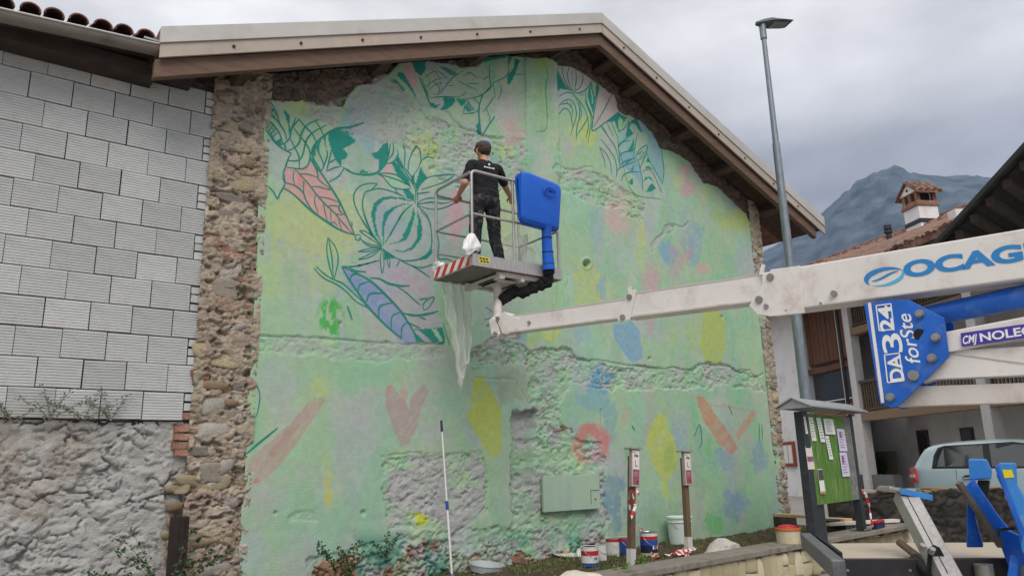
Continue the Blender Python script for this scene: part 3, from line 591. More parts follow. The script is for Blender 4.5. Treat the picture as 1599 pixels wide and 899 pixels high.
ln(A6, .7, [(400, 200), (440, 270), (430, 330)], [(430, 140), (520, 230), (550, 340)], [(480, 150), (580, 230), (620, 270)], [(390, 250), (480, 190), (570, 220)], [(420, 310), (500, 260), (600, 240)], [(430, 360), (500, 300), (600, 290)], [(400, 330), (470, 280), (530, 340), (500, 390), (440, 370)],
   [(770, 295), (880, 293)], [(690, 270), (860, 350)], [(740, 230), (800, 200), (860, 250)], [(910, 260), (960, 230)], [(590, 310), (660, 312)], [(1000, 280), (1020, 420)])
ln(A7, 1.3, [(80, 110), (110, 190), (170, 290), (240, 355)], [(135, 90), (140, 180), (180, 280), (230, 345)], [(205, 110), (185, 180), (205, 280), (235, 345)], [(265, 130), (275, 230), (255, 345)], [(330, 160), (340, 230), (310, 310), (250, 350)], [(230, 355), (300, 365), (370, 330), (425, 250)],
   [(90, 410), (150, 370), (220, 365), (300, 440), (350, 510), (380, 580), (375, 640), (280, 790)], [(95, 500), (140, 450), (200, 430), (250, 470), (270, 540), (270, 610), (215, 790)], [(100, 580), (140, 525), (180, 525), (215, 570), (230, 650), (235, 700)], [(120, 480), (180, 470), (230, 520), (240, 600)],
   [(265, 410), (300, 500), (305, 600), (280, 700), (272, 850)], [(300, 440), (325, 560), (310, 640)], [(370, 350), (375, 450), (420, 560), (440, 640), (430, 740)], [(360, 440), (420, 600), (410, 740), (390, 860)], [(390, 600), (395, 700), (370, 820)],
   [(505, 300), (480, 420), (450, 580), (435, 740), (560, 660), (700, 550)], [(635, 365), (560, 520), (470, 670), (445, 710)])
ln(A7, .7, [(232, 90), (235, 340)], [(180, 440), (190, 470)], [(205, 440), (215, 490)], [(235, 460), (220, 520)], [(310, 390), (350, 380)])
ln(A8, 1.2, [(275, 300), (280, 400), (290, 500), (290, 570)], [(280, 240), (340, 200), (390, 120)], [(280, 390), (330, 330), (430, 250)], [(285, 480), (340, 440), (430, 430)], [(280, 400), (300, 350), (400, 320)], [(285, 580), (350, 530), (440, 500)], [(260, 680), (280, 610), (400, 550), (460, 530)], [(310, 730), (330, 670), (400, 640), (490, 640)],
   [(100, 310), (160, 380), (230, 480), (260, 580), (260, 690)], [(100, 180), (180, 290), (250, 400), (290, 560)], [(90, 390), (160, 460), (200, 560), (210, 660)], [(90, 390), (130, 500), (150, 600)], [(200, 110), (240, 220), (280, 300)], [(160, 140), (230, 280)], [(110, 170), (170, 270)],
   [(430, 520), (440, 420), (460, 300), (480, 240)], [(440, 520), (480, 430), (560, 370), (570, 400), (540, 480), (470, 525)], [(470, 470), (520, 430)], [(490, 500), (550, 430)], [(560, 440), (600, 540), (660, 650), (720, 760)], [(710, 390), (720, 500), (735, 620), (720, 760)], [(480, 520), (500, 620), (520, 720), (520, 830)], [(560, 450), (510, 570), (490, 600)], [(520, 640), (560, 615), (620, 640), (720, 850)])
ln((0, 0, 1), 1.5, [(383, 708), (402, 692), (432, 668)], [(1082, 680), (1090, 663), (1093, 690), (1088, 700)], [(1135, 632), (1141, 648)], [(1183, 660), (1183, 690)], [(1187, 662), (1188, 686)], [(984, 664), (988, 672)], [(540, 478), (548, 500)])
ln((0, 0, 1), .8, [(842, 96), (852, 118), (848, 140), (850, 200), (834, 208)], [(965, 235), (985, 300), (1030, 312)], [(382, 590), (398, 600), (404, 620), (398, 650), (386, 652)], [(690, 505), (700, 540)], [(755, 480), (768, 488)], [(752, 500), (770, 496)])

lum_ = (P_@np.array([.3, .6, .1]))[..., None]; P_ = lum_+(P_-lum_)*.94     # chalky, weathered paint
# ---- bare masonry above the painting and broken-out places below
top_edge = [(395, 158), (412, 156), (440, 160), (470, 158), (500, 166), (535, 166), (545, 150), (556, 134), (588, 131), (604, 118), (622, 100), (640, 94), (668, 97), (700, 100), (722, 108), (745, 103), (758, 92), (775, 88), (815, 90), (830, 92),
            (858, 92), (868, 103), (885, 104), (903, 112), (926, 126), (940, 138), (958, 150), (964, 172), (975, 182), (990, 184), (1005, 194), (1020, 214), (1028, 232), (1046, 238), (1060, 243), (1075, 255), (1088, 275), (1096, 288), (1118, 292), (1138, 312), (1160, 334), (1186, 372), (1300, 420)]
bare = ~inpoly(U+5*w1, V+5*w2, top_edge+[(1300, 1200), (300, 1200), (300, 158)])
wf1, wf2, wid = worley(GX*6.5+midN*3, GZ*11+w2*2.5, 5)
mas = np.stack([np.interp(wid, [0, .5, 1], [a, b, c]) for a, b, c in zip(S(84, 76, 70), S(112, 100, 90), S(98, 76, 66))], -1)
mas = mas*(.75+.3*sst(.02, .2, wf2-wf1))[..., None]*(.6+.75*fbm(GX*10, GZ*10, 133, 5, .6))[..., None]
brk = np.zeros(GX.shape, bool)
for pl in ([(486, 899), (500, 876), (560, 862), (600, 872), (640, 852), (700, 846), (720, 862), (752, 852), (790, 862), (797, 899), (700, 940), (480, 960)], [(848, 862), (880, 850), (925, 842), (944, 838), (944, 862), (870, 885), (800, 885), (802, 866), (830, 868)], [(700, 880), (740, 856), (780, 862), (770, 890)], [(868, 664), (886, 670), (884, 676), (866, 676)]):
    brk |= inpoly(U+34*w1, V+34*w2, pl)
mas2 = np.stack([np.interp(wid, [0, .5, 1], [a, b, c]) for a, b, c in zip(S(140, 106, 84), S(172, 138, 112), S(120, 92, 76))], -1)*(.6+.5*sst(.02, .2, wf2-wf1))[..., None]
P_[bare] = mas[bare]; P_[brk] = mas2[brk]
tl = sst(.55, .66, fbm(GX*3, GZ*3, 131, 3))*(V > 815)*(U > 480)*(U < 945); mixc(tl*.8*sst(815, 860, V), C(66, 140, 128))
h = np.where(bare, -.05+.03*sst(.0, .15, wf2-wf1+.1*fineN)+.05*midN+.03*fineN, h); h = np.where(brk, -.055+.05*sst(.0, .25, wf2-wf1)+.03*midN, h)
# worn paint on rough ground: grey where it was not reached
worn = rough*sst(.47, .56, fbm(GX*3.4, GZ*3.4, 141, 4)); mixc(worn*.7, C(168, 166, 166)); mixc(rough*sst(.52, .62, fbm(GX*4.4, GZ*4.4, 151, 4))*.4, C(140, 182, 148))
pan = inpoly(UW, VW, [(596, 716), (640, 711), (700, 716), (746, 710), (757, 740), (754, 800), (720, 826), (640, 800), (604, 780)])*sst(.36, .5, fbm(GX*3.2, GZ*4.2, 171, 4)); mixc(pan*.75, C(170, 166, 168))
yd = (1-sst(8, 13, np.hypot(UW-655, (VW-810)*1.2))); mixc(yd*.9, C(186, 192, 66))
tooth = (1-sst(0, 1, (GX-2.79-.03*(fbm(GZ*6, GZ*0, 161, 3)-.5))/.004)) # ragged left end of the plaster
keep = (GZ < roof_z(GX)-.37)&(GX > 2.775+.05*(fbm(GZ*5, GZ*0+3, 163, 4)-.5))&(GX < 12.99-.10*(fbm(GZ*4, GZ*0+9, 167, 4)-.5)-.012*(GZ-.6)*0)
gable = sheet('gable_wall', GX, D-.035-h, GZ, keep, M_wall, GB, P_)
# painted line work, lying on the plaster
def smooth_line(pts, step=2.0):
    P = np.array(pts, float)
    if len(P) == 2: P = np.array([P[0], P.mean(0), P[1]])
    Q = np.vstack([2*P[0]-P[1], P, 2*P[-1]-P[-2]]); out = []
    for i in range(1, len(Q)-2):
        n = max(2, int(np.hypot(*(Q[i+1]-Q[i]))/step))
        for t in np.linspace(0, 1, n, endpoint=False):
            out.append(.5*((2*Q[i])+(-Q[i-1]+Q[i+1])*t+(2*Q[i-1]-5*Q[i]+4*Q[i+1]-Q[i+2])*t*t+(-Q[i-1]+3*Q[i]-3*Q[i+1]+Q[i+2])*t**3))
    out.append(P[-1]); return np.array(out)
hmax = h.copy()
for a in (-1, 0, 1):
    for b in (-1, 0, 1): hmax = np.maximum(hmax, np.roll(np.roll(h, a, 0), b, 1))
g = MB()
for pts, w in LINES:
    q = smooth_line(pts); W3 = np.array([onY(x, y, D) for x, y in q]); n = len(W3)
    if n < 3: continue
    tg = np.gradient(W3[:, [0, 2]], axis=0); tg /= np.linalg.norm(tg, axis=1)[:, None]+1e-9; nr_ = np.stack([-tg[:, 1], tg[:, 0]], 1)
    sc = .0086*w*.5*1.5*(.55+.75*np.sin(np.linspace(.25, math.pi-.12, n)))*(1+.35*(vnoise(np.arange(n)/6., np.full(n, w*9+pts[0][0]), 4)-.5))
    ix = np.clip(((W3[:, 0]-X0)/RES).round().astype(int), 0, len(xs)-1); iz = np.clip(((W3[:, 2]-Z0)/RES).round().astype(int), 0, len(zs)-1)
    ok = ~bare[iz, ix]; yy = D-.035-hmax[iz, ix]-.003; vs = []
    for i in range(n):
        vs.append((W3[i, 0]-nr_[i, 0]*sc[i], yy[i], W3[i, 2]-nr_[i, 1]*sc[i])); vs.append((W3[i, 0]+nr_[i, 0]*sc[i], yy[i], W3[i, 2]+nr_[i, 1]*sc[i]))
    g.add(vs, [(2*i, 2*i+1, 2*i+3, 2*i+2) for i in range(n-1) if ok[i] and ok[i+1]])
M_teal = pm('teal_paint', S(36, 130, 116, K), .8, var=.12, vscale=6)
stuff(g.build('painted_linework', M_teal, gable))
# meter-cupboard door
M_door = pm('cupboard_paint', S(172, 186, 168), .6, var=.08, vscale=4, stretch=(2, 1, .6), col2=S(160, 190, 164), dirt=(S(140, 150, 168), 2.4, .6))
p0, p1 = onY(841, 743, D), onY(931, 793, D)
md = MB().box(((p0[0]+p1[0])/2, D-.075, (p0[2]+p1[2])/2), (p1[0]-p0[0], .05, p0[2]-p1[2])).build('cupboard_door', M_door, gable, bevel=.006)
M_dark = pm('dark_gap', S(34, 32, 30), .9)
fr = MB(); lx, lz = p1[0]-.10, p1[2]+.17
for c, s2 in (((lx-.09, D-.1015, lz), (.006, .004, .2)), ((lx, D-.1015, lz+.1), (.18, .004, .006))): fr.box(c, s2)
fr.build('hatch_joint', M_dark, gable); MB().cyl((lx, D-.108, lz-.03), (lx, D-.09, lz-.03), .012, n=10).build('lock', M_dark, gable)
# ---- corner of bare stones and bricks left of the plaster
def masonry(name, xa, xb, za, zb, y, parent, seed, pal, topfun=None, res=.014, deep=.05):
    X, Z = np.meshgrid(np.arange(xa, xb+res, res), np.arange(za, zb, res))
    a, b = fbm(X*5, Z*5, seed, 4)-.5, fbm(X*5, Z*5, seed+3, 4)-.5
    f1, f2, cid = worley(X*4.2+a*2.2, Z*8.5+b*2.2, seed); g1, g2, gid = worley(X*11+b*3, Z*17+a*3, seed+7)
    e = sst(.03, .16, f2-f1+.10*a); bury = sst(.38, .52, fbm(X*2.3, Z*2.0, seed+19, 4))        # where mortar covers the stones
    grit = fbm(X*24, Z*30, seed+11, 4, .62)-.5; pit = sst(.60, .72, fbm(X*12, Z*18, seed+23, 3))
    hh_ = deep*e*(.3+.8*cid)*(1-.75*bury)+.035*bury*deep/.05+.035*(fbm(X*6, Z*8, seed+29, 4)-.5)+.024*grit-.035*pit+.012*sst(.02, .2, g2-g1)
    c = np.stack([np.interp(cid, np.linspace(0, 1, len(pal)), [S(*p)[k] for p in pal]) for k in range(3)], -1)
    mor = np.array(S(166, 152, 134)); k_ = (e*(1-.8*bury))[..., None]; c = c*k_+mor*(1-k_); c = c*(.62+.72*fbm(X*7, Z*8, seed+13, 5, .62))[..., None]*(1-.45*pit)[..., None]
    k = np.ones_like(X, bool) if topfun is None else Z < topfun(X)
    return sheet(name, X, y-hh_, Z, k, M_rubble, parent, c)
PAL = [(176, 166, 150), (164, 152, 136), (186, 174, 150), (158, 136, 118), (178, 166, 152), (166, 156, 146), (160, 138, 124), (184, 174, 158)]
quoin = masonry('corner_masonry', 2.16, 2.86, -.1, 6.6, D+.0, GB, 11, PAL, lambda x: roof_z(x)-.35)
corner = masonry('right_corner_masonry', 12.78, 13.12, -.1, 6.9, D+.0, GB, 23, PAL, lambda x: roof_z(x)-.36)
M_st = [pm('stone_%s' % n, S(*c), .9, var=.2, vscale=9, bump=.8, bscale=45, rnd=.14, dirt=(S(110, 96, 80), 6, .6)) for n, c in (('grey', (164, 154, 142)), ('cream', (190, 174, 142)), ('pale', (184, 178, 168)), ('tan', (164, 140, 112)))]
M_rb = pm('red_brick', S(150, 108, 90), .92, var=.2, vscale=10, bump=.7, bscale=50, rnd=.18, dirt=(S(160, 142, 126), 5, .9))
STM = [lumpy('stone', M_st[i % 4], (1, 1, 1), 40+i, .26, 3, .58) for i in range(8)]
def stone(parent, x, y, z, sx, sy, sz, k=None, tilt=0., name='stone'):
    o = link(name, STM[random.randrange(8) if k is None else k], parent, (x, y, z)); o.scale = (sx/2, sy/2, sz/2); o.rotation_euler = (random.uniform(-.1, .1), tilt+random.uniform(-.12, .12), random.uniform(-.1, .1)); return o
brick_me = MB().box((0, 0, 0), (.25, .12, .058)).mesh('brick', M_rb)
def brick(parent, x, y, z, sx=1., sz=1.):
    o = link('brick', brick_me, parent, (x, y, z)); o.scale = (sx, 1, sz); o.rotation_euler = (random.uniform(-.05, .05), random.uniform(-.05, .05), random.uniform(-.05, .05)); return o
# stones one can pick out in the photograph: (px, py, width px, height px, colour)
for px, py, w_, h_, k in [(365, 282, 44, 26, 1), (372, 230, 28, 14, 1), (358, 180, 26, 10, 2), (382, 198, 22, 12, 0), (348, 228, 18, 12, 0), (388, 258, 20, 14, 3), (360, 310, 40, 12, 0), (384, 338, 22, 12, 2), (352, 336, 22, 16, 0),
                        (350, 450, 34, 26, 0), (344, 556, 44, 30, 1), (376, 510, 20, 14, 2), (335, 634, 40, 26, 2), (333, 672, 46, 30, 2), (366, 650, 26, 14, 0), (362, 632, 18, 12, 3), (328, 738, 30, 24, 0), (322, 752, 44, 20, 1), (352, 728, 22, 26, 2),
                        (360, 787, 24, 20, 4), (318, 834, 36, 18, 1), (318, 852, 34, 10, 3), (330, 890, 50, 22, 2), (310, 704, 26, 12, 0), (366, 696, 20, 12, 4), (338, 606, 30, 14, 3), (372, 602, 18, 12, 0), (360, 132, 24, 12, 0), (350, 150, 20, 10, 3), (384, 160, 18, 10, 0)]:
    p = onY(px, py, D-.04); s = .0086
    stone(quoin, p[0], D+.027, p[2], max(.1, w_*s*1.2), .17, h_*s*1.05, k if k < 4 else 2)
for px, py, n in [(352, 352, 2), (358, 362, 2), (340, 372, 2), (372, 386, 2), (350, 396, 2), (372, 404, 1), (362, 430, 2), (376, 436, 1), (320, 582, 1), (322, 588, 1), (370, 444, 1), (350, 380, 1), (340, 388, 2), (360, 866, 1), (364, 842, 1), (352, 838, 1)]:
    p = onY(px, py, D-.04)
    for i in range(n): brick(quoin, p[0]-.06+.2*i, D+.026+random.uniform(-.01, .012), p[2], random.uniform(.6, .8), 1)
for i in range(26):                            # right-hand corner, seen edge-on beside the plaster
    z = .55+i*.21+random.uniform(-.05, .05); stone(corner, 13.0+random.uniform(-.04, .03), D+.0, z, random.uniform(.12, .2), .16, random.uniform(.1, .19))
# ---- shell of the house behind the gable
M_oldw = pm('old_render', S(150, 142, 130), .9, var=.2, vscale=3, bump=.4)
sh = MB(); sh.box((7.68, 14.55, 3.0), (10.7, 11.0, 5.9)); sh.prism([(2.33, 9.05, 5.95), (13.03, 9.05, 5.95), (13.03, 9.05, roof_z(13.03)-.44), (APX, 9.05, APZ-.44), (2.33, 9.05, roof_z(2.33)-.44)], (0, 11, 0))
sh.build('house_walls', M_oldw, GB)
# ---- roof: metal-capped verge, barge rafters, soffit boards, purlins
M_wood = pm('old_wood', S(72, 54, 44), .8, var=.3, vscale=4, stretch=(6, 1, 6), bump=.5, bscale=30, col2=S(96, 74, 60), rnd=.12)
M_wood2 = pm('barge_wood', S(104, 82, 68), .75, var=.2, vscale=3, stretch=(1, 8, 8), bump=.3, rnd=.08, dirt=(S(92, 70, 56), 2.5, .7))
M_verge = pm('verge_metal', S(186, 182, 176), .45, .15, var=.06, vscale=2, dirt=(S(160, 150, 140), 2.2, .5))
M_verge2 = pm('verge_board', S(172, 158, 146), .55, 0, var=.08, vscale=2.5, dirt=(S(158, 138, 122), 2.2, .6))
M_screw = pm('screw', S(60, 52, 48), .5, .6)
XL, XR, YF = 1.40, 14.50, 8.1
roof = MB()
for x0, x1 in ((XL, APX), (APX, XR)):
    z0, z1 = roof_z(x0), roof_z(x1)
    roof.prism([(x0, 8.16, z0-.26), (x1, 8.16, z1-.26), (x1, 8.16, z1-.03), (x0, 8.16, z0-.03)], (0, 12.2, 0))
M_tile = pm('clay_tile', S(120, 82, 68), .85, var=.3, vscale=6, rnd=.25, bump=.4, dirt=(S(70, 58, 52), 4, .7))
roof_o = roof.build('roof', M_tile, GB)
def slope_bar(mb, x0, x1, top, hgt, y, t):
    z0, z1 = float(roof_z(x0)), float(roof_z(x1))
    mb.prism([(x0, y, z0-top-hgt), (x1, y, z1-top-hgt), (x1, y, z1-top), (x0, y, z0-top)], (0, t, 0))
for k, (x0, x1) in enumerate(((XL, APX-.002), (APX+.002, XR))):
    m_ = MB(); slope_bar(m_, x0, x1, 0, .20, YF, .055)
    z0, z1 = float(roof_z(x0)), float(roof_z(x1)); m_.prism([(x0, YF+.06, z0-.012), (x1, YF+.06, z1-.012), (x1, YF+.06, z1+.008), (x0, YF+.06, z0+.008)], (0, .25, 0))
    m_.build('verge_cap', M_verge, roof_o, bevel=.004)
    m_ = MB(); slope_bar(m_, x0+.01, x1, .203, .165, YF+.022, .03); m_.build('verge_board', M_verge2, roof_o)
    m_ = MB(); slope_bar(m_, x0-.02 if k == 0 else x0, x1 if k == 0 else x1-.25, .36, .22, YF+.085, .1); m_.build('barge_rafter', M_wood2, roof_o, bevel=.006)
    sc_ = MB()
    for px in ((365, 470, 566, 657, 745, 828, 905) if k == 0 else (974, 1025, 1076, 1122, 1163, 1208, 1246)):
        p = None
        for y in range(10, 360):               # find the board under that column of the view
            q = onY(px, y, YF+.02)
            if roof_z(q[0])-.285 > q[2]: p = q; break
        o = MB().cyl((p[0], YF+.005, p[2]), (p[0], YF+.03, p[2]), .018, n=10).build('screw', M_screw, roof_o)
# soffit boards run down the slope
bw = .16; y = 8.19; i = 0
while y < 9.0:
    for x0, x1 in ((XL+.02, APX), (APX, XR-.05)):
        m_ = MB(); z0, z1 = float(roof_z(x0)), float(roof_z(x1)); dz = .30+random.uniform(-.004, .004)
        m_.prism([(x0, y, z0-dz), (x1, y, z1-dz), (x1, y, z1-dz+.025), (x0, y, z0-dz+.025)], (0, bw-.01, 0)); m_.build('soffit_board', M_wood, roof_o)
    y += bw
for px, py in ((372, 128), (590, 104), (742, 78), (868, 76), (985, 150), (1066, 222), (1128, 272), (1200, 330), (940, 66)):
    q = onY(px, py, 8.6); z = float(roof_z(q[0]))-.325; w_ = .17
    ang = math.atan(SL)*(1 if q[0] < APX else -1)
    MB().box((q[0], 8.78, z-.1), (w_, 1.0, .2), Matrix.Rotation(-ang if abs(q[0]-APX) > .2 else 0, 3, 'Y')).build('purlin', M_wood, roof_o, bevel=.008)
# eave board and gutter at the right end of the roof
MB().box((XR-.02, 10.5, float(roof_z(XR))-.14), (.04, 4.6, .2)).build('eave_board', M_wood2, roof_o)

# ================================================================== BLOCK-BUILT HOUSE ON THE LEFT
BH = thing('block_house', 'house of grey hollow blocks over rough stonework, left of the mural', 'building', (-.5, D, 0))
M_mort = pm('dark_mortar', S(52, 46, 43), .95, var=.3, vscale=7, bump=.6, bscale=40, col2=S(104, 95, 88))
M_blk = pm('hollow_block', S(184, 186, 184), .88, var=.12, vscale=4, bump=.4, bscale=50, rnd=.11, dirt=(S(160, 138, 128), 4.0, .5))
ZB, PZ, PX = 2.203, .3034, .406
bw_ = MB().box((-.42, D+.11, 4.2), (5.3, .14, 4.1)).build('block_wall', M_mort, BH)
def block_mesh(w, hgt, n=10):
    """hollow block with its horizontal grooves"""
    prof = []; p = hgt/n; z = -hgt/2
    for i in range(n):
        prof += [(0.0, z+.16*p), (0.0, z+.74*p)]
        if i < n-1: prof += [(.0075, z+.95*p)]
        z += p
    prof = [(.004, -hgt/2)]+prof+[(.004, hgt/2)]
    m = MB(); k = len(prof); d = .09
    vs = [(-w/2, y, z) for y, z in prof]+[(w/2, y, z) for y, z in prof]+[(-w/2, d, -hgt/2), (-w/2, d, hgt/2), (w/2, d, -hgt/2), (w/2, d, hgt/2)]
    fs = [(i, k+i, k+i+1, i+1) for i in range(k-1)]
    fs += [tuple(range(k))+(2*k+1, 2*k), tuple(range(2*k-1, k-1, -1))+(2*k+2, 2*k+3), (0, 2*k, 2*k+2, k), (k-1, 2*k-1, 2*k+3, 2*k+1)]
    m.add(vs, fs); return m.mesh('brick', M_blk)
BLK = {}
def block(x0, x1, k):
    w = round(x1-x0-.011, 2)
    if w < .03: return
    if w not in BLK: BLK[w] = block_mesh(w, PZ-.012)
    o = link('brick', BLK[w], bw_, ((x0+x1)/2, D-.012+random.uniform(-.006, .006), ZB+PZ*(k+.5)+random.uniform(-.003, .003)))
    o.rotation_euler = (random.uniform(-.012, .012), random.uniform(-.007, .007), random.uniform(-.008, .008))
small = MB().box((0, 0, 0), (.13, .09, .085)).mesh('brick', M_blk)
for k in range(13):
    ph = (.29 if k % 2 else .45)+random.uniform(-.02, .02); xs_ = [ph+PX*j for j in range(-8, 5)]; end = 2.205+random.uniform(-.02, .02)
    xs_ = [x for x in xs_ if -2.9 < x < end-.09]
    last = xs_[-1]
    for a, b in zip(xs_[:-1], xs_[1:]): block(a, b, k)
    if end-last < .22:
        z = ZB+PZ*k+.05
        for j in range(3):
            if random.random() < .25 and k < 3: o = brick(bw_, (last+end)/2, D+.05, z+.1*j, .5, 1.3)
            else:
                o = link('brick', small, bw_, ((last+end)/2+.004, D+.036+random.uniform(-.012, .012), z+.1*j)); o.scale = ((end-last-.012)/.13, 1, random.uniform(.85, 1.02)); o.rotation_euler = (0, random.uniform(-.05, .05), 0)
    else: block(last, end, k)
# rough stonework smeared with grey mortar below the blocks
X, Z = np.meshgrid(np.arange(-3.0, 2.17, .014), np.arange(-.12, 2.23, .014))
a = fbm(X*3.2, Z*3.2, 201, 4)-.5; b = fbm(X*3.2, Z*3.2, 205, 4)-.5
f1, f2, cid = worley(X*3.4+a*2.4, Z*6.4+b*2.4, 207); g1, g2, gid = worley(X*8+b*2.5, Z*13+a*2.5, 211)
e = sst(.02, .34, f2-f1); e2 = sst(.03, .3, g2-g1)
smear = sst(.42, .6, fbm(X*1.7, Z*2.3, 213, 4))
crev = (1-sst(.0, .13, f2-f1+.42*(fbm(X*7, Z*10, 241, 4)-.5)))*sst(.44, .58, fbm(X*2.6, Z*3.4, 243, 4))
crev2 = (1-sst(.0, .10, g2-g1+.4*(fbm(X*11, Z*14, 245, 4)-.5)))*sst(.46, .6, fbm(X*3.2, Z*4, 247, 4))
grit = fbm(X*22, Z*26, 217, 4, .6)-.5
hr = .02*cid*e+.034*(fbm(X*2.6+a, Z*4.2+b, 219, 4)-.5)-.045*crev-.026*crev2+.013*grit+.02*sst(.5, .62, fbm(X*7+a*2, Z*9, 223, 4))
cc = np.array(S(172, 170, 166))*(.84+.3*fbm(X*4, Z*4, 227, 4))[..., None]
cc = cc*(1-.3*np.clip(crev+.6*crev2, 0, 1))[..., None]; br = sst(.56, .7, fbm(X*1.3, Z*1.1, 229, 4))[..., None]*.6; cc = cc*(1-br)+np.array(S(152, 140, 128))*br
kk = Z < 2.19+.05*(fbm(X*4, X*0, 231, 3)-.5)
sheet('rubble_wall', X, D+.045-hr, Z, kk, M_rubble, BH, cc)
for z, x in [(2.12, 2.1), (2.03, 2.1), (1.94, 2.09), (1.86, 2.12), (1.48, 2.1), (1.28, 2.08), (1.12, 2.1), (.9, 2.11), (1.0, 2.1), (.78, 2.12)]:
    if z > 1.8: brick(BH, x+.02, D+.03, z, .85, 1.2)
    else: stone(BH, x, D+.02, z, .2, .16, .12, random.choice((1, 2, 3)))
# eave: gutter, boards and clay tiles
M_gut = pm('gutter_metal', S(120, 112, 104), .45, .5, var=.15, vscale=4, dirt=(S(74, 60, 52), 3, .7)); M_rim = pm('gutter_rim', S(186, 184, 182), .4, .5, var=.08)
def eave_z(x): return 6.128+.076*x
gx0, gx1 = -2.9, 1.42
vs = []; n = 9; gu = MB()
for x in (gx0, gx1):
    for i in range(n+1):
        t = math.pi*i/n; vs.append((x, 8.24+.075*math.cos(t), eave_z(x)-.01-.105*math.sin(t)))
gu.add(vs, [(i, i+1, n+2+i, n+1+i) for i in range(n)]+[tuple(range(n+1)), tuple(range(2*n+1, n, -1))])
go = gu.build('gutter', M_gut, BH, smooth=True, angle=50)
MB().cyl((gx0, 8.163, eave_z(gx0)-.004), (gx1, 8.163, eave_z(gx1)-.004), .012, n=8).build('gutter_rim', M_rim, go)
M_flash = pm('flashing', S(176, 178, 178), .4, .5, var=.08); MB().box((1.36, 8.24, 6.27), (.22, .16, .02), Matrix.Rotation(.1, 3, 'X')).build('flashing', M_flash, BH)
ev = MB(); rs = .34
ev.prism([(gx0, 8.31, eave_z(gx0)-.02), (gx1-.02, 8.31, eave_z(gx1)-.02), (gx1-.02, 8.31, eave_z(gx1)+.05), (gx0, 8.31, eave_z(gx0)+.05)], (0, 6, 6*rs))
rf = ev.build('roof', M_wood, BH)
for k in range(3): MB().prism([(gx0, 8.33+.165*k, eave_z(gx0)-.03), (1.46, 8.33+.165*k, eave_z(1.46)-.03), (1.46, 8.33+.165*k, eave_z(1.46)-.008), (gx0, 8.33+.165*k, eave_z(gx0)-.008)], (0, .16, 0)).build('eave_board', pm('eave_dark', S(58, 46, 40), .9, var=.3, vscale=5), BH)
MB().box((1.62, 8.6, 6.16), (.5, .4, .16)).build('corner_packing', pm('eave_dark', S(58, 46, 40)), BH)
MB().box((-.7, 8.62, 6.06), (4.3, .30, .16)).build('eave_beam', pm('eave_dark', S(58, 46, 40), .9, var=.3, vscale=5), BH)
M_coppo = pm('coppo', S(104, 66, 58), .8, var=.35, vscale=9, rnd=.3, bump=.5, bscale=30, dirt=(S(54, 44, 42), 6, .85))
def coppo_mesh():
    m = MB(); n = 8; L_ = .46; vs = []
    for y, r in ((0, .095), (L_, .078)):
        for rr in (r, r-.016):
            for i in range(n+1):
                t = math.pi*i/n; vs.append((rr*math.cos(t), y, rr*math.sin(t)*.95+y*rs))
    k = n+1; fs = []
    for i in range(n): fs += [(i, i+1, 2*k+i+1, 2*k+i), (k+i+1, k+i, 3*k+i, 3*k+i+1), (i+1, i, k+i, k+i+1), (2*k+i, 2*k+i+1, 3*k+i+1, 3*k+i)]
    fs += [(0, 2*k, 3*k, k), (n, k+n, 3*k+n, 2*k+n)]
    m.add(vs, fs); return m.mesh('tile', M_coppo, smooth=False)
cm = coppo_mesh()
for i in range(21):
    x = gx0+.1+i*.2145
    for j in range(3):
        o = link('tile', cm, rf, (x+random.uniform(-.01, .01), 8.17+j*.36, eave_z(x)+.055+j*.36*rs+.012*j)); o.rotation_euler = (random.uniform(-.03, .03), random.uniform(-.05, .05), random.uniform(-.04, .04))
# ================================================================== AERIAL LIFT
LT = thing('aerial_lift', 'white and blue truck-mounted boom lift reaching across the mural', 'boom lift', (6.4, 1.2, 0))
M_white = pm('white_enamel', S(222, 216, 210), .42, var=.04, vscale=3, dirt=(S(168, 142, 122), 3.4, .5), bump=.1, bscale=10)
M_whited = pm('dull_white_enamel', S(206, 198, 190), .5, var=.06, vscale=4, dirt=(S(150, 128, 112), 3.2, .5))
M_blue = pm('blue_enamel', S(28, 96, 190), .42, var=.14, vscale=4, dirt=(S(120, 140, 170), 9, .45))
M_blue2 = pm('light_blue_enamel', S(60, 132, 204), .45, var=.12, vscale=4, dirt=(S(150, 170, 196), 6, .5))
M_bplast = pm('blue_plastic', S(24, 92, 196), .35, var=.08, vscale=5)
M_alu = pm('aluminium', S(176, 172, 168), .42, .55, var=.12, vscale=6, stretch=(8, 8, 1.2), dirt=(S(120, 104, 96), 7, .5))
M_under = pm('underside_metal', S(120, 112, 106), .6, .3, var=.2, vscale=4)
M_steel = pm('bolt_steel', S(150, 146, 140), .42, .6, var=.2); M_blk_ = pm('black_rubber', S(26, 26, 27), .7, var=.2, vscale=20)
M_blackcloth = pm('black_cloth', S(20, 20, 21), .9, var=.3, vscale=14, bump=.5, bscale=30)
M_redr = pm('red_reflector', S(200, 52, 48), .4, var=.08); M_whr = pm('white_reflector', S(226, 222, 216), .4, var=.05)
M_logo = pm('logo_blue', S(44, 128, 190), .45, var=.05); M_purple = pm('sticker_purple', S(70, 54, 150), .45, var=.05); M_yel = pm('sticker_yellow', S(220, 204, 40), .5, var=.08)
BX0, BX1, BY0, BY1, BZ = 4.82, 6.22, 7.15, 8.03, 3.965
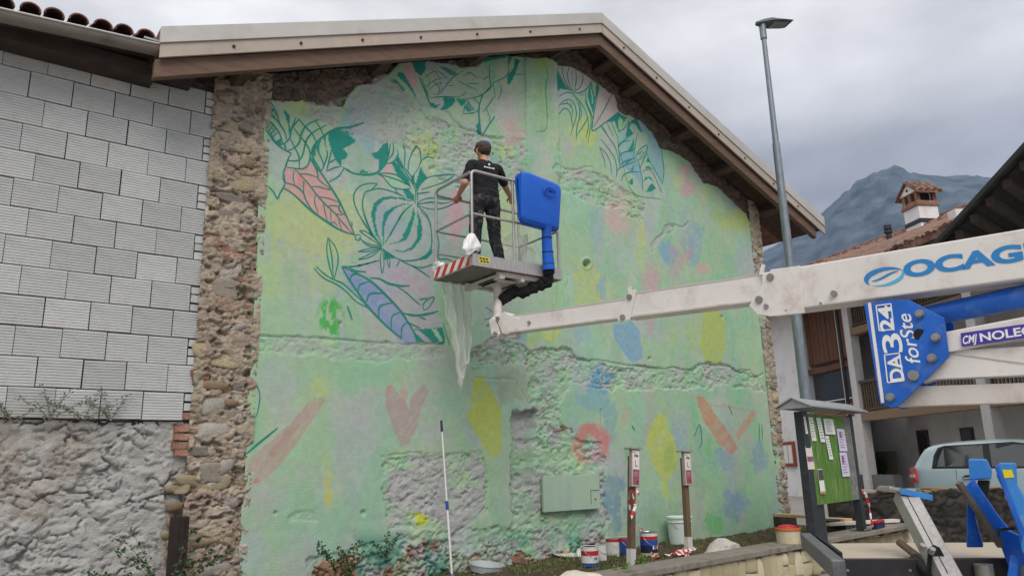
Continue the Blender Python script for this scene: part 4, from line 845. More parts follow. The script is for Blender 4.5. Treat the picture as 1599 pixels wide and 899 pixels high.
# --- basket
bk = MB(); bk.box(((BX0+BX1)/2, (BY0+BY1)/2, BZ+.02), (BX1-BX0-.012, BY1-BY0-.012, .04)); floor_ = bk.build('basket_floor', M_under, LT)
for nm, c, s_ in (('toe_board', ((BX0+BX1)/2, BY0, BZ+.075), (BX1-BX0, .02, .15)), ('toe_board', ((BX0+BX1)/2, BY1, BZ+.075), (BX1-BX0, .02, .15)),
                  ('toe_board', (BX0, (BY0+BY1)/2, BZ+.075), (.02, BY1-BY0-.022, .15)), ('toe_board', (BX1, (BY0+BY1)/2, BZ+.075), (.02, BY1-BY0-.022, .15))):
    MB().box(c, s_).build(nm, M_alu, LT, bevel=.003)
# striped reflector on the left end
yy0, yy1, zz0, zz1 = BY0+.04, BY1-.02, BZ+.012, BZ+.138; nst = 9; st = (yy1-yy0)/nst; lean = .10
for i in range(-1, nst+1):
    a0, a1 = yy0+i*st, yy0+(i+1)*st
    q = [(min(max(a, yy0), yy1), z) for a, z in ((a0, zz1), (a1, zz1), (a1+lean, zz0), (a0+lean, zz0))]
    q = [p for j, p in enumerate(q) if p != q[j-1]]
    if len(q) < 3: continue
    MB().prism([(BX0-.0105, a, z) for a, z in q], (-.002, 0, 0)).build('reflector_stripe', M_redr if i % 2 else M_whr, LT)
MB().box((BX0+.17, BY0-.0115, BZ+.085), (.15, .002, .075)).build('warning_sticker', M_yel, LT)
for i in range(6): MB().box((BX0+.118+.05*(i % 3)*.9+.01*(i//3), BY0-.0135, BZ+.10-.033*(i//3)), (.036, .002, .02)).build('printed_mark', M_blk_, LT)
TOP, MID = BZ+1.22, BZ+.66; r_ = .019
posts = {'fl': (BX0+.02, BY0+.02), 'fm': (5.47, BY0+.02), 'fr': (BX1-.02, BY0+.02), 'bl': (BX0+.02, BY1-.02), 'br': (BX1-.02, BY1-.02), 'bm': (5.5, BY1-.02)}
def rnd_path(P, rad=.07):
    out = [Vector(P[0])]
    for a, b, c in zip(P[:-2], P[1:-1], P[2:]):
        a, b, c = map(Vector, (a, b, c)); p = b+(a-b).normalized()*rad; q = b+(c-b).normalized()*rad
        for t in (0, .25, .5, .75, 1): out.append(p*(1-t)**2+b*2*t*(1-t)+q*t*t)
    return out+[Vector(P[-1])]
for k, (x, y) in posts.items():
    if k in ('fm', 'bm', 'br'): MB().cyl((x, y, BZ+.03), (x, y, TOP if k != 'br' else TOP-.02), r_*.9, n=10).build('rail_post', M_alu, LT, smooth=True, angle=50)
def rail(P, nm='guard_rail', r=r_, rad=.07): return MB().tube(rnd_path(P, rad), r, 10).build(nm, M_alu, LT, smooth=True, angle=60)
fl_, fr_, bl_, br_ = posts['fl'], posts['fr'], posts['bl'], posts['br']
rail([(*fl_, BZ+.03), (*fl_, TOP), (*fr_, TOP), (*fr_, BZ+.03)])
rail([(fl_[0], fl_[1]+.03, TOP-.02), (*bl_, TOP-.0), (*bl_, BZ+.03)], rad=.09)
rail([(bl_[0]+.02, bl_[1], TOP-.06), (br_[0], br_[1], TOP-.06)]); rail([(*br_, TOP-.03), (br_[0], fr_[1], TOP-.03)])
for a, b in ((fl_, fr_), (fl_, bl_), (bl_, br_), (br_, fr_)): rail([(*a, MID), (*b, MID)], 'middle_rail', .015)
rail([(bl_[0], bl_[1], BZ+.36), (br_[0], br_[1], BZ+.36)], 'middle_rail', .012)
# --- blue control cover with its cable sleeve, hung on the front rail
cx0, cx1, cy0, cz0, cz1 = 5.42, 6.10, BY0-.02, TOP-.62, TOP+.07
cb = bmesh.new(); bmesh.ops.create_cube(cb, size=1)
for v in cb.verts: v.co = Vector(((cx0+cx1)/2+v.co.x*(cx1-cx0)*(1 if v.co.z > 0 else .93), cy0-.13+v.co.y*.26*(1 if v.co.z > 0 else .62)+(.02 if v.co.z < 0 else 0), (cz0+cz1)/2+v.co.z*(cz1-cz0)-(.05 if v.co.x > 0 and v.co.z > 0 else 0)-(0 if v.co.x < 0 else .03)))
bmesh.ops.bevel(cb, geom=cb.edges[:], offset=.11, segments=3, affect='EDGES', profile=.55)
me = bpy.data.meshes.new('control_cover'); cb.to_mesh(me); cb.free(); me.materials.append(M_bplast); me.polygons.foreach_set('use_smooth', [True]*len(me.polygons))
try: me.set_sharp_from_angle(angle=math.radians(28))
except Exception: pass
cov = link('control_cover', me, LT); cov.location = -ORG[LT]
lg = [((cx0+cx1)/2+.09+.10*math.cos(t), cy0-.262, cz1-.24+.055*math.sin(t)) for t in np.linspace(0, 2*math.pi, 25)]
MB().tube(lg, .009, 6).build('embossed_emblem', M_bplast, LT, smooth=True)
lg = [((cx0+cx1)/2+.09+.055*math.cos(t), cy0-.262, cz1-.24+.028*math.sin(t)) for t in np.linspace(.4, 3.9, 16)]
MB().tube(lg, .008, 6).build('embossed_emblem', M_bplast, LT, smooth=True)
tx_ = cx0+.47; tp = [(tx_, cy0-.12, cz0+.06), (tx_, cy0-.10, cz0-.02), (tx_+.02, cy0-.08, cz0-.24), (tx_+.05, cy0-.06, cz0-.52)]
slv = MB().tube(tp, [.085, .062, .068, .082], 14).build('cable_duct', M_bplast, LT, smooth=True, angle=50)
for t in (.18, .55, .85):
    a, b = Vector(tp[1]), Vector(tp[3]); c = a.lerp(b, t); MB().cyl(c-(b-a).normalized()*.004, c+(b-a).normalized()*.004, .073+.008*t, n=14).build('joint_ring', M_blk_, slv)
PIV = np.array(onY(778, 468, 7.5))
path = [(tx_+.06, cy0-.05, cz0-.50), (tx_+.08, cy0+.02, cz0-.68), (tx_-.02, cy0+.12, BZ-.10), (tx_-.2, cy0+.2, BZ-.20), (5.62, 7.42, BZ-.17), (5.42, 7.42, BZ-.33)]
q = [np.array(p, float) for p in path]; fine = []
for i in range(len(q)-1):
    for t in np.linspace(0, 1, 7, endpoint=False): fine.append(q[i]*(1-t)+q[i+1]*t)
fine.append(q[-1]); rr = [.072+.010*math.sin(i*1.3)+.008*math.sin(i*3.1) for i in range(len(fine))]; rr[-1] = .05; rr[0] = .06
slb = MB().tube(fine, rr, 14).build('cable_sleeve', M_blackcloth, LT, smooth=True); tx3 = bpy.data.textures.new('folds', 'CLOUDS'); tx3.noise_scale = .07; dm_ = slb.modifiers.new('s', 'SUBSURF'); dm_.levels = dm_.render_levels = 2; dm_ = slb.modifiers.new('d', 'DISPLACE'); dm_.texture = tx3; dm_.strength = .05
# --- bracket and pivot under the floor
ub = MB(); ub.bar((5.25, 7.24, BZ-.02), (6.0, 7.24, BZ-.02), .05, .07); ub.bar((5.3, 7.2, BZ-.055), (5.3, 7.98, BZ-.055), .08, .07); ub.bar((5.62, 7.2, BZ-.055), (5.62, 7.9, BZ-.055), .06, .07); ub.bar((5.2, 7.86, BZ-.05), (5.8, 7.86, BZ-.05), .06, .06)
ub.box((5.46, 7.5, BZ-.075), (.4, .34, .03)); ub.build('basket_bracket', M_whited, LT, bevel=.004)
MB().cyl((5.44, 7.5, BZ-.3), (5.44, 7.5, BZ-.06), .055, n=16).build('basket_pivot', M_whited, LT, smooth=True, angle=40)
# --- boom: three telescoping sections; distances follow the photograph's taper
def dep(x): return 1/(1/8.9+(x-790)*7.91e-5)
def bp(x, y): return Vector(atd(x, y, dep(x)))
fA, fB = bp(797, 508), bp(1010, 479); mA, mB_ = bp(985, 480), bp(1230, 447); gA, gB = bp(1200, 461), bp(1900, 357)
ax = (gB-gA).normalized(); side = ax.cross(Vector((0, 0, 1))).normalized(); upv = side.cross(ax).normalized()   # side points away from the camera or to it
if side.dot(Vector(CAM)-gA) < 0: side = -side
def section(nm, a, b, w, hgt, rail_=True):
    m = MB(); m.bar(a, b, w, hgt, upv)
    o = m.build(nm, M_white, LT, bevel=.012)
    if rail_:
        d = (b-a).normalized(); p = a-upv*(hgt/2-.012)+side*(w/2+.006); q_ = b-upv*(hgt/2-.012)+side*(w/2+.006)
        MB().bar(p, q_, .012, .018, upv).build('slide_strip', M_whited, o)
        p = a+upv*(hgt/2-.006)+side*(w/2+.002); q_ = b+upv*(hgt/2-.006)+side*(w/2+.002); MB().bar(p, q_, .006, .01, upv).build('slide_strip', M_whited, o)
    return o
s1 = section('boom_section', fA, fB, .15, .205); s2 = section('boom_section', mA, mB_, .20, .255); s3 = section('boom_section', gA, gB, .27, .375, False)
def on_side(a, along, up, w): return a+ax*along+upv*up+side*w
def bolt(parent, p, r=.022, d=.02): MB().cyl(p-side*.005, p+side*d, r, n=10).build('bolt', M_steel, parent)
def plate(parent, o, pts, t=.02, m=M_white): return MB().prism([o+ax*a+upv*b for a, b in pts], side*t).build('end_plate', m, parent, bevel=.003)
e1 = mA+side*.103; pl_ = plate(s2, e1, [(-.09, -.16), (.05, -.15), (.14, .14), (.12, .16), (.05, .13), (-.1, -.1)], .012)
for a, b in ((.06, .085), (-.03, -.115)): bolt(s2, e1+ax*a+upv*b, .03, .03)
MB().bar(e1+ax*.06+upv*.12, e1+ax*.06+upv*.20, .02, .03, ax).build('lug', M_white, s2)
e2 = gA+side*.138; pl_ = plate(s3, e2, [(-.06, -.19), (.06, -.225), (.36, -.235), (.36, .19), (.10, .20), (-.13, -.10)], .014)
for a, b, r in ((.09, .13, .034), (-.03, -.06, .034), (.03, -.13, .022), (.62, -.10, .026)): bolt(s3, e2+ax*a+upv*b, r, .03)
for a, b in ((.2, -.19), (.5, -.165)): bolt(s3, e2+ax*a+upv*b, .009, .016)
MB().bar(e2+ax*.0+upv*.17, e2+ax*.03+upv*.26, .02, .03, ax).build('lug', M_white, s3)
bolt(s1, on_side(fA, .35, -.02, .076), .02, .018)
# tip knuckle
tk = fA+side*.085; k1 = MB().prism([tk+ax*a+upv*b for a, b in ((-.16, .12), (-.02, .155), (.13, .075), (.2, .055), (.17, -.07), (.02, -.12), (-.06, -.10))], -side*.17).build('tip_bracket', M_white, LT, bevel=.006)
bolt(k1, tk+ax*-.12+upv*.085, .026, .02); MB().prism([tk+side*.005+ax*a+upv*b for a, b in ((-.26, .09), (-.2, .12), (-.13, .02), (-.09, -.1), (-.14, -.15), (-.22, -.1))], -side*.15).build('tip_link', M_white, LT, bevel=.006)
bolt(k1, tk+ax*-.15+upv*-.10, .03, .03); MB().cyl(Vector((5.44, 7.5, BZ-.28)), fA-ax*.2+upv*.05, .05, .06, 12).build('tip_pivot', M_whited, LT, smooth=True, angle=40)
MB().box(fA+ax*.06-upv*.13, (.12, .1, .06), Matrix((ax, side, upv)).transposed()).build('roller_housing', M_whited, LT, bevel=.008)
# lettering on the boom
so = gA+side*.1365
def img_on_boom(px, py):
    r = Vector(ray(px, py)); t = (so-Vector(CAM)).dot(side)/r.dot(side); return Vector(CAM)+r*t
pO = img_on_boom(1412, 433); pT = img_on_boom(1414, 412); hgt_ = (pT-pO).length
text_mesh('lettering', 'OCAGE', M_logo, pO+side*.002, ax, upv, hgt_*1.16, (img_on_boom(1599, 388)-pO).length*1.16, .045, .0, spacing=.98).build('boom_lettering', M_logo, s3)
cS = (img_on_boom(1349, 432)+img_on_boom(1413, 432))/2+upv*.0; ra, rb = (img_on_boom(1413, 432)-img_on_boom(1349, 432)).length/2, hgt_*.72
def crescent(t0, t1, ro, ri, sx=0, sy=0):
    n = 18; o_ = []; i_ = []
    for t in np.linspace(t0, t1, n):
        o_.append(cS+side*.002+ax*(ra*ro*math.cos(t))+upv*(rb*ro*math.sin(t))); k = math.sin((t-t0)/(t1-t0)*math.pi); rin = ro-(ro-ri)*k
        i_.append(cS+side*.002+ax*(ra*rin*math.cos(t)+sx*k)+upv*(rb*rin*math.sin(t)+sy*k))
    m = MB(); m.add(o_+i_, [(j, j+1, n+j+1, n+j) for j in range(n-1)]); return m
crescent(.35, 3.9, 1, .55).build('boom_emblem', M_logo, s3); crescent(-2.3, .4, .98, .68).build('boom_emblem', pm('logo_light', S(84, 176, 220), .45, var=.05), s3)
m = MB(); n = 14; sw = [cS+side*.003+ax*(ra*x)+upv*(rb*(.32*math.sin(x*2.6)+.10)) for x in np.linspace(-.62, .72, n)]; m.add(sw+[p-upv*rb*(.05+.2*math.sin((i+.5)/n*math.pi)) for i, p in enumerate(sw)], [(j, j+1, n+j+1, n+j) for j in range(n-1)]); m.build('boom_emblem', M_logo, s3)
# --- blue knuckle plate, cylinder and lower arms
def lp(x, y, off=0.): # point in the vertical plane of the boom's near side, shifted
    r = Vector(ray(x, y)); q0 = so+side*off; t = (q0-Vector(CAM)).dot(side)/r.dot(side); return Vector(CAM)+r*t
outl = [(1349, 474), (1372, 470), (1418, 467), (1474, 496), (1482, 556), (1405, 632), (1392, 636), (1374, 630)]
pk = MB().prism([lp(x, y, .02) for x, y in outl], -side*.025).build('knuckle_plate', M_blue, LT, bevel=.003)
MB().prism([lp(x, y, .02)-side*.36 for x, y in outl], -side*.025).build('knuckle_plate', M_blue, LT, bevel=.003)
MB().prism([lp(x, y, .021) for x, y in ((1355, 473), (1360, 472), (1381, 628), (1376, 629))], side*.002).build('edge_stripe', M_whr, pk)
for x, y in ((1437, 490), (1462, 527), (1456, 559), (1391, 620)): bolt(pk, lp(x, y, .02), .034, .03); bolt(pk, lp(x, y, .05), .02, .025)
MB().cyl(lp(1436, 522, .010), lp(1436, 522, .0235), .045, n=20).build('hole', M_dark, pk); bolt(pk, lp(1427, 586, .02), .042, .02)
o0 = lp(1404, 595, .022); e_x = (lp(1377, 476, .022)-o0).normalized(); e_y = side.cross(e_x)
if e_y.dot(ax) > 0: e_y = -e_y
# wording runs up the plate
tw = (lp(1377, 478, .022)-lp(1403, 597, .022))
M_wt = pm('white_lettering', S(232, 230, 226), .5, var=.03)
def plate_text(tx, x0, y0, x1, y1, hpx, bold, shear, wid=None):
    a_, b_ = lp(x0, y0, .0225), lp(x1, y1, .0225); X_ = (b_-a_); Y_ = Vector(side).cross(X_.normalized())
    if Y_.dot(upv)+0*1 < 0 and abs(Y_.dot(upv)) > .8: Y_ = -Y_
    if Y_.dot(ax) > 0: Y_ = -Y_
    H_ = hpx/1171*dep(1415)
    text_mesh('plate_lettering', tx, M_wt, a_, X_, Y_, H_, X_.length, bold, shear).build('plate_lettering', M_wt, pk)
plate_text('DA', 1412, 594, 1405, 553, 19, .03, 0); plate_text('3', 1410, 549, 1405, 519, 27, .012, 0); plate_text('24', 1396, 516, 1391, 476, 19, .03, 0); plate_text('forSte', 1437, 566, 1421, 488, 19, .008, .25)
for a_, b_, c_, d_ in (((1386, 597), (1411, 594), (1404, 551), (1381, 554)), ((1373, 516), (1396, 514), (1391, 474), (1368, 477))):
    pts_ = [lp(*q, .0225) for q in (a_, b_, c_, d_)]
    for i in range(4): MB().bar(pts_[i], pts_[(i+1) % 4], .003, .009, side.cross(pts_[(i+1) % 4]-pts_[i])).build('lettering_border', M_wt, pk)
MB().cyl(lp(1448, 494, -.18), lp(1900, 400, -.18), .085, .095, 20).build('lift_cylinder', M_blue, LT, smooth=True, angle=40)
MB().bar(lp(1466, 538, -.08), lp(1900, 458, -.08), .12, .16, upv).build('lower_arm', M_white, LT, bevel=.008)
ar2 = MB().prism([lp(x, y, -.05) for x, y in ((1470, 556), (1500, 546), (1640, 538), (1900, 524), (1900, 590), (1640, 584), (1460, 592), (1440, 598))], -side*.14).build('lower_arm', M_white, LT, bevel=.006)
MB().bar(lp(1484, 551, -.045), lp(1640, 572, -.045), .004, .008, upv).build('weld_seam', M_whited, ar2)
MB().prism([lp(x, y, -.09) for x, y in ((1420, 603), (1640, 596), (1900, 588), (1900, 622), (1640, 627), (1402, 635))], -side*.12).build('lower_arm', M_whited, LT, bevel=.006)
sp = MB().prism([lp(x, y, -.005) for x, y in ((1500, 520), (1640, 500), (1640, 522), (1502, 541))], side*.002).build('hire_sticker', M_purple, LT)
a_, b_ = lp(1531, 533, -.0025), lp(1640, 517, -.0025)
text_mesh('sticker_lettering', 'NOLEGGI', M_wt, a_, b_-a_, upv, .062, (b_-a_).length, .025).build('sticker_lettering', M_wt, sp)
a_, b_ = lp(1504, 537, -.0025), lp(1527, 533, -.0025); text_mesh('sticker_lettering', 'CMJ', M_wt, a_, b_-a_, upv, .06, (b_-a_).length, .02, .3).build('sticker_lettering', M_wt, sp)
# --- turret and deck of the carrier truck (mostly outside the picture)
tur = MB(); c_ = lp(1900, 560, -.1); tur.box((c_[0]+.1, c_[1]-.2, 1.7), (.6, .6, 2.3)); tur.build('turret', M_blue, LT, bevel=.03)
DZ = 1.02
M_deck = pm('deck_boards', S(176, 164, 148), .8, var=.08, vscale=3, stretch=(1, 6, 1), bump=.3, bscale=20, dirt=(S(140, 128, 112), 3, .5))
M_trim = pm('dark_trim', S(38, 36, 40), .6, var=.3, vscale=5, dirt=(S(84, 62, 52), 5, .7)); M_grey = pm('grey_rail', S(92, 94, 96), .5, .3, var=.12, vscale=5, dirt=(S(150, 150, 150), 14, .5))
dL = onZ(1272, 848, DZ); dR = onZ(1560, 846, DZ); nL = onZ(1302, 874, DZ); ud = Vector(dR-dL).normalized(); vd = Vector((ud[1], -ud[0], 0))
if vd.dot(Vector(nL-dL)) < 0: vd = -vd
dlen = Vector(nL-dL).dot(vd); o_ = Vector(dL)
def dk(a, b, z=0.): return o_+ud*a+vd*b+Vector((0, 0, z))
sk = Vector(nL-dL).dot(ud)/dlen
MB().prism([dk(0, 0), dk(3.4, 0), dk(3.4+sk*dlen, dlen), dk(sk*dlen, dlen)], (0, 0, -.05)).build('deck', M_deck, LT)
MB().prism([dk(sk*dlen, dlen+.004, .012), dk(3.4, dlen+.004, .012), dk(3.4, dlen+.004, -.16), dk(sk*dlen, dlen+.004, -.16)], vd*.05).build('deck_edge', M_trim, LT, bevel=.004)
for a in (.06, .4, .8, 1.2, 1.6): MB().cyl(dk(sk*dlen+a, dlen+.054, -.05), dk(sk*dlen+a, dlen+.06, -.05), .008, n=8).build('rivet', M_steel, LT)
MB().bar(dk(-.05, -.05, .02), dk(-.05+sk*(dlen+.6), dlen+.6, .02), .07, .1).build('side_rail', M_grey, LT, bevel=.006)
MB().bar(dk(.03, -.03, .02), dk(.03+sk*(dlen+.1), dlen+.1, .02), .02, .07).build('rubber_strip', M_blk_, LT)
MB().prism([dk(sk*dlen+.3, dlen+.1, -.165), dk(3.4, dlen+.1, -.165), dk(3.4, 0, -.165), dk(.1, 0, -.165)], (0, 0, -.12)).build('chassis_frame', M_trim, LT)
for a, b in ((1.0, .15), (2.9, .15)):
    for s2 in (0, 1): pass
    c0 = dk(a, .05, -DZ+.38); wh = MB().cyl(c0, c0+vd*.26, .38, n=28).build('wheel', M_blk_, LT, smooth=True, angle=40); MB().cyl(c0+vd*.25, c0+vd*.275, .2, n=20).build('rim', M_steel, wh)
# stowed aluminium outrigger leg with its ribbed foot
lt_, lb = Vector(atd(1412, 772, 4.75)), Vector(atd(1482, 905, 4.15)); dl = (lb-lt_).normalized(); wv = Vector(atd(1430, 772, 4.75))-Vector(atd(1400, 772, 4.75)); wv -= dl*wv.dot(dl); wv.normalize(); nv = dl.cross(wv).normalized()
if nv.dot(Vector(CAM)-lt_) < 0: nv = -nv
leg = MB().bar(lt_, lb+dl*.6, .115, .10, nv).build('outrigger_leg', M_alu, LT, bevel=.005)
MB().bar(lt_+nv*.051+wv*-.02, lb+nv*.051+wv*-.02, .004, .004, nv).build('leg_groove', M_dark, leg)
ft = Vector(atd(1412, 768, 4.75)); fx = Vector(atd(1428, 775, 4.75))-Vector(atd(1380, 765, 4.75)); fx.normalize(); fy = Vector((0, 0, 1)).cross(fx).normalized()
fo = MB().box(ft, (.27, .15, .02), Matrix((fx, fy, fx.cross(fy))).transposed()).build('foot_plate', M_alu, LT, bevel=.004)
for i in range(6): c_ = ft+fx*(-.11+.044*i)+Vector((0, 0, .013)); MB().box(c_, (.012, .15, .01), Matrix((fx, fy, fx.cross(fy))).transposed()).build('foot_rib', M_alu, fo)
MB().box(ft-fy*.081+fx*.03-Vector((0, 0, .004)), (.2, .014, .035), Matrix((fx, fy, fx.cross(fy))).transposed()).build('foot_edge', M_blue2, fo)
brk_ = MB().prism([Vector(atd(x, y, 4.25)) for x, y in ((1448, 860), (1456, 855), (1466, 860), (1490, 905), (1446, 905))], nv*.03).build('leg_bracket', M_blk_, LT, bevel=.004)
for x, y in ((1440, 855), (1455, 861)): p = Vector(atd(x, y, 4.22)); MB().cyl(p-nv*.01, p+nv*.025, .016, n=10).build('bolt', M_steel, leg)
MB().cyl(Vector(atd(1404, 846, 4.6)), Vector(atd(1455, 885, 4.3)), .022, n=12).build('leg_strut', pm('rusty_steel', S(104, 84, 68), .7, .3, var=.25, vscale=12), LT, smooth=True, angle=40)
MB().cyl(Vector(atd(1428, 872, 4.42)), Vector(atd(1462, 905, 4.22)), .034, n=12).build('strut_sleeve', M_blk_, LT, smooth=True, angle=40)
# blue stabiliser frame on the right
def bb(pts, d, t, m=M_blue, nm='stabiliser_frame'): return MB().prism([Vector(atd(x, y, d)) for x, y in pts], Vector(ray(1560, 780)).normalized()*t).build(nm, m, LT, bevel=.008)
bb([(1512, 716), (1541, 716), (1549, 734), (1548, 747), (1514, 749)], 4.3, .14, M_blue2, 'stabiliser_cap'); bb([(1514, 750), (1520, 750), (1520, 780), (1516, 782)], 4.33, .08)
bb([(1526, 749), (1546, 749), (1542, 788), (1548, 800), (1530, 790)], 4.34, .06, M_blk_, 'rubber_buffer')
bb([(1510, 778), (1522, 765), (1524, 812), (1536, 854), (1509, 854)], 4.36, .1)
bb([(1502, 764), (1520, 746), (1556, 800), (1582, 832), (1592, 850), (1564, 850), (1530, 800)], 4.28, .1)
MB().bar(Vector(atd(1497, 753, 4.24)), Vector(atd(1563, 852, 4.2)), .028, .03).build('frame_edge', pm('worn_steel', S(104, 98, 90), .6, .5, var=.3, vscale=9), LT)
bb([(1556, 742), (1560, 722), (1587, 722), (1589, 756), (1640, 850), (1640, 899), (1596, 862), (1588, 810)], 4.05, .12, M_blue2, 'stabiliser_leg')
bb([(1553, 728), (1559, 724), (1600, 826), (1596, 846)], 4.04, .12)
bb([(1562, 822), (1590, 834), (1640, 860), (1640, 930), (1580, 899), (1562, 850)], 4.22, .1); bb([(1578, 866), (1592, 870), (1588, 905), (1572, 905)], 4.1, .08)
ys = bb([(1565, 733), (1580, 733), (1584, 745), (1568, 746)], 4.045, .004, M_yel, 'warning_sticker')
MB().tube([Vector(atd(x, y, 4.15)) for x, y in ((1559, 832), (1560, 826), (1572, 825), (1583, 824))], .008, 6).build('hose_clip', M_blk_, LT)
# outrigger standing on the road carries the frame
for x in (1535, 1600): p = Vector(atd(x, 880, 4.25)); MB().cyl((p[0], p[1], .02), (p[0], p[1], p[2]), .05, n=14).build('outrigger_jack', M_steel, LT, smooth=True, angle=40); MB().cyl((p[0], p[1], 0), (p[0], p[1], .03), .16, n=18).build('jack_foot', M_blue, LT)

# ================================================================== sheets of plastic film round the basket
M_film = pm('plastic_film', S(224, 224, 218), .3, var=.1, vscale=9, alpha=.42, spec=.5, bump=.5, bscale=18, stretch=(3, 3, .7))
def film(name, label, pts_fun, nu, nv_, group=None):
    A, B = np.meshgrid(np.linspace(0, 1, nu), np.linspace(0, 1, nv_)); P = pts_fun(A, B); o = sheet(name, P[0], P[1], P[2], np.ones_like(A, bool), M_film); return tag(o, label, 'plastic sheet')
def f1_(a, b):                                 # hangs from the basket's rear left corner down to a point
    w = (1-b)**.45*.42+.07; fold = .05*np.sin(a*17+b*4)*(1-.3*b)+.035*np.sin(a*37+2+b*5)+.02*np.sin(b*23+a*9)
    return (4.92+.10*b+a*w*.85+.22*b*.5, 8.0+fold-.06*b, 4.0-1.22*b*(1+.12*np.sin(a*5)+.05*np.sin(a*23))-.1*np.abs(a-.5))
film('plastic_sheet', 'cloudy plastic film hanging in folds below the lift basket', f1_, 40, 50)
def f2_(a, b):
    return (5.52+.62*a+.03*np.sin(b*9), 7.55+.12*np.sin(a*9+b*2)+.04*np.sin(a*31), 4.03+(.60-.28*np.abs(a-.45)+.03*np.sin(a*23))*(1-b))
film('plastic_sheet', 'crumpled clear plastic film standing inside the lift basket', f2_, 40, 26)
M_wp = pm('white_bag_plastic', S(226, 226, 224), .4, var=.06, vscale=8, bump=.4, bscale=16)
def wrap(name, label, c, r, seed):
    me_ = lumpy(name, M_wp, r, seed, .5, 4)
    for v in me_.vertices:
        q = .8+.5*fbm(np.array([v.co.x*26+v.co.y*11]), np.array([v.co.z*22+v.co.y*9]), seed, 3)[0]; v.co *= q
    o = link(name, me_, None, c); return tag(o, label, 'plastic wrap')
    o = link(name, lumpy(name, M_wp, r, seed, .35, 3), None, c); tag(o, label, 'plastic wrap')
A_w, B_w = np.meshgrid(np.linspace(0, 2*math.pi, 49), np.linspace(0, 1, 26)); r_w = .026+.085*B_w**.7*(1-.5*sst(.75, 1, B_w))*(1+.28*np.sin(A_w*3+B_w*4)+.16*np.sin(A_w*7-B_w*6))
ow = sheet('plastic_wrap', BX0+.02-.03*B_w+r_w*1.25*np.cos(A_w), BY0+.02+r_w*.8*np.sin(A_w), BZ+.40-.25*B_w*(1+.15*np.sin(A_w*2)), np.ones_like(A_w, bool), M_wp); tag(ow, 'white plastic wrapped round the basket post by the striped board', 'plastic wrap')
wrap('plastic_wrap', 'small white plastic wrap at the foot of the basket rear post', (BX0+.02, BY1-.06, BZ+.17), (.035, .09, .05), 95)
# ================================================================== THE PAINTER
PFX, PFY, PFZ = 5.36, 7.62, BZ+.042
PERS = thing('person', 'person in black t-shirt, spattered work trousers and cap standing in the basket, facing the mural', 'person', (PFX, PFY, PFZ))
CAPS = []                                      # (p0, p1, r0, r1, tag, flatten)
def cap(p0, p1, r0, r1, tg, fl=1.): CAPS.append((np.array(p0, float), np.array(p1, float), r0, r1, tg, fl))
# local frame: x right (as seen from behind), y forward to the wall, z up
H0 = .0
legs = {-1: ((-.11, .0, .95), (-.13, .05, .50), (-.15, -.0, .09)), 1: ((.10, .0, .95), (.15, .04, .50), (.21, -.03, .09))}
for s, (hp, kn, an) in legs.items():
    cap(hp, kn, .105, .075, 'trouser'); cap(kn, an, .078, .062, 'trouser'); cap((an[0], an[1]+.0, .06), (an[0], an[1], .12), .064, .062, 'trouser')
    cap((an[0], an[1]-.04, .045), (an[0]+.03*s, an[1]+.17, .035), .046, .04, 'shoe'); 
cap((-.075, .0, .97), (.075, .0, .97), .125, .125, 'trouser'); cap((-.06, 0, 1.05), (.06, 0, 1.05), .125, .125, 'shirt')
cap((-.07, .01, 1.06), (-.09, .0, 1.40), .115, .10, 'shirt'); cap((.07, .01, 1.06), (.09, .0, 1.40), .115, .10, 'shirt'); cap((0, .02, 1.1), (0, .0, 1.40), .12, .115, 'shirt')
cap((-.15, -.005, 1.43), (.15, -.005, 1.43), .075, .075, 'shirt'); cap((-.05, 0, 1.46), (.05, 0, 1.46), .07, .07, 'shirt')
cap((0, -.005, 1.46), (0, .02, 1.57), .06, .055, 'skin')
arms = {-1: ((-.20, 0, 1.43), (-.30, -.02, 1.16), (-.27, .2, 1.09)), 1: ((.20, 0, 1.43), (.36, .10, 1.27), (.56, .32, 1.24))}
for s, (sh_, el_, wr) in arms.items():
    mid = tuple(np.array(sh_)*.28+np.array(el_)*.72)
    cap(sh_, mid, .066, .062, 'shirt'); cap(sh_, el_, .058, .045, 'skin'); cap(el_, wr, .046, .030, 'skin')
    d = np.array(wr)-np.array(el_); d /= np.linalg.norm(d); sx = np.cross(d, [0, 0, 1]); sx /= np.linalg.norm(sx); uz = np.cross(sx, d)
    w = np.array(wr)
    cap(w, w+d*.085-uz*.005, .027, .034, 'skin'); cap(w+d*.05-sx*.018, w+d*.085-sx*.028, .018, .014, 'skin'); cap(w+d*.05+sx*.018, w+d*.085+sx*.028, .018, .014, 'skin')
    for k, (o, L_) in enumerate(((-.030, .062), (-.011, .075), (.010, .070), (.029, .054))):
        a = w+d*.09+sx*o; b = a+d*L_*.5-uz*.012; c = b+d*L_*.25-uz*L_*.42; cap(a, b, .0095, .009, 'skin'); cap(b, c, .009, .0078, 'skin')
    th = w+d*.035-sx*.03*s; cap(th, th+d*.035-sx*.026*s-uz*.012, .012, .011, 'skin'); cap(th+d*.035-sx*.026*s-uz*.012, th+d*.065-sx*.024*s-uz*.03, .011, .009, 'skin')
hc = np.array((0, .035, 1.675)); cap(hc+(0, -.015, .03), hc+(0, .005, -.02), .092, .086, 'skin'); cap(hc+(0, .03, -.05), hc+(0, .06, -.085), .06, .045, 'skin'); cap(hc+(0, .0, .0), hc+(0, -.03, .0), .09, .088, 'hair')
cap(hc+(0, .098, -.005), hc+(0, .112, -.03), .011, .015, 'skin')
for s in (-1, 1): cap(hc+(s*.088, .0, -.005), hc+(s*.094, -.004, -.04), .016, .011, 'skin'); cap(hc+(s*.033, .083, .012), hc+(s*.034, .086, .012), .014, .014, 'skin')
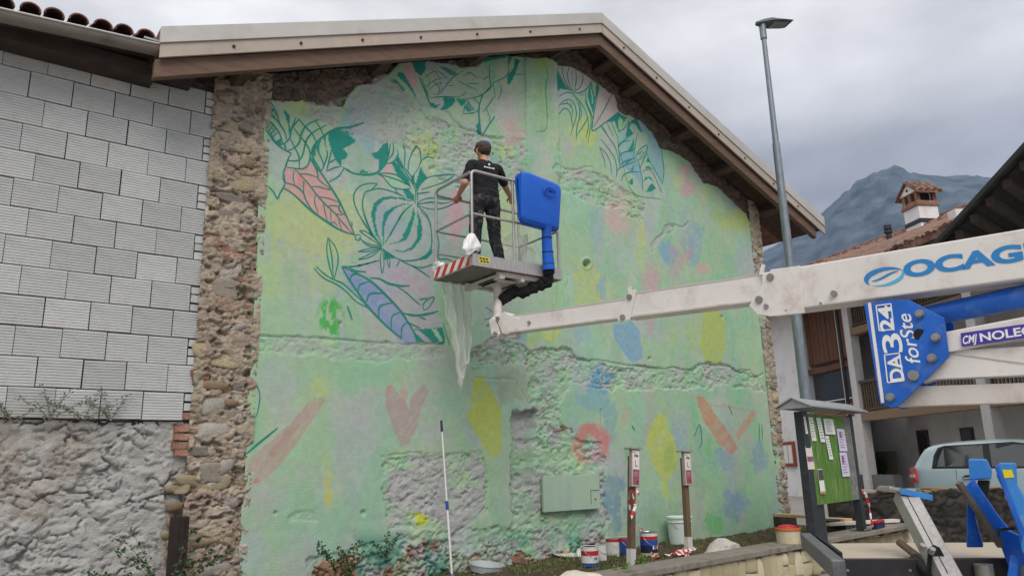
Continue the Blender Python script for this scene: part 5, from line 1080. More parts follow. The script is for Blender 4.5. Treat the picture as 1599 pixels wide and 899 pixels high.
cap(hc+(-.022, .088, -.065), hc+(.022, .088, -.065), .011, .011, 'lip')
pmb = MB()
for p0, p1, r0, r1, tg, fl_s in CAPS:
    d = p1-p0; L_ = np.linalg.norm(d); n, m = 12, 5; d = d/(L_+1e-9); a = np.cross(d, [.3, .9, .2]); a /= np.linalg.norm(a); b = np.cross(d, a); vs = []; rings = []
    for i in range(m): t = -math.pi/2+math.pi/2*i/(m-1)*.999; rings.append((p0+d*r0*math.sin(t), r0*math.cos(t)))
    for i in range(m): t = math.pi/2*i/(m-1)*.999; rings.append((p1+d*r1*math.sin(t), r1*math.cos(t)))
    for c_, r in rings:
        for k in range(n): t = 2*math.pi*k/n; vs.append(c_+a*r*math.cos(t)+b*r*math.sin(t))
    N = len(rings); pmb.add(vs, [(i*n+k, i*n+(k+1) % n, (i+1)*n+(k+1) % n, (i+1)*n+k) for i in range(N-1) for k in range(n)]+[tuple(range(n-1, -1, -1)), tuple(range((N-1)*n, N*n))])
M_skin = pm('skin', S(190, 136, 112), .6, var=.06, vscale=10); M_shirt = pm('black_tshirt', S(24, 24, 27), .9, var=.2, vscale=9, bump=.3, bscale=14)
M_trou = pm('work_trousers', S(34, 34, 38), .9, var=.3, vscale=6, bump=.4, bscale=14, dirt=(S(150, 146, 140), 17, .55)); M_shoe = pm('shoe', S(46, 42, 40), .7); M_hair = pm('hair', S(62, 48, 38), .8, var=.3, vscale=60); M_lip = pm('lip', S(168, 104, 92), .5)
tmp_me = pmb.mesh('person_body', M_skin); tmp = bpy.data.objects.new('person_tmp', tmp_me); COL.objects.link(tmp)
rm = tmp.modifiers.new('r', 'REMESH'); rm.mode = 'VOXEL'; rm.voxel_size = .0068; sm = tmp.modifiers.new('s', 'SMOOTH'); sm.iterations = 4; sm.factor = .5
dg = bpy.context.evaluated_depsgraph_get(); body_me = bpy.data.meshes.new_from_object(tmp.evaluated_get(dg)); bpy.data.objects.remove(tmp); body_me.name = 'body'
n = len(body_me.vertices); co = np.empty(n*3); body_me.vertices.foreach_get('co', co); co = co.reshape(-1, 3)
best = np.full(n, 9.); bt = np.zeros(n, int); tags = ['skin', 'shirt', 'trouser', 'shoe', 'hair', 'lip']
for p0, p1, r0, r1, tg, _ in CAPS:
    d = p1-p0; t = np.clip(((co-p0)@d)/(d@d+1e-9), 0, 1); q = np.linalg.norm(co-p0-t[:, None]*d, axis=1)-(r0+(r1-r0)*t)
    q = q-(.004 if tg in ('shirt', 'trouser', 'lip') else 0); b_ = q < best; best[b_] = q[b_]; bt[b_] = tags.index(tg)
# cloth folds
cl = np.isin(bt, (1, 2)); fold = .010*(fbm(co[:, 0]*9+co[:, 2]*14, co[:, 1]*9-co[:, 2]*6, 5, 3)-.5)+.007*(fbm(co[:, 0]*24, co[:, 2]*30+co[:, 1]*12, 9, 2)-.5)
nr2 = np.empty(n*3); body_me.vertices.foreach_get('normal', nr2); co = co+nr2.reshape(-1, 3)*(fold*cl*1.6)[:, None]
co[:, 2] = np.maximum(co[:, 2], 0.); body_me.vertices.foreach_set('co', co.ravel())
for m_ in (M_skin, M_shirt, M_trou, M_shoe, M_hair, M_lip):
    body_me.materials.append(m_) if m_ is not M_skin or len(body_me.materials) == 0 else None
pi_ = np.array([max(bt[list(p.vertices)], key=list(bt[list(p.vertices)]).count) for p in body_me.polygons])
body_me.polygons.foreach_set('material_index', pi_.astype(np.int32)); body_me.polygons.foreach_set('use_smooth', [True]*len(body_me.polygons)); body_me.update()
body = bpy.data.objects.new('body', body_me); COL.objects.link(body); body.parent = PERS; ORG[body] = ORG[PERS].copy()
PERS.rotation_euler = (0, 0, math.radians(-6)); PERS.scale = (1.04, 1.04, 1.04)
o3 = Vector((PFX, PFY, PFZ))
M_cap = pm('cap_fabric', S(82, 66, 62), .9, var=.15, vscale=20); c3 = o3+Vector(hc)+Vector((0, -.006, .035))
cm_ = MB(); prof = [(.104, -.012), (.105, .01), (.102, .035), (.088, .062), (.06, .08), (.02, .088), (0, .089)]
cm_.lathe(c3, prof, 20); co_ = cm_.build('cap', M_cap, PERS, smooth=True)
MB().prism([c3+Vector((.10*math.cos(t), .095*math.sin(t)+.075*max(0, math.sin(t)), -.006)) for t in np.linspace(.15, math.pi-.15, 12)], (0, 0, .008)).build('cap_peak', M_cap, co_)
M_cl = pm('cap_logo', S(54, 74, 140), .8); bl_pts = [c3+Vector((.03*math.cos(t), -.106+.0, .032+.022*math.sin(t))) for t in np.linspace(0, 2*math.pi, 16, endpoint=False)]
MB().prism(bl_pts, (0, .012, 0)).build('cap_badge', M_cl, co_)
pr = MB()
for i in range(7): pr.box(o3+Vector((-.066+.022*i, -.1165, 1.385)), (.016, .003, .014+.006*(i % 3 == 0)))
pr.cyl(o3+Vector((0, -.117, 1.43)), o3+Vector((0, -.115, 1.43)), .014, n=10); pr.build('shirt_print', M_wt, body)
# ================================================================== RETAINING WALL OF THE BED
RW = thing('retaining_wall', 'low retaining wall of cream stones with a grey concrete coping', 'wall', (8, 6.5, 0))
def rwy(x): return 6.33+.045*(x-6)+.0*x
def rwz(x): return .435+.011*(x-6)
WX0, WX1 = 2.0, 13.45
m_ = MB(); m_.prism([(WX0, rwy(WX0)+.06, 0), (WX1, rwy(WX1)+.06, 0), (WX1, rwy(WX1)+.3, 0), (WX0, rwy(WX0)+.3, 0)], (0, 0, .40))
core = m_.build('wall_core', pm('pale_mortar', S(150, 140, 122), .95, var=.2, vscale=9, bump=.6), RW)
x = WX0
while x < WX1:
    L_ = min(random.uniform(1.5, 2.1), WX1+.06-x); a, b = x, x+L_-.008
    c = MB(); c.prism([(a, rwy(a)-.03, rwz(a)-.075), (b, rwy(b)-.03, rwz(b)-.075), (b, rwy(b)+.42, rwz(b)-.075), (a, rwy(a)+.42, rwz(a)-.075)], (0, 0, .075)); c.build('coping', M_conc, RW, bevel=.012); x += L_
M_cst = [pm('cream_stone_%s' % n, S(*c), .9, var=.12, vscale=7, bump=.6, bscale=40, rnd=.1, dirt=(S(140, 122, 92), 5, .5)) for n, c in (('a', (206, 194, 160)), ('b', (192, 178, 142)), ('c', (212, 202, 174)))]
CST = [lumpy('stone', M_cst[i % 3], (1, 1, 1), 70+i, .16, 3, .42) for i in range(6)]
x = 5.0
while x < WX1-.05:
    w = random.uniform(.13, .27); z0 = .02; top = rwz(x)-.085
    k = 1 if random.random() < .55 else 2; hs = [top-z0] if k == 1 else [(top-z0)*.5]*2; z = z0
    for hh2 in hs:
        o = link('stone', CST[random.randrange(6)], core, (x+w/2, rwy(x+w/2)+.055, z+hh2/2)); o.scale = (w/2*.96, .05, hh2/2*.96); o.rotation_euler = (0, random.uniform(-.08, .08), 0); z += hh2
    x += w
for z, y in ((.1, .12), (.28, .12), (.19, .28)): o = link('stone', CST[0], core, (WX1+.01, rwy(WX1)+y+.02, z)); o.scale = (.04, .09, .09)

# ================================================================== SIGN POSTS
M_post = pm('weathered_post', S(112, 90, 70), .85, var=.2, vscale=4, stretch=(6, 6, 1), bump=.5, bscale=30)
M_sbox = pm('sign_box_wood', S(150, 142, 134), .8, var=.15, vscale=6, stretch=(5, 5, 1)); M_paper = pm('sign_paper', S(222, 216, 206), .8, var=.04)
M_mauve = pm('mauve_print', S(150, 84, 98), .8, var=.1, vscale=20); M_ink = pm('ink', S(44, 40, 40), .8, var=.1)
def sign_post(px, py, tpx, tpy, label, lean):
    b = onZ(px, py, .30); z0 = bed_z(b[0], b[1])-.03; b = onZ(px, py, z0+.03); Y = b[1]; t = onY(tpx, tpy, Y); H_ = t[2]-b[2]
    th = thing('sign_post', label, 'sign post', (b[0], Y, z0), 'little sign boxes on wooden posts'); tilt = (t[0]-b[0])/H_
    P = lambda x, y, z: (b[0]+tilt*z+x, Y+y, b[2]-.02+z)
    MB().bar(P(0, .03, 0), P(0, .03, H_-.1), .085, .075, (0, 1, 0)).build('post', M_post, th, bevel=.006)
    MB().bar(P(0, .03, -.05), P(0, .03, .22), .092, .082, (0, 1, 0)).build('post_foot', pm('white_post_foot', S(206, 202, 196), .7, var=.1), th)
    bxo = MB().bar(P(0, -.02, H_-.50), P(0, -.02, H_-.015), .155, .05, (0, 1, 0)).build('sign_box', M_sbox, th, bevel=.004)
    MB().bar(P(0, -.047, H_-.485), P(0, -.047, H_-.03), .128, .004, (0, 1, 0)).build('notice', M_paper, bxo)
    MB().bar(P(0, -.050, H_-.475), P(0, -.050, H_-.275), .116, .003, (0, 1, 0)).build('mauve_panel', M_mauve, bxo)
    MB().box(P(0, 0, H_+.0), (.21, .15, .025)).build('sign_roof', M_sbox, th, bevel=.004)
    X_ = (1, 0, 0); Z_ = (0, 0, 1)
    for i, (bx2, bh2) in enumerate(((-.026, .036), (-.004, .042), (.016, .03), (.03, .024))): MB().box(P(bx2, -.0505, H_-.115+bh2/2), (.012, .002, bh2)).build('printed_mark', M_ink, bxo)
    mk = MB(); mk.box(P(-.035, -.0505, H_-.055), (.035, .002, .008)); mk.build('printed_dash', M_ink, bxo)
    mk = MB(); mk.box(P(-.012, -.0505, H_-.195), (.008, .002, .07)); mk.box(P(.008, -.0505, H_-.232), (.044, .002, .008)); mk.build('printed_mark', M_ink, bxo)
    for i in range(4): MB().box(P(-.005, -.053, H_-.31-.016*i), (.085-.01*(i % 2), .002, .004)).build('printed_line', pm('pale_ink', S(214, 190, 190), .8), bxo)
    MB().box(P(.025, -.053, H_-.435), (.022, .002, .04)).build('printed_figure', pm('dark_mauve', S(120, 40, 60), .8), bxo)
    return th
SP1 = sign_post(988, 882, 989, 697, 'sign box on a wooden post with red and white tape tied round it', 0)
SP2 = sign_post(1078, 860, 1069, 702, 'leaning sign box on a wooden post in front of the white bucket', 0)

# ================================================================== BARRIER TAPE
M_tr, M_tw = pm('tape_red', S(206, 44, 42), .45, var=.06), pm('tape_white', S(228, 224, 220), .45, var=.05)
def tape(label, path, w=.075, up=(0, 0, 1), seg=.11, twist=None):
    P = [Vector(p) for p in path]; fine = []
    for a, b in zip(P[:-1], P[1:]):
        n = max(2, int((b-a).length/.03))
        for i in range(n): fine.append(a.lerp(b, i/n))
    fine.append(P[-1]); m = MB(); acc = 0; vs = []; mats_ = []
    for i, p in enumerate(fine):
        d = (fine[min(i+1, len(fine)-1)]-fine[max(i-1, 0)]).normalized(); u = Vector(up); u = (u-d*u.dot(d)); u = u.normalized() if u.length > 1e-4 else d.orthogonal().normalized()
        if twist: u = Matrix.Rotation(twist*i/len(fine)+.5*math.sin(i*.7), 3, d) @ u
        vs += [p-u*w/2, p+u*w/2]
    m.add(vs, [])
    for i in range(len(fine)-1):
        acc += (fine[i+1]-fine[i]).length; m.f.append((2*i, 2*i+1, 2*i+3, 2*i+2)); m.m.append(int(acc/seg) % 2)
    c = sum(fine, Vector())/len(fine)
    return tag(m.build('barrier_tape', [M_tr, M_tw], None, loc=c), label, 'tape')
b1 = ORG[SP1]; gz = bed_z(b1[0]+.4, b1[1])
p_ = [onY(x, y, b1[1]-.06) for x, y in ((985, 764), (982, 775), (984, 800), (986, 808), (992, 790), (988, 770), (996, 766), (998, 772))]
tape('red and white tape knotted round the first sign post', p_, .036, (0, 1, 0), .07, 2.)
q_ = [onY(998, 825, b1[1]-.05)]+[np.array((*onZ(x, y, gz+.0)[:2], gz+zz)) for x, y, zz in ((1004, 848, .2), (1012, 868, .06), (1024, 874, .04), (1040, 872, .05), (1052, 868, .03), (1066, 862, .05), (1078, 868, .03), (1070, 874, .04), (1056, 872, .05), (1086, 860, .05))]
tape('red and white tape trailing over the bed past the blue tin', q_, .06, (0, .5, 1), .10, 3.)

# ================================================================== TINS AND BUCKETS
M_tinw = pm('tin_white', S(220, 218, 212), .4, var=.06, vscale=10, dirt=(S(170, 170, 166), 9, .4)); M_tinb = pm('tin_blue', S(40, 78, 150), .4, var=.1, vscale=10); M_tinr = pm('tin_red', S(186, 44, 48), .4, var=.1); M_tind = pm('tin_navy', S(34, 40, 74), .4, var=.1)
M_rimm = pm('tin_metal', S(190, 190, 188), .3, .8, var=.1); M_buck = pm('bucket_plastic', S(214, 226, 216), .35, var=.04, spec=.5); M_ltblue = pm('tin_sky', S(96, 140, 190), .4, var=.08)
def tin(name, label, px, py, r, hgt, bands, lid, group='paint tins along the wall', cat='tin', lbl=True):
    z = .33; p = onZ(px, py, z); z = bed_z(p[0], p[1])+.004; p = onZ(px, py, z)
    th = thing(name, label, cat, (p[0], p[1]+r*.0, z), group); cx, cy = p[0], p[1]+r*.8
    z -= .012
    for a, b, m, nm in bands:
        MB().lathe((cx, cy, z), [(r*1.0, a*hgt), (r*1.0, b*hgt)], 28).build(nm, m, th, smooth=True, angle=40)
    rim = MB().lathe((cx, cy, z), [(r*.9, hgt*.985), (r*1.035, hgt*.985), (r*1.04, hgt), (r*1.035, hgt*1.02), (r*.93, hgt*1.02), (r*.9, hgt)], 28).build('rim', M_rimm if lid is None else lid, th, smooth=True, angle=40)
    MB().lathe((cx, cy, z), [(r*.9, hgt*.995), (r*.5, hgt*.99), (0, hgt*.99)], 28).build('lid', lid or M_rimm, th, smooth=True, angle=40)
    hp = [(cx+r*1.02*math.cos(t), cy-r*1.02*abs(math.sin(t))*.9-.01, z+hgt*(.86-.42*math.sin(t))) for t in np.linspace(0, math.pi, 14)]
    MB().tube(hp, .0035, 5).build('wire_handle', M_rimm, th, smooth=True)
    if lbl:
        for i in range(4):                     # printed drops of colour on the label
            t0 = -math.pi/2-.35+.2*i; MB().prism([(cx+r*1.012*math.cos(t0+a), cy+r*1.012*math.sin(t0+a), z+hgt*(.42+b)) for a, b in ((-.07, -.08), (.07, -.08), (.08, .02), (0, .1), (-.08, .02))], (0, -.003, 0)).build('label_drop', (M_tinw, M_ltblue, M_tinr, M_tinw)[i], th)
    return th
full = lambda a, b, c, d: [(0, .18, a, 'body'), (.18, .55, b, 'label_band'), (.55, .8, c, 'label_band'), (.8, 1, d, 'body')]
tin('paint_tin', 'white tin with a blue and red label, lid on', 929, 882, .115, .24, full(M_tinb, M_tinw, M_tinr, M_tinw), M_tinw)
tin('paint_tub', 'small plain white tub pressed against the labelled tins', 944, 873, .075, .20, [(0, .8, M_tinw, 'body'), (.8, 1, M_tinw, 'rim_band')], M_tinw, cat='tub', lbl=False)
tin('paint_tin', 'wide white tin with a red band behind the first sign post', 968, 866, .125, .24, full(M_tinw, M_tinw, M_tinw, M_tinr), M_tinw)
tin('paint_tin', 'blue and red tin half hidden behind the first sign post', 987, 866, .115, .25, full(M_tind, M_tinb, M_tinb, M_tinr), M_tinw)
tin('paint_tin', 'tall navy tin with white label and yellow foot on the grass', 1023, 869, .125, .34, [(0, .2, pm('tin_cream', S(214, 206, 140), .5), 'body'), (.2, .5, M_tind, 'label_band'), (.5, .72, M_tinb, 'label_band'), (.72, .86, M_tinr, 'label_band'), (.86, 1, M_tinw, 'body')], None)
# big white bucket, open
bp_ = onZ(1079, 852, .4); zb = bed_z(bp_[0], bp_[1]); bp_ = onZ(1079, 852, zb); bu = thing('bucket', 'big open white plastic bucket behind the leaning sign post', 'bucket', (bp_[0], bp_[1]+.2, zb)); c_ = (bp_[0], bp_[1]+.2, zb-.01)
MB().lathe(c_, [(0, .01), (.175, 0), (.195, .42), (.208, .425), (.208, .45), (.198, .455), (.186, .45), (.168, .02), (0, .02)], 32).build('bucket_body', M_buck, bu, smooth=True, angle=40)
MB().lathe(c_, [(.196, .36), (.204, .362), (.204, .374), (.197, .376)], 32).build('bucket_rib', M_buck, bu, smooth=True)
MB().tube([(c_[0]+.21*math.cos(t), c_[1]-.2*math.sin(t)*.6-.02, c_[2]+.40-.2*math.sin(t)) for t in np.linspace(0, math.pi, 14)], .004, 5).build('bucket_handle', M_rimm, bu, smooth=True)
# lids and trays at the foot of the wall
def tray(label, px, py, r, hgt, m, tilt):
    z = bed_z(*onZ(px, py, .33)[:2])+.02; p = onZ(px, py, z); o = MB().lathe((0, 0, 0), [(0, 0), (r*.93, 0), (r, hgt), (r*1.03, hgt), (r*1.03, hgt*1.08), (r*.97, hgt*1.06), (r*.9, .012), (0, .012)], 28).build('paint_tray', m, None, smooth=True, angle=40)
    o.location = (p[0], p[1]+r*.6, z); o.rotation_euler = (tilt, .05, 0); return tag(o, label, 'tray')
tray('wide pale grey basin lying by the broken brown plaster', 768, 892, .22, .08, pm('grey_plastic', S(178, 184, 184), .4, var=.1), .12)
tray('flat white tray at the foot of the wall, right of a terracotta block', 893, 868, .2, .02, M_tinw, .1); tray('white lid leaning on the wall behind the white tin', 914, 868, .11, .02, M_tinw, 1.1)
o = MB().box((0, 0, 0), (.2, .14, .09)).build('terracotta_block', M_rb, None, bevel=.01); p = onZ(818, 876, .36); o.location = (p[0], p[1]+.1, .36); o.rotation_euler = (.1, .3, .4); tag(o, 'loose terracotta block leaning at the foot of the niche', 'brick')
# round cream sack and a crumpled cloth
sk_me = lumpy('sack', pm('cream_sack', S(206, 196, 180), .8, var=.08, vscale=9, bump=.5, bscale=12), (.24, .2, .13), 55, .12, 3); p = onZ(906, 905, .50); o = link('sack', sk_me, None, (p[0], p[1], .44)); tag(o, 'rounded cream sack lying on the coping', 'sack')
bm = bmesh.new(); bmesh.ops.create_icosphere(bm, subdivisions=4, radius=1); rg = np.random.default_rng(3)
for v in bm.verts:
    a = np.array(v.co); n1 = fbm(np.array([a[0]*3+9]), np.array([a[1]*3+a[2]*2]), 77, 4)[0]; rr2 = .72+.62*n1; f_ = .35+.65*(1 if a[2] > 0 else .0)
    v.co = Vector((a[0]*.36*rr2*(1.25 if a[2] < .1 else 1), a[1]*.22*rr2*(1.2 if a[2] < .1 else 1), max(a[2], -.05)*.15*rr2*(1.4-abs(a[0]))))
me = bpy.data.meshes.new('dust_sheet'); bm.to_mesh(me); bm.free(); me.materials.append(pm('spotted_cloth', S(186, 180, 172), .9, var=.06, vscale=5, dirt=(S(66, 70, 92), 6, .95), bump=.5, bscale=14)); me.polygons.foreach_set('use_smooth', [True]*len(me.polygons))
p = onZ(1138, 858, .42); o = link('dust_sheet', me, None, (p[0], p[1]+.1, bed_z(p[0], p[1]+.1)+.0)); tag(o, 'crumpled pale dust sheet with dark patches on the grass', 'cloth')
# patterned pot with red inside, on the coping
p = onZ(1246, 848, .5); z = rwz(p[0])+.001; p = onZ(1246, 848, z); M_maj = pm('patterned_tin', S(196, 200, 196), .5, var=.1, vscale=26, dirt=(S(90, 140, 180), 20, .8), col2=S(206, 180, 110)); th = thing('patterned_pot', 'round pot with a blue and yellow pattern and red filling on the coping', 'pot', (p[0], p[1]+.14, z)); c_ = (p[0], p[1]+.14, z)
MB().lathe(c_, [(.0, .0), (.165, 0), (.17, .17), (.165, .175), (0, .17)], 30).build('pot_body', M_maj, th, smooth=True, angle=40); MB().lathe(c_, [(.172, .165), (.176, .17), (.176, .205), (.16, .208), (.155, .19)], 30).build('pot_rim', pm('pot_rim', S(196, 112, 66), .5), th, smooth=True, angle=40)
MB().lathe(c_, [(.155, .19), (.12, .235), (.05, .25), (0, .25)], 24).build('red_filling', M_tinr, th, smooth=True)

# ================================================================== EXTENDING ROLLER POLE
pt = np.array(onY(689, 656, 8.55)); pb = np.array(onY(706, 905, 8.35)); pb[2] = bed_z(pb[0], pb[1]); dv_ = pb-pt
th = thing('roller_pole', 'long white extension pole with blue grips leaning on the wall', 'pole', tuple(pb)); at_ = lambda t: tuple(pt+dv_*t)
MB().cyl(at_(.06), at_(.55), .011, .012, 10).build('inner_tube', M_whr, th, smooth=True, angle=40); MB().cyl(at_(.55), at_(1.0), .015, .015, 10).build('outer_tube', M_whr, th, smooth=True, angle=40)
MB().cyl(at_(0), at_(.075), .014, .018, 10).build('tip_grip', M_tind, th, smooth=True, angle=40); MB().cyl(at_(.525), at_(.58), .021, .021, 12).build('twist_lock', M_tinb, th, smooth=True, angle=40); MB().cyl(at_(.97), at_(1.0), .017, .017, 10).build('foot_cap', M_ltblue, th, smooth=True, angle=40)

# ================================================================== RUSTY POST AND WEEDS BY THE CORNER
M_rust = pm('rusty_iron', S(50, 40, 38), .75, .3, var=.3, vscale=9, bump=.3); pa = onY(283, 806, 8.55)
th = tag(MB().box((pa[0], 8.6, pa[2]/2), (.17, .10, pa[2])).box((pa[0]+.02, 8.545, pa[2]/2), (.05, .012, pa[2]*.98)).build('iron_post', M_rust, None, bevel=.004), 'dark rusty iron post standing against the stone corner', 'post')
def leaf_add(m, p, d, L_, w):
    d = Vector(d).normalized(); s = d.cross(Vector((random.uniform(-.4, .4), -1, random.uniform(-.4, .4)))).normalized(); n_ = s.cross(d)*.12*L_; p = Vector(p)
    m.add([p, p+d*L_*.45+s*w/2+n_, p+d*L_, p+d*L_*.45-s*w/2+n_], [(0, 1, 2, 3)])
def weed(label, base, stems, L_, spread, leaf, lm=M_leaf, cat='weed', drop=0.):
    th = thing('weed', label, cat, tuple(base)); fo = MB(); stm = MB(); b = Vector(base)
    for i in range(stems):
        a = random.uniform(-1, 1)*spread; path = [b]; d = Vector((a, random.uniform(-.35, .1), 1)).normalized(); n = 7
        for k in range(n): d = (d+Vector((a*.25, random.uniform(-.1, .1), -drop*.2+random.uniform(-.1, .1)))).normalized(); path.append(path[-1]+d*L_/n*random.uniform(.8, 1.2))
        stm.tube(path, [.004*(1-.6*k/n) for k in range(n+1)], 5)
        for k in range(1, n+1):
            for j in range(4): leaf_add(fo, path[k]+Vector((random.gauss(0, .012), random.gauss(0, .012), random.gauss(0, .012))), (random.uniform(-1, 1), random.uniform(-.7, .2), random.uniform(-.4, .8)), leaf*random.uniform(.6, 1.2), leaf*.55)
    stm.build('stem', M_post, th); stuff(fo.build('foliage', lm, th)); return th
pw = onY(262, 905, 8.45); weed('leafy green weed climbing beside the rusty iron post', (pw[0], 8.52, .3), 7, .75, .75, .055)
pw = onY(205, 880, 8.5); weed('thin weed sprawling over the lower stonework', (pw[0]+.25, 8.6, .55), 5, .6, 1.2, .04, drop=.3)
for px, py, sc in ((528, 895, .42), (548, 905, .36)): pw = onY(px, py, 8.55); weed('sparse dark weed growing at the foot of the mural, %s of the pair' % ('taller' if sc > .4 else 'shorter'), (pw[0], 8.62, pw[2]), 4, sc, .55, .045)
pw = onY(606, 872, 8.6); weed('small dark weed rooted in the wall beside the rough grey panel', (pw[0], 8.66, pw[2]), 3, .3, .6, .042)
M_dry = pm('grey_weed', S(120, 126, 112), .85, var=.2)
for px in (20, 78, 130, 172): pw = onY(px, 655, 8.75); weed('dusty grey weed sprouting on the ledge under the blocks', (pw[0], 8.72, pw[2]-.02), 4, .34, .8, .035, M_dry)['group'] = 'dusty weeds on the ledge'
for px, py in ((960, 893), (975, 897), (1010, 888)): p = onZ(px, py, .38); weed('grassy weed on the bed just behind the coping', (p[0], p[1]+.05, bed_z(p[0], p[1])), 5, .14, .9, .05, pm('bright_leaf', S(96, 128, 58), .7, var=.3))['group'] = 'weeds behind the coping'

# ================================================================== NOTICE BOARD
bL = np.array(atd(1272, 840, 10.6)); bR = np.array(atd(1345, 822, 12.0)); bz0 = rwz(10.5)+.0; ub_ = Vector((bR-bL)[:2].tolist()+[0]).normalized(); nb = Vector((ub_[1], -ub_[0], 0)); Lb = (bR-bL)[:2]; Lb = float(np.hypot(*Lb))
NB = thing('notice_board', 'notice board with green panel, dark posts and a small pitched metal roof', 'notice board', (bL[0], bL[1], bz0))
B0 = Vector((bL[0], bL[1], bz0))
def nbp(a, o, z): return B0+ub_*a+nb*o+Vector((0, 0, z))
M_anth = pm('anthracite_steel', S(52, 56, 60), .5, .3, var=.1, vscale=6, dirt=(S(90, 94, 96), 8, .4)); M_gpan = pm('green_board', S(74, 116, 40), .7, var=.32, vscale=5, stretch=(5, 5, .7), col2=S(104, 146, 64), dirt=(S(150, 144, 112), 2.6, .7)); M_gry = pm('grey_board', S(112, 112, 108), .75, var=.15, vscale=10, dirt=(S(190, 190, 186), 14, .5)); M_zinc = pm('zinc_sheet', S(172, 174, 176), .4, .5, var=.1, vscale=4, dirt=(S(120, 116, 112), 4, .5))
BH_ = 2.02
MB().bar(nbp(0, 0, -.04), nbp(0, 0, BH_-.2), .2, .12, tuple(nb)).build('post', M_anth, NB, bevel=.006); MB().bar(nbp(Lb, 0, 0), nbp(Lb, 0, BH_-.2), .13, .12, tuple(nb)).build('post', M_anth, NB, bevel=.006)
MB().bar(nbp(Lb, .0, .004), nbp(Lb, .0, .02), .34, .26, tuple(nb)).build('post_base', M_anth, NB)
for a, b in ((-.13, .1), (.13, .1), (-.13, -.1), (.13, -.1)): q = nbp(Lb+a, b, .015); MB().cyl(q, q+Vector((0, 0, .04)), .014, n=8).build('anchor_bolt', M_steel, NB)
MB().bar(nbp(.3, -.02, -.04), nbp(.3, -.02, .52), .34, .05, tuple(nb)).build('lower_panel', M_anth, NB)
PZ0, PZ1 = .50, BH_-.22
def panel(a0, a1, z0, z1, o, t, m, nm, par): return MB().prism([nbp(a0, o, z0), nbp(a1, o, z0), nbp(a1, o, z1), nbp(a0, o, z1)], nb*t).build(nm, m, par)
if nb.dot(Vector(CAM)-B0) < 0: nb = -nb
gp = panel(.1, Lb-.065, PZ0, PZ1, .02, .03, M_gpan, 'board', NB)
panel(Lb*.80, Lb-.068, PZ0+.002, PZ1-.002, .0505, .004, M_gry, 'grey_panel', gp)
for sgn in (-1, 1):
    e0, e1, rz = -.28, Lb+.2, BH_-.02
    MB().prism([nbp(e0, 0, rz), nbp(e1, 0, rz), nbp(e1, sgn*.27, rz-.13), nbp(e0, sgn*.27, rz-.13)], (0, 0, .02)).build('roof_sheet', M_zinc, NB)
for a in (-.24, Lb+.16): MB().prism([nbp(a, -.25, BH_-.16), nbp(a, .25, BH_-.16), nbp(a, 0, BH_-.03)], ub_*.03).build('gable_board', M_zinc, NB)
M_pp = pm('notice_paper', S(224, 224, 220), .8, var=.03); M_lil = pm('lilac_paper', S(206, 200, 222), .8, var=.03); M_cream = pm('cream_paper', S(216, 208, 196), .8, var=.03)
def r2b(x, y):                                  # photo point -> place on the board
    r = Vector(ray(x, y)); q0 = nbp(0, .056, 0); t = (q0-Vector(CAM)).dot(nb)/r.dot(nb); q = Vector(CAM)+r*t-B0; return q.dot(ub_), q[2]
def notice(label, x0, y0, x1, y1, m, bits=(), tilt=0., text=True):
    (a0, zt), (a1, zb_) = r2b(x0, y0), r2b(x1, y1); th = thing('paper_notice', label, 'notice', tuple(nbp((a0+a1)/2, .057, zb_)), 'papers pinned to the notice board'); sh2 = tilt
    off = random.uniform(.0575, .0625)
    MB().prism([nbp(a0, off, zt), nbp(a1, off, zt), nbp(a1+sh2, off+.012, zb_), nbp(a0+sh2, off+.006, zb_)], nb*.001).build('sheet', m, th)
    for u0, v0, u1, v1, c in bits:
        f = lambda u, v: nbp(a0+(a1-a0)*u+sh2*v, off+.0035+.012*v, zt+(zb_-zt)*v); MB().prism([f(u0, v0), f(u1, v0), f(u1, v1), f(u0, v1)], nb*.001).build('printed_block', c, th)
    if text:
        f = lambda u, v: nbp(a0+(a1-a0)*u+sh2*v, off+.0035+.012*v, zt+(zb_-zt)*v)
        for i in range(7):
            v = .12+.115*i; u1 = random.uniform(.6, .9); MB().prism([f(.14, v), f(u1, v), f(u1, v+.03), f(.14, v+.03)], nb*.001).build('printed_line', pm('grey_ink', S(140, 140, 142), .8), th)
    return th
M_photo = pm('printed_photo', S(74, 72, 72), .7, var=.4, vscale=30); M_mag = pm('printed_magenta', S(150, 84, 120), .7, var=.15, vscale=30); M_or = pm('printed_orange', S(206, 130, 50), .7)
notice('narrow white notice against the thick left post', 1254, 650, 1260, 677, M_pp); notice('long white text notice beside the narrow one', 1262, 651, 1273, 688, M_pp, tilt=.02)
notice('tilted white notice reaching down between two text notices', 1274, 652, 1285, 690, M_pp, tilt=.06); notice('broad white text notice under the roof', 1285, 653, 1303, 678, M_pp); notice('white notice hanging lower below the broad one', 1288, 680, 1298, 717, M_pp, tilt=.05)
notice('cream notice with a magenta mountain picture', 1257, 696, 1271, 732, M_cream, [(.05, .45, .95, .66, M_mag)], text=False)
notice('notice with a dark photo on top and an orange foot', 1276, 732, 1288, 770, M_pp, [(.04, .03, .96, .45, M_photo), (.04, .9, .96, .98, M_or)], text=False)
notice('upper lilac notice with a small portrait', 1306, 669, 1322, 704, M_lil, [(.25, .15, .5, .4, M_mag)]); notice('lower lilac notice with a small portrait', 1310, 706, 1326, 743, M_lil, [(.2, .15, .45, .45, M_mag)])
tq = [nbp(Lb+.03, .07, .62), nbp(Lb+.10, .10, .58), nbp(Lb+.16, .11, .40), nbp(Lb+.14, .12, .22), nbp(Lb+.16, .12, .06)]
tape('red and white tape hanging from the notice board post', tq, .04, (1, 0, 0), .085, 5.)
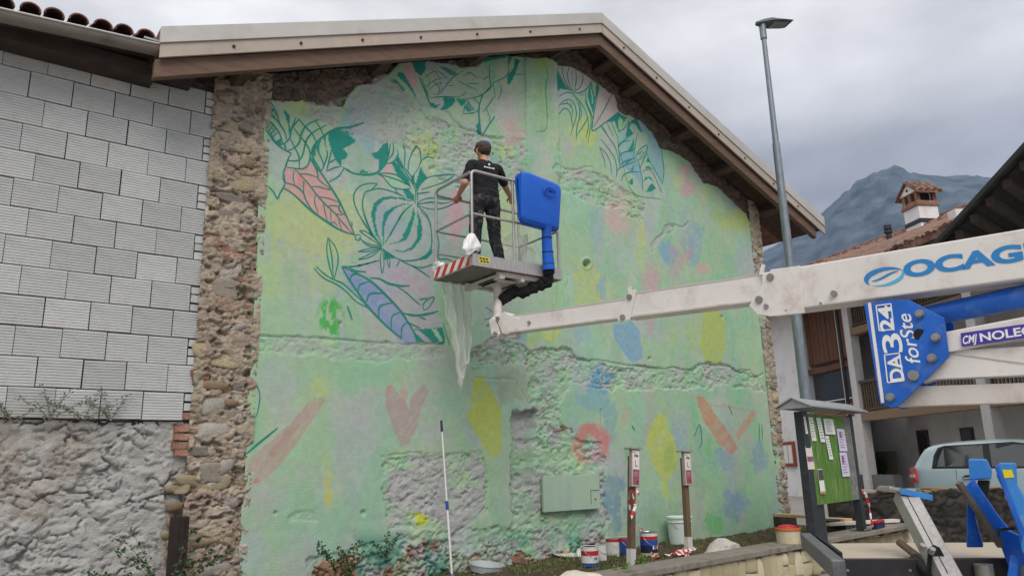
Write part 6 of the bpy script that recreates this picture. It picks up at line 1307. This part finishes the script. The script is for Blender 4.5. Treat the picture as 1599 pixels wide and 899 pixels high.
# hand brush lying beside the post, planks behind
th = thing('hand_brush', 'broad brush with red back and dark bristles on the coping', 'brush', tuple(nbp(Lb+.42, .16, .0))); d_ = ub_
MB().bar(nbp(Lb+.22, .12, .13), nbp(Lb+.66, .12, .13), .08, .035).build('brush_back', M_tinr, th, bevel=.006); MB().bar(nbp(Lb+.22, .12, .055), nbp(Lb+.66, .12, .055), .07, .108).build('bristles', M_tind, th)
M_plank = pm('pale_plank', S(196, 166, 126), .75, var=.12, vscale=3, stretch=(1, 7, 7), rnd=.1)
def plank(label, a, b, w, t, m=M_plank): o = MB().bar(a, b, w, t).build('plank', m, None, loc=tuple((Vector(a)+Vector(b))/2), bevel=.003); return tag(o, label, 'plank')
pz = .60; a, b = onZ(1213, 803, pz+.08), onZ(1262, 806, pz+.08); plank('pale plank lying at the foot of the house corner', tuple(a), tuple(b), .2, .05)
a, b = onZ(1284, 810, pz), onZ(1325, 812, pz); plank('pale split plank behind the notice board', tuple(a), tuple(b), .22, .06); a, b = onZ(1290, 818, pz-.04), onZ(1400, 812, pz-.04); plank('whitewashed plank lying behind the brush', tuple(a), tuple(b), .16, .05, pm('white_plank', S(206, 200, 190), .7, var=.1))
for q_, lb_ in (((1225, 815), 'dark timber block under the pale plank'), ((1300, 822), 'dark timber block under the split plank')):
    p = onZ(*q_, .5); o = MB().box((p[0], p[1], (.3+pz+.04)/2), (.5, .2, pz-.3)).build('timber_block', pm('dark_timber', S(62, 50, 42), .8, var=.3, vscale=5), None, loc=(p[0], p[1], .3), bevel=.01); tag(o, lb_, 'timber')

# ================================================================== STREET LAMP
lx, ly = 11.28, 7.02; LP = thing('street_lamp', 'tall slim galvanised street lamp with a flat dark head', 'street lamp', (lx, ly, 0)); M_galv = pm('galvanised', S(126, 134, 140), .45, .5, var=.12, vscale=5, stretch=(4, 4, 1), dirt=(S(160, 164, 166), 5, .4))
zt = onY(1184, 48, ly)[2]; zj = onY(1213, 225, ly)[2]; zk = onY(1236, 420, ly)[2]
MB().cyl((lx, ly, -.1), (lx, ly, zk), .088, .084, 18).build('lower_pole', M_galv, LP, smooth=True, angle=40); MB().cyl((lx, ly, zk), (lx, ly, zj), .074, .064, 18).build('middle_pole', M_galv, LP, smooth=True, angle=40); MB().cyl((lx, ly, zj), (lx, ly, zt), .054, .042, 16).build('upper_pole', M_galv, LP, smooth=True, angle=40)
MB().cyl((lx, ly, zt-.12), (lx, ly, zt+.18), .058, .062, 14).build('head_socket', M_galv, LP, smooth=True, angle=40)
ha = Vector(onY(1226, 16, ly))-Vector(onY(1184, 30, ly)); hx = Vector((ha[0], -.35, 0)).normalized(); hb = Vector((lx, ly, zt+.17))
hd = bmesh.new(); sect = [(-.12, .05, .05), (.0, .10, .085), (.16, .15, .10), (.24, .155, .075), (.42, .16, .05), (.60, .14, .02)]; rows = []
for s, w, t in sect:
    c = hb+hx*s+Vector((0, 0, .16*s+.02)); y_ = hx.cross(Vector((0, 0, 1))); rows.append([hd.verts.new(c+y_*a*w+Vector((0, 0, b*t))) for a, b in ((-1, 0), (-.75, .7), (0, 1), (.75, .7), (1, 0), (.7, -.25), (-.7, -.25))])
for r0, r1 in zip(rows[:-1], rows[1:]):
    for i in range(7): hd.faces.new((r0[i], r0[(i+1) % 7], r1[(i+1) % 7], r1[i]))
hd.faces.new(rows[0][::-1]); hd.faces.new(rows[-1]); bmesh.ops.recalc_face_normals(hd, faces=hd.faces)
for v in hd.verts: v.co -= ORG[LP]
me = bpy.data.meshes.new('lamp_head'); hd.to_mesh(me); hd.free(); me.materials.append(pm('lamp_grey', S(78, 84, 88), .5, .2, var=.1)); hdo = bpy.data.objects.new('lamp_head', me); COL.objects.link(hdo); hdo.parent = LP; ORG[hdo] = ORG[LP].copy()
c = hb+hx*.34+Vector((0, 0, .16*.34+.0)); y_ = hx.cross(Vector((0, 0, 1))); MB().prism([c+hx*a+y_*b+Vector((0, 0, .16*a-.004)) for a, b in ((-.16, -.11), (.16, -.10), (.16, .10), (-.16, .11))], (0, 0, -.012)).build('lens', pm('lens_glass', S(120, 128, 132), .2, spec=.6), hdo)
# ================================================================== LOW STONE WALL ALONG THE BACK STREET
LW = thing('stone_wall', 'low dark rubble wall in front of the parked car', 'wall', (15, 7, .1))
lw0, lw1 = np.array([13.5, 8.06]), np.array([21.0, 2.5]); ul = (lw1-lw0)/np.linalg.norm(lw1-lw0); Ll = float(np.linalg.norm(lw1-lw0)); nl = np.array([ul[1], -ul[0]])
if nl.dot(-lw0) < 0: nl = -nl
A_, Z_ = np.meshgrid(np.arange(0, Ll, .04), np.arange(-.1, 1.02, .03)); f1, f2, cid = worley(A_*3.2+fbm(A_*4, Z_*4, 309)*2, Z_*5.5+fbm(A_*4, Z_*4, 311)*2, 301); e = sst(.03, .3, f2-f1)
cw = np.stack([np.interp(cid, [0, .5, 1], v) for v in zip(S(52, 50, 48), S(76, 72, 68), S(60, 55, 51))], -1)*(.55+.45*e)[..., None]*(.5+.9*fbm(A_*5, Z_*5, 307, 5, .6))[..., None]; mo = sst(.55, .65, fbm(A_*2, Z_*3, 303, 3))*sst(.5, .2, Z_)
cw = cw*(1-.6*mo[..., None])+np.array(S(62, 76, 40))*.6*mo[..., None]; dd = .04*e+.05*(fbm(A_*6, Z_*8, 305, 5, .6)-.5)
sheet('rubble_face', lw0[0]+ul[0]*A_+nl[0]*dd, lw0[1]+ul[1]*A_+nl[1]*dd, Z_, np.ones_like(A_, bool), M_rubble, LW, cw)
P2 = lambda a, o, z: (lw0[0]+ul[0]*a+nl[0]*o, lw0[1]+ul[1]*a+nl[1]*o, z)
MB().prism([P2(0, -.01, -.1), P2(Ll, -.01, -.1), P2(Ll, -.35, -.1), P2(0, -.35, -.1)], (0, 0, 1.1)).build('wall_core', pm('dark_rubble', S(80, 72, 64), .95, var=.3, vscale=5), LW)
a = 0
while a < Ll-.2:
    w = random.uniform(.3, .6); o = link('stone', STM[random.choice((0, 3, 4, 7))], LW, P2(a+w/2, -.14, 1.0)); o.scale = (w/2, .2, .05); o.rotation_euler = (0, 0, math.atan2(ul[1], ul[0])); a += w
for px, n in ((1385, 9), (1450, 16)):
    p = atd(px, 826, 13.6); weed('low green weeds along the foot of the rubble wall, %s' % ('thin patch' if n < 10 else 'thick patch'), (p[0], p[1], .02), n, .3, 1.6, .08, pm('grass_green', S(86, 108, 52), .8, var=.3))

# ================================================================== THE CAR
ct = np.array(atd(1422, 730, 15.15)); cr_ = np.array(atd(1599, 727, 13.9)); cu_ = Vector((cr_[0]-ct[0], cr_[1]-ct[1], 0)).normalized(); cn = Vector((cu_[1], -cu_[0], 0))
if cn.dot(Vector(CAM)-Vector(ct)) < 0: cn = -cn
GZ_ = .424; CO = Vector((ct[0], ct[1], GZ_)); CW = .80
CAR = thing('parked_car', 'pale blue hatchback parked with its tail towards the notice board', 'car', tuple(CO))
def cp(x, y, z): return CO+cu_*x-cn*(y+CW)+Vector((0, 0, z))   # x forward from the tail, y across from the centre (+ = far side), z up
M_cp = pm('car_paint', S(166, 184, 190), .3, .15, var=.03, vscale=2, spec=.6); M_cg = pm('car_glass', S(34, 40, 42), .06, var=.1, vscale=2, spec=.9); M_cb = pm('car_black', S(26, 26, 27), .6); M_tail = pm('tail_lens', S(190, 28, 26), .2, var=.1, spec=.7); M_tailw = pm('tail_clear', S(220, 190, 184), .2, spec=.7); M_chr = pm('wheel_silver', S(160, 162, 164), .35, .7)
# stations: x, z sill, z belt, z roof edge, z roof mid, half width at belt, half width at roof
ST = [(-.04, .50, .86, .88, .88, .62, .60), (.02, .36, .95, 1.0, 1.0, .72, .66), (.12, .30, .97, 1.20, 1.22, .77, .60), (.25, .28, .975, 1.385, 1.41, .79, .57), (.45, .26, .975, 1.435, 1.465, .80, .565), (.9, .24, .97, 1.465, 1.50, .80, .57), (1.5, .24, .96, 1.47, 1.515, .80, .57), (2.0, .24, .95, 1.44, 1.48, .80, .57), (2.4, .24, .935, 1.33, 1.37, .80, .59), (2.75, .24, .93, 1.12, 1.16, .79, .64), (2.98, .25, .925, .96, 1.0, .77, .68), (3.3, .27, .86, .89, .93, .74, .64), (3.55, .34, .72, .74, .78, .66, .54), (3.6, .42, .56, .57, .58, .58, .5)]
def sect(s):
    x, zs_, zb2, zr, zm, wb, wr = s
    half = [(wb-.05, zs_), (wb+.005, zs_+.1), (wb+.012, (zs_+zb2)/2+.05), (wb, zb2-.03), (wb-.012, zb2), (wr+.02, zr-.06 if zr-zb2 > .1 else zr-.01), (wr-.05, zr), (wr*.5, (zr+zm*2)/3), (0, zm)]
    return [(-y, z) for y, z in half]+[(y, z) for y, z in half[-2::-1]]
body_m = MB(); rows = [[cp(s[0], y, z) for y, z in sect(s)] for s in ST]; k = len(rows[0]); fs = []
vs = [p for r in rows for p in r]
for i in range(len(rows)-1):
    for j in range(k-1): fs.append((i*k+j, i*k+j+1, (i+1)*k+j+1, (i+1)*k+j))
fs += [tuple(range(k-1, -1, -1)), tuple(range((len(rows)-1)*k, len(rows)*k))]
body_m.add(vs, fs); cbody = body_m.build('body', M_cp, CAR, smooth=True); sb = cbody.modifiers.new('s', 'SUBSURF'); sb.levels = 2; sb.render_levels = 2
def side_y(x, z):                               # half width of the body side at height z
    xs2 = [s[0] for s in ST]; zb2 = np.interp(x, xs2, [s[2] for s in ST]); zr = np.interp(x, xs2, [s[3] for s in ST]); wb = np.interp(x, xs2, [s[5] for s in ST]); wr = np.interp(x, xs2, [s[6] for s in ST])
    t = np.clip((z-zb2)/(zr-.06-zb2), 0, 1); return wb-.012+(wr+.02-wb+.012)*t
def side_panel(nm, pts, m, par, off=.004, far=False, n=3):
    """panel lying on the car's side; pts (x, z) polygon, triangulated finely enough to follow the curve"""
    sg = 1 if far else -1; P = [cp(x, sg*(side_y(x, z)+off), z) for x, z in pts]; c = [sum(p[0] for p in pts)/len(pts), sum(p[1] for p in pts)/len(pts)]; C0 = cp(c[0], sg*(side_y(*c)+off+.004), c[1])
    mb = MB(); mb.add([C0]+P, [(0, i+1, (i+1) % len(P)+1) for i in range(len(P))]); return mb.build(nm, m, par)
def dens(pts, n=5): return [(a[0]+(b[0]-a[0])*i/n, a[1]+(b[1]-a[1])*i/n) for a, b in zip(pts, pts[1:]+pts[:1]) for i in range(n)]
for far in (False, True):
    side_panel('quarter_window', dens([(.43, 1.0), (.62, 1.0), (.60, 1.36), (.52, 1.33), (.45, 1.2)]), M_cg, CAR, .012, far); side_panel('rear_door_window', dens([(.66, 1.0), (1.30, .995), (1.28, 1.405), (.64, 1.37)]), M_cg, CAR, .012, far); side_panel('front_door_window', dens([(1.42, .99), (2.52, .965), (2.3, 1.17), (2.0, 1.36), (1.8, 1.40), (1.40, 1.405)]), M_cg, CAR, .012, far)
    side_panel('window_surround', dens([(.38, .965), (2.64, .935), (2.36, 1.19), (2.05, 1.39), (1.8, 1.435), (.62, 1.405), (.5, 1.37), (.42, 1.22)]), M_cb, CAR, .004, far)
    for x in (.80, 1.36): side_panel('door_seam', [(x, .95), (x+.008, .95), (x+.008-.02, .42), (x-.02, .42)], M_cb, CAR, .018, far)
    sg = 1 if far else -1
    hnd = [cp(x, sg*(.818), z) for x, z in ((.90, .80), (.96, .835), (1.05, .835), (1.10, .80), (1.05, .765), (.95, .765))]; MB().prism(hnd, -cn*(.012*sg)).build('door_handle', M_cb, CAR); MB().prism([cp(x, sg*.832, z) for x, z in ((.91, .79), (1.1, .80), (1.08, .775), (.93, .77))], -cn*(.012*sg)).build('handle_grip', M_cp, CAR)
    tl_ = [cp(x, sg*y, z) for x, y, z in ((-.03, .60, .98), (.10, .79, 1.0), (.115, .80, .72), (-.035, .63, .68))]; tl = MB().prism(tl_, -cu_*.04-cn*(.02*sg)).build('tail_light', M_tail, CAR, bevel=.008)
    mid_ = [cp(x, sg*y, z) for x, y, z in ((-.075, .615, .86), (.062, .81, .865), (.066, .812, .80), (-.078, .62, .795))]; MB().prism(mid_, -cu_*.008-cn*(.008*sg)).build('clear_lens', M_tailw, tl)
    for x in (.62, 2.95):
        wo = MB().cyl(cp(x, sg*.58, .29), cp(x, sg*.795, .29), .29, n=28).build('wheel', M_cb, CAR, smooth=True, angle=40); MB().cyl(cp(x, sg*.79, .29), cp(x, sg*.803, .29), .19, n=20).build('rim', M_chr, wo)
    for j in range(8): t = -.0
MB().prism([cp(.118, -.50, 1.03), cp(.118, .50, 1.03), cp(.225, .48, 1.36), cp(.225, -.48, 1.36)], -cu_*.012).build('rear_window', M_cg, CAR); MB().prism([cp(2.82, -.56, 1.02), cp(2.82, .56, 1.02), cp(2.36, .50, 1.38), cp(2.36, -.50, 1.38)], cu_*.01).build('windscreen', M_cg, CAR)
MB().prism([cp(-.045, y, z) for y, z in ((-.66, .34), (.66, .34), (.66, .56), (-.66, .56))], -cu_*.05).build('rear_bumper', M_cp, CAR, bevel=.02)
MB().bar(cp(.35, -.3, 1.47), cp(.2, -.3, 1.68), .008, .008).build('aerial', M_cb, CAR)
for y in (-1, 1): MB().ellipsoid(cp(2.45, y*.87, 1.0), (.07, .09, .06)).build('door_mirror', M_cp, CAR, smooth=True)

# ================================================================== FAR HOUSE WITH BALCONIES
fu = Vector((-.46, -.887, 0)).normalized(); FQ = Vector(atd(1440, 720, 20)); fn = Vector((-fu[1], fu[0], 0))
if fn.dot(Vector(CAM)-FQ) < 0: fn = -fn
def fp(a, o, z): return Vector((FQ[0], FQ[1], 0))+fu*a+fn*o+Vector((0, 0, z))     # a along the front (right = nearer), o out of it
FH = thing('balcony_house', 'white house with wooden balconies and a mossy tiled roof behind the car', 'house', tuple(fp(-2, 0, .42)))
def onF(px, py, o=0.):
    r = Vector(ray(px, py)); q = fp(0, o, 0); t = (q-Vector(CAM)).dot(fn)/r.dot(fn); P = Vector(CAM)+r*t; return (P-q).dot(fu), P[2]
M_lime = pm('lime_wash', S(234, 232, 230), .85, var=.05, vscale=2, bump=.2, dirt=(S(176, 170, 164), 1.5, .5)); M_bwood = pm('balcony_wood', S(98, 82, 68), .85, var=.2, vscale=3, stretch=(1, 1, 5), rnd=.18); M_beam = pm('balcony_beam', S(146, 122, 98), .8, var=.15, vscale=3, stretch=(1, 6, 6), dirt=(S(112, 92, 74), 3, .6)); M_shut = pm('brown_boards', S(110, 74, 52), .75, var=.25, vscale=3, stretch=(8, 8, 1)); M_gls = pm('dark_glass', S(44, 50, 52), .12, var=.2, vscale=1, spec=.8); M_orange = pm('orange_wood', S(172, 88, 48), .7, var=.15); M_basew = pm('grey_plinth', S(122, 120, 118), .9, var=.15, vscale=3)
def fbox(nm, a0, a1, z0, z1, o0, o1, m, par, bev=0.): return MB().prism([fp(a0, o0, z0), fp(a1, o0, z0), fp(a1, o0, z1), fp(a0, o0, z1)], fn*(o1-o0)).build(nm, m, par, bevel=bev)
fbox('front_wall', -14, 6.5, .3, 7.75, -1.85, -1.6, M_lime, FH); fbox('house_body', -14, 6.5, .3, 7.7, -9, -1.86, M_lime, FH)
# rendered wing at the left, flush with the columns
fw = fbox('rendered_wing', -14, -5.55, .3, 7.7, -1.59, -.02, M_lime, FH)
M_colw = pm('column_white', S(222, 218, 214), .8, var=.06, vscale=3, dirt=(S(170, 160, 150), 3, .5))
cols = []
for a in (-2.55, 2.45): cols.append(fbox('column', a-.15, a+.15, .3, 7.7, -.3, 0, M_colw, FH, .02))
# boarded bay with glazing between wing and first column
fbox('boarding', -5.5, -2.75, 4.78, 7.7, -.5, -.42, M_shut, FH)
for i in range(11): a = -5.5+i*.25; fbox('board', a+.01, a+.24, 4.8, 7.6, -.42, -.40+random.uniform(0, .012), M_shut, FH)
fbox('sill_beam', -5.5, -2.75, 4.48, 4.66, -.45, -.3, M_shut, FH); gl = fbox('window', -5.5, -2.75, 3.35, 4.47, -.55, -.48, M_gls, FH); fbox('window_bar', -5.5, -2.75, 3.5, 3.54, -.48, -.46, M_colw, gl); fbox('parapet', -5.5, -2.75, 2.95, 3.34, -.5, -.36, M_orange, FH); fbox('bay_wall', -5.5, -2.75, .4, 2.95, -.5, -.4, M_lime, FH)
MB().tube([fp(-3.2, .05, 6.6), fp(-2.93, .06, 6.45), fp(-2.86, .06, 6.2), fp(-2.84, .06, .5)], .055, 10).build('downpipe', pm('dark_pipe', S(62, 52, 50), .6), FH, smooth=True); MB().cyl(fp(-2.98, .02, .5), fp(-3.0, .02, 6.3), .03, n=8).build('white_pipe', M_colw, FH, smooth=True)
# balconies: beam, deck, rail, balusters (one object each)
bal_me = None
def balcony(z, a0, a1, beam_h=.26, hgt=.86, step=.115, o=-.12, m=M_bwood):
    global bal_me
    b = fbox('balcony_beam', a0, a1, z-beam_h, z, -.26+o+.12, o+.12, M_beam, FH, .01); fbox('balcony_floor', a0, a1, z-.12, z-.02, -1.6, -.27+o+.12, M_bwood, FH); fbox('handrail', a0, a1, z+hgt, z+hgt+.09, o-.05, o+.06, M_bwood, FH); fbox('bottom_rail', a0, a1, z+.05, z+.11, o-.03, o+.03, M_bwood, FH)
    if bal_me is None:
        bal_me = MB().add([(fu*a+fn*c+Vector((0, 0, zz))) for zz in (-.38, .38) for a, c in ((-.026, -.018), (.026, -.018), (.026, .018), (-.026, .018))], [(3, 2, 1, 0), (4, 5, 6, 7), (0, 1, 5, 4), (1, 2, 6, 5), (2, 3, 7, 6), (3, 0, 4, 7)]).mesh('baluster', m)
    a = a0+.06
    while a < a1-.04: ob = link('baluster', bal_me, b, tuple(fp(a, o, z+.49))); a += step
balcony(2.98, -2.38, 2.28); balcony(2.98, 2.62, 6.4); balcony(5.55, -2.38, 2.28, .22, .8); balcony(5.55, 2.62, 6.4, .22, .8)
fbox('maize_rack', -2.2, -1.2, 5.9, 6.35, -1.0, -.5, pm('dry_maize', S(176, 116, 50), .8, var=.3, vscale=14), FH)
fbox('upper_wall_band', -2.38, 2.28, 3.9, 4.05, -1.59, -1.5, M_orange, FH)
# ground floor under the balcony: openings, plinth, props
M_frame = pm('window_frame', S(96, 70, 56), .7); 
for (x0, y0, x1, y1), nm in (((1432, 672, 1464, 770), 'door'), ((1500, 668, 1525, 700), 'window')):
    a0, z1 = onF(x0, y0, -1.6); a1, z0 = onF(x1, y1, -1.6); w_ = fbox(nm, a0, a1, max(z0, .42), z1, -1.6, -1.55, M_frame, FH); fbox('pane', a0+.08, a1-.06, max(z0, .42)+.1, z1-.07, -1.55, -1.54, M_gls, w_)
a0, z1 = onF(1342, 740, -.3); fbox('plinth_wall', a0-.5, a0+1.9, .3, 1.16, -.35, -.1, M_basew, FH)
th = thing('meter_cabinet', 'small yellowish meter cabinet on the white wall under the balcony', 'cabinet', tuple(fp(-1.6, -1.5, 1.4))); a0, z1 = onF(1352, 704, -1.55); a1, z0 = onF(1363, 722, -1.55); MB().prism([fp(a0, -1.59, z0), fp(a1, -1.59, z0), fp(a1, -1.59, z1), fp(a0, -1.59, z1)], fn*.12).build('cabinet_body', pm('ochre_box', S(120, 112, 76), .7), th); MB().prism([fp(a0+.06, -1.47, z0+.06), fp(a1-.06, -1.47, z0+.06), fp(a1-.06, -1.47, z1-.06), fp(a0+.06, -1.47, z1-.06)], fn*.01).build('cabinet_window', M_gls, th)
a0, z1 = onF(1368, 705, -1.2); a1, z0 = onF(1404, 740, -1.2); o = MB().prism([fp(a0, -1.22, z0), fp(a1, -1.22, z0), fp(a1, -1.22, z1), fp(a0, -1.22, z1)], fn*.05).build('leaning_board', pm('khaki_board', S(126, 118, 92), .8, var=.1), None, loc=tuple(fp(a0, -1.2, z0))); tag(o, 'khaki board leaning on the wall behind the green shrub', 'board')
th = thing('shrub', 'small dark green pot shrub on the grey plinth', 'shrub', tuple(fp(a0+.4, -.9, z0))); fo = MB(); cc_ = fp(a0+.35, -.9, (z0+z1)/2-.1)
for i in range(420): d = Vector((random.gauss(0, 1), random.gauss(0, 1), random.gauss(0, 1))).normalized(); p = cc_+Vector((d[0]*.26, d[1]*.26, d[2]*.36))*random.uniform(.6, 1); leaf_add(fo, p, d+Vector((0, 0, .4)), .12, .05)
stuff(fo.build('foliage', pm('shrub_leaf', S(58, 84, 40), .7, var=.35, vscale=9), th)); MB().cyl(fp(a0+.35, -.9, 1.0), fp(a0+.35, -.9, (z0+z1)/2), .03, n=8).build('stem', M_post, th)
# left wing details: framed notice case and dark silhouettes
a0, z1 = onF(1222, 690, .0); a1, z0 = onF(1245, 728, .0); cs = thing('notice_case', 'brown framed notice case on the white wing beside the lamp', 'notice case', tuple(fp(a0, 0, z0))); MB().prism([fp(a0, 0, z0), fp(a1, 0, z0), fp(a1, 0, z1), fp(a0, 0, z1)], fn*.06).build('case_frame', pm('case_wood', S(140, 66, 40), .6), cs)
for i in range(2):
    u0 = a0+.12+(a1-a0-.2)*.5*i; u1 = u0+(a1-a0-.3)*.5; MB().prism([fp(u0, .06, z0+.12), fp(u1, .06, z0+.12), fp(u1, .06, z1-.12), fp(u0, .06, z1-.12)], fn*.01).build('pinned_sheet', M_pp, cs)
a0, z1 = onF(1232, 740, 1.0); o = MB()
for da, w, h_ in ((0, .22, .55), (.3, .35, .4), (.7, .3, .75), (1.1, .25, .5)): o.prism([fp(a0+da, 1.0, .42), fp(a0+da+w, 1.0, .42), fp(a0+da+w, 1.0, .42+h_), fp(a0+da, 1.0, .42+h_)], fn*.3)
# mossy tiled roof, seen obliquely
M_rt = pm('roof_tile_old', S(112, 80, 68), .9, var=.4, vscale=5, bump=.5, dirt=(S(74, 66, 60), 4, .8), col2=S(152, 118, 100))
def rdg(a): return 9.25-.06*(a+1.13)           # ridge height; the old ridge sags
ev0, ez, ro = .95, 6.95, -4.0
rsl = MB().prism([fp(-13.5, ev0, ez), fp(5.2, ev0, ez), fp(5.2, ro, rdg(5.2)), fp(-13.5, ro, rdg(-13.5))], (0, 0, -.16)).build('roof', M_rt, FH)
MB().prism([fp(-13.5, ro-.002, rdg(-13.5)), fp(5.2, ro-.002, rdg(5.2)), fp(5.2, -9, 6.9), fp(-13.5, -9, 6.9)], (0, 0, -.16)).build('rear_roof', M_rt, FH)
t_ = MB(); na, ns = 92, 18
for i in range(na):
    for j in range(ns):
        a = -13.4+i*18.5/na+random.uniform(-.03, .03); e0 = fp(a, ev0, ez); e1 = fp(a, ro, rdg(a)); dn = e1-e0; Ls = dn.length; dn.normalize(); un = fu.cross(dn); un = un if un[2] > 0 else -un
        s0 = j*Ls/ns; b = e0+dn*s0+un*(.0+random.uniform(-.02, .035)); L2 = Ls/ns*1.12; r = .115*random.uniform(.8, 1.12); vs = []
        for q, rr2 in ((0, r), (L2, r*.85)):
            for k in range(5): t = math.pi*k/4; vs.append(b+dn*q+fu*(rr2*math.cos(t)+.02*random.uniform(-1, 1))+un*(rr2*.8*math.sin(t)))
        t_.add(vs, [(k, k+1, 6+k, 5+k) for k in range(4)]+[(0, 1, 2, 3, 4)])
stuff(t_.build('roof_tiles', M_rt, rsl))
for i in range(46): a = -13.3+.4*i; MB().cyl(fp(a, ro, rdg(a)+.02), fp(a+.43, ro, rdg(a+.43)+.05), .13, .115, 10).build('ridge_tile', M_rt, rsl)
# chimney with its own little roof
co2 = -3.4; ca, cz0 = onF(1441, 350, co2); RZ = Matrix.Rotation(math.atan2(fu[1], fu[0]), 3, 'Z'); ct0 = onF(1440, 325, co2)[1]; cw2 = .72
MB().box(fp(ca, co2, (8.2+ct0)/2), (cw2, cw2, ct0-8.2), RZ).build('chimney', M_lime, rsl, bevel=.01); MB().box(fp(ca, co2, ct0-.52), (cw2+.04, cw2+.04, .14), RZ).build('lead_flashing', M_anth, rsl)
for z0, g_ in ((0, .10), (.09, .05)): MB().box(fp(ca, co2, ct0+z0+.04), (cw2+g_, cw2+g_, .075), RZ).build('chimney_band', M_rb, rsl)
hz = onF(1437, 303, co2)[1]-ct0-.16
for da in (-.3, 0, .3):
    for do in (-.3, .3): MB().box(fp(ca+da, co2+do, ct0+.16+hz/2), (.12, .12, hz), RZ).build('chimney_pier', M_rb, rsl)
MB().box(fp(ca, co2, ct0+.16+hz/2), (.45, .45, hz-.02), RZ).build('flue_core', M_dark, rsl)
rz0 = ct0+.16+hz; MB().prism([fp(ca-.40, co2+.40, rz0), fp(ca+.40, co2+.40, rz0), fp(ca, co2+.40, rz0+.34)], -fn*.8).build('chimney_gable', M_lime, rsl); MB().cyl(fp(ca, co2+.405, rz0+.13), fp(ca, co2+.39, rz0+.13), .05, n=10).build('gable_hole', M_dark, rsl)
for sg in (-1, 1):
    MB().prism([fp(ca+sg*.55, co2+.48, rz0-.1), fp(ca, co2+.48, rz0+.36), fp(ca, co2-.48, rz0+.36), fp(ca+sg*.55, co2-.48, rz0-.1)], (0, 0, .07)).build('chimney_roof', M_rt, rsl)
    for k in range(4): q = .48-.24*k-.12; MB().cyl(fp(ca+sg*.56, co2+q, rz0-.04), fp(ca, co2+q, rz0+.44), .08, .07, 8).build('chimney_tile', M_rt, rsl)
vo = -2.2; va, vz = onF(1389, 376, vo); V0 = fp(va, vo, vz-.25)
for nm, z0, z1, r in (('flue_pipe', 0, .62, .085), ('flue_collar', .52, .60, .13), ('flue_cowl', .64, .78, .12)): MB().cyl(V0+Vector((0, 0, z0)), V0+Vector((0, 0, z1)), r, n=14).build(nm, M_anth, rsl, smooth=True, angle=40)

# ================================================================== NEARER HOUSE AT THE RIGHT EDGE (its eave shows)
NH = thing('timber_eaves_house', 'house at the street bend showing dark timber eaves and pale wall', 'house', tuple(atd(1700, 760, 14)))
ea, eb = Vector(atd(1462, 386, 15.2)), Vector(atd(1640, 192, 12.6)); M_eave = pm('dark_eaves', S(40, 34, 32), .85, var=.3, vscale=3, stretch=(4, 1, 4)); dirn = (eb-ea).normalized(); back = Vector((.97, .08, 0)).normalized()
MB().prism([ea, eb, eb+back*5, ea+back*5], (0, 0, -.12)).build('roof', M_eave, NH); MB().bar(ea-back*.05, eb-back*.05, .16, .12).build('gutter', pm('gutter_dark', S(52, 50, 48), .5, .4), NH, bevel=.02)
for i in range(7):
    p = ea.lerp(eb, (i+.5)/7)+Vector((0, 0, -.2)); MB().bar(p, p+back*4.5, .14, .16).build('rafter', pm('rafter_wood', S(62, 50, 44), .85, var=.25), NH)
p1_, p2_ = Vector(atd(1591, 320, 16.0)), Vector(atd(1800, 320, 13.0)); wl_ = MB(); wl_.prism([Vector((p1_[0], p1_[1], .3)), Vector((p2_[0], p2_[1], .3)), Vector((p2_[0], p2_[1], p1_[2]+.2)), Vector((p1_[0], p1_[1], p1_[2]+.2))], back*3); wl_.build('wall', M_lime, NH)
# ================================================================== THE AIR
hz_ = MB(); hz_.box((900, 700, 380), (5600, 5600, 768)); HZ = hz_.build('haze', []); HZ.data.materials.clear()
hm = bpy.data.materials.new('haze_air'); hm.use_nodes = True; t = hm.node_tree; t.nodes.clear(); ov = t.nodes.new('ShaderNodeOutputMaterial'); pv = t.nodes.new('ShaderNodeVolumePrincipled')
pv.inputs['Density'].default_value = .00012; pv.inputs['Color'].default_value = (.34, .58, 1, 1); pv.inputs['Anisotropy'].default_value = 0.
t.links.new(pv.outputs[0], ov.inputs['Volume']); HZ.data.materials.append(hm); HZ['kind'] = 'stuff'; HZ['label'] = 'bluish haze in the air before the mountains'; HZ['category'] = 'haze'
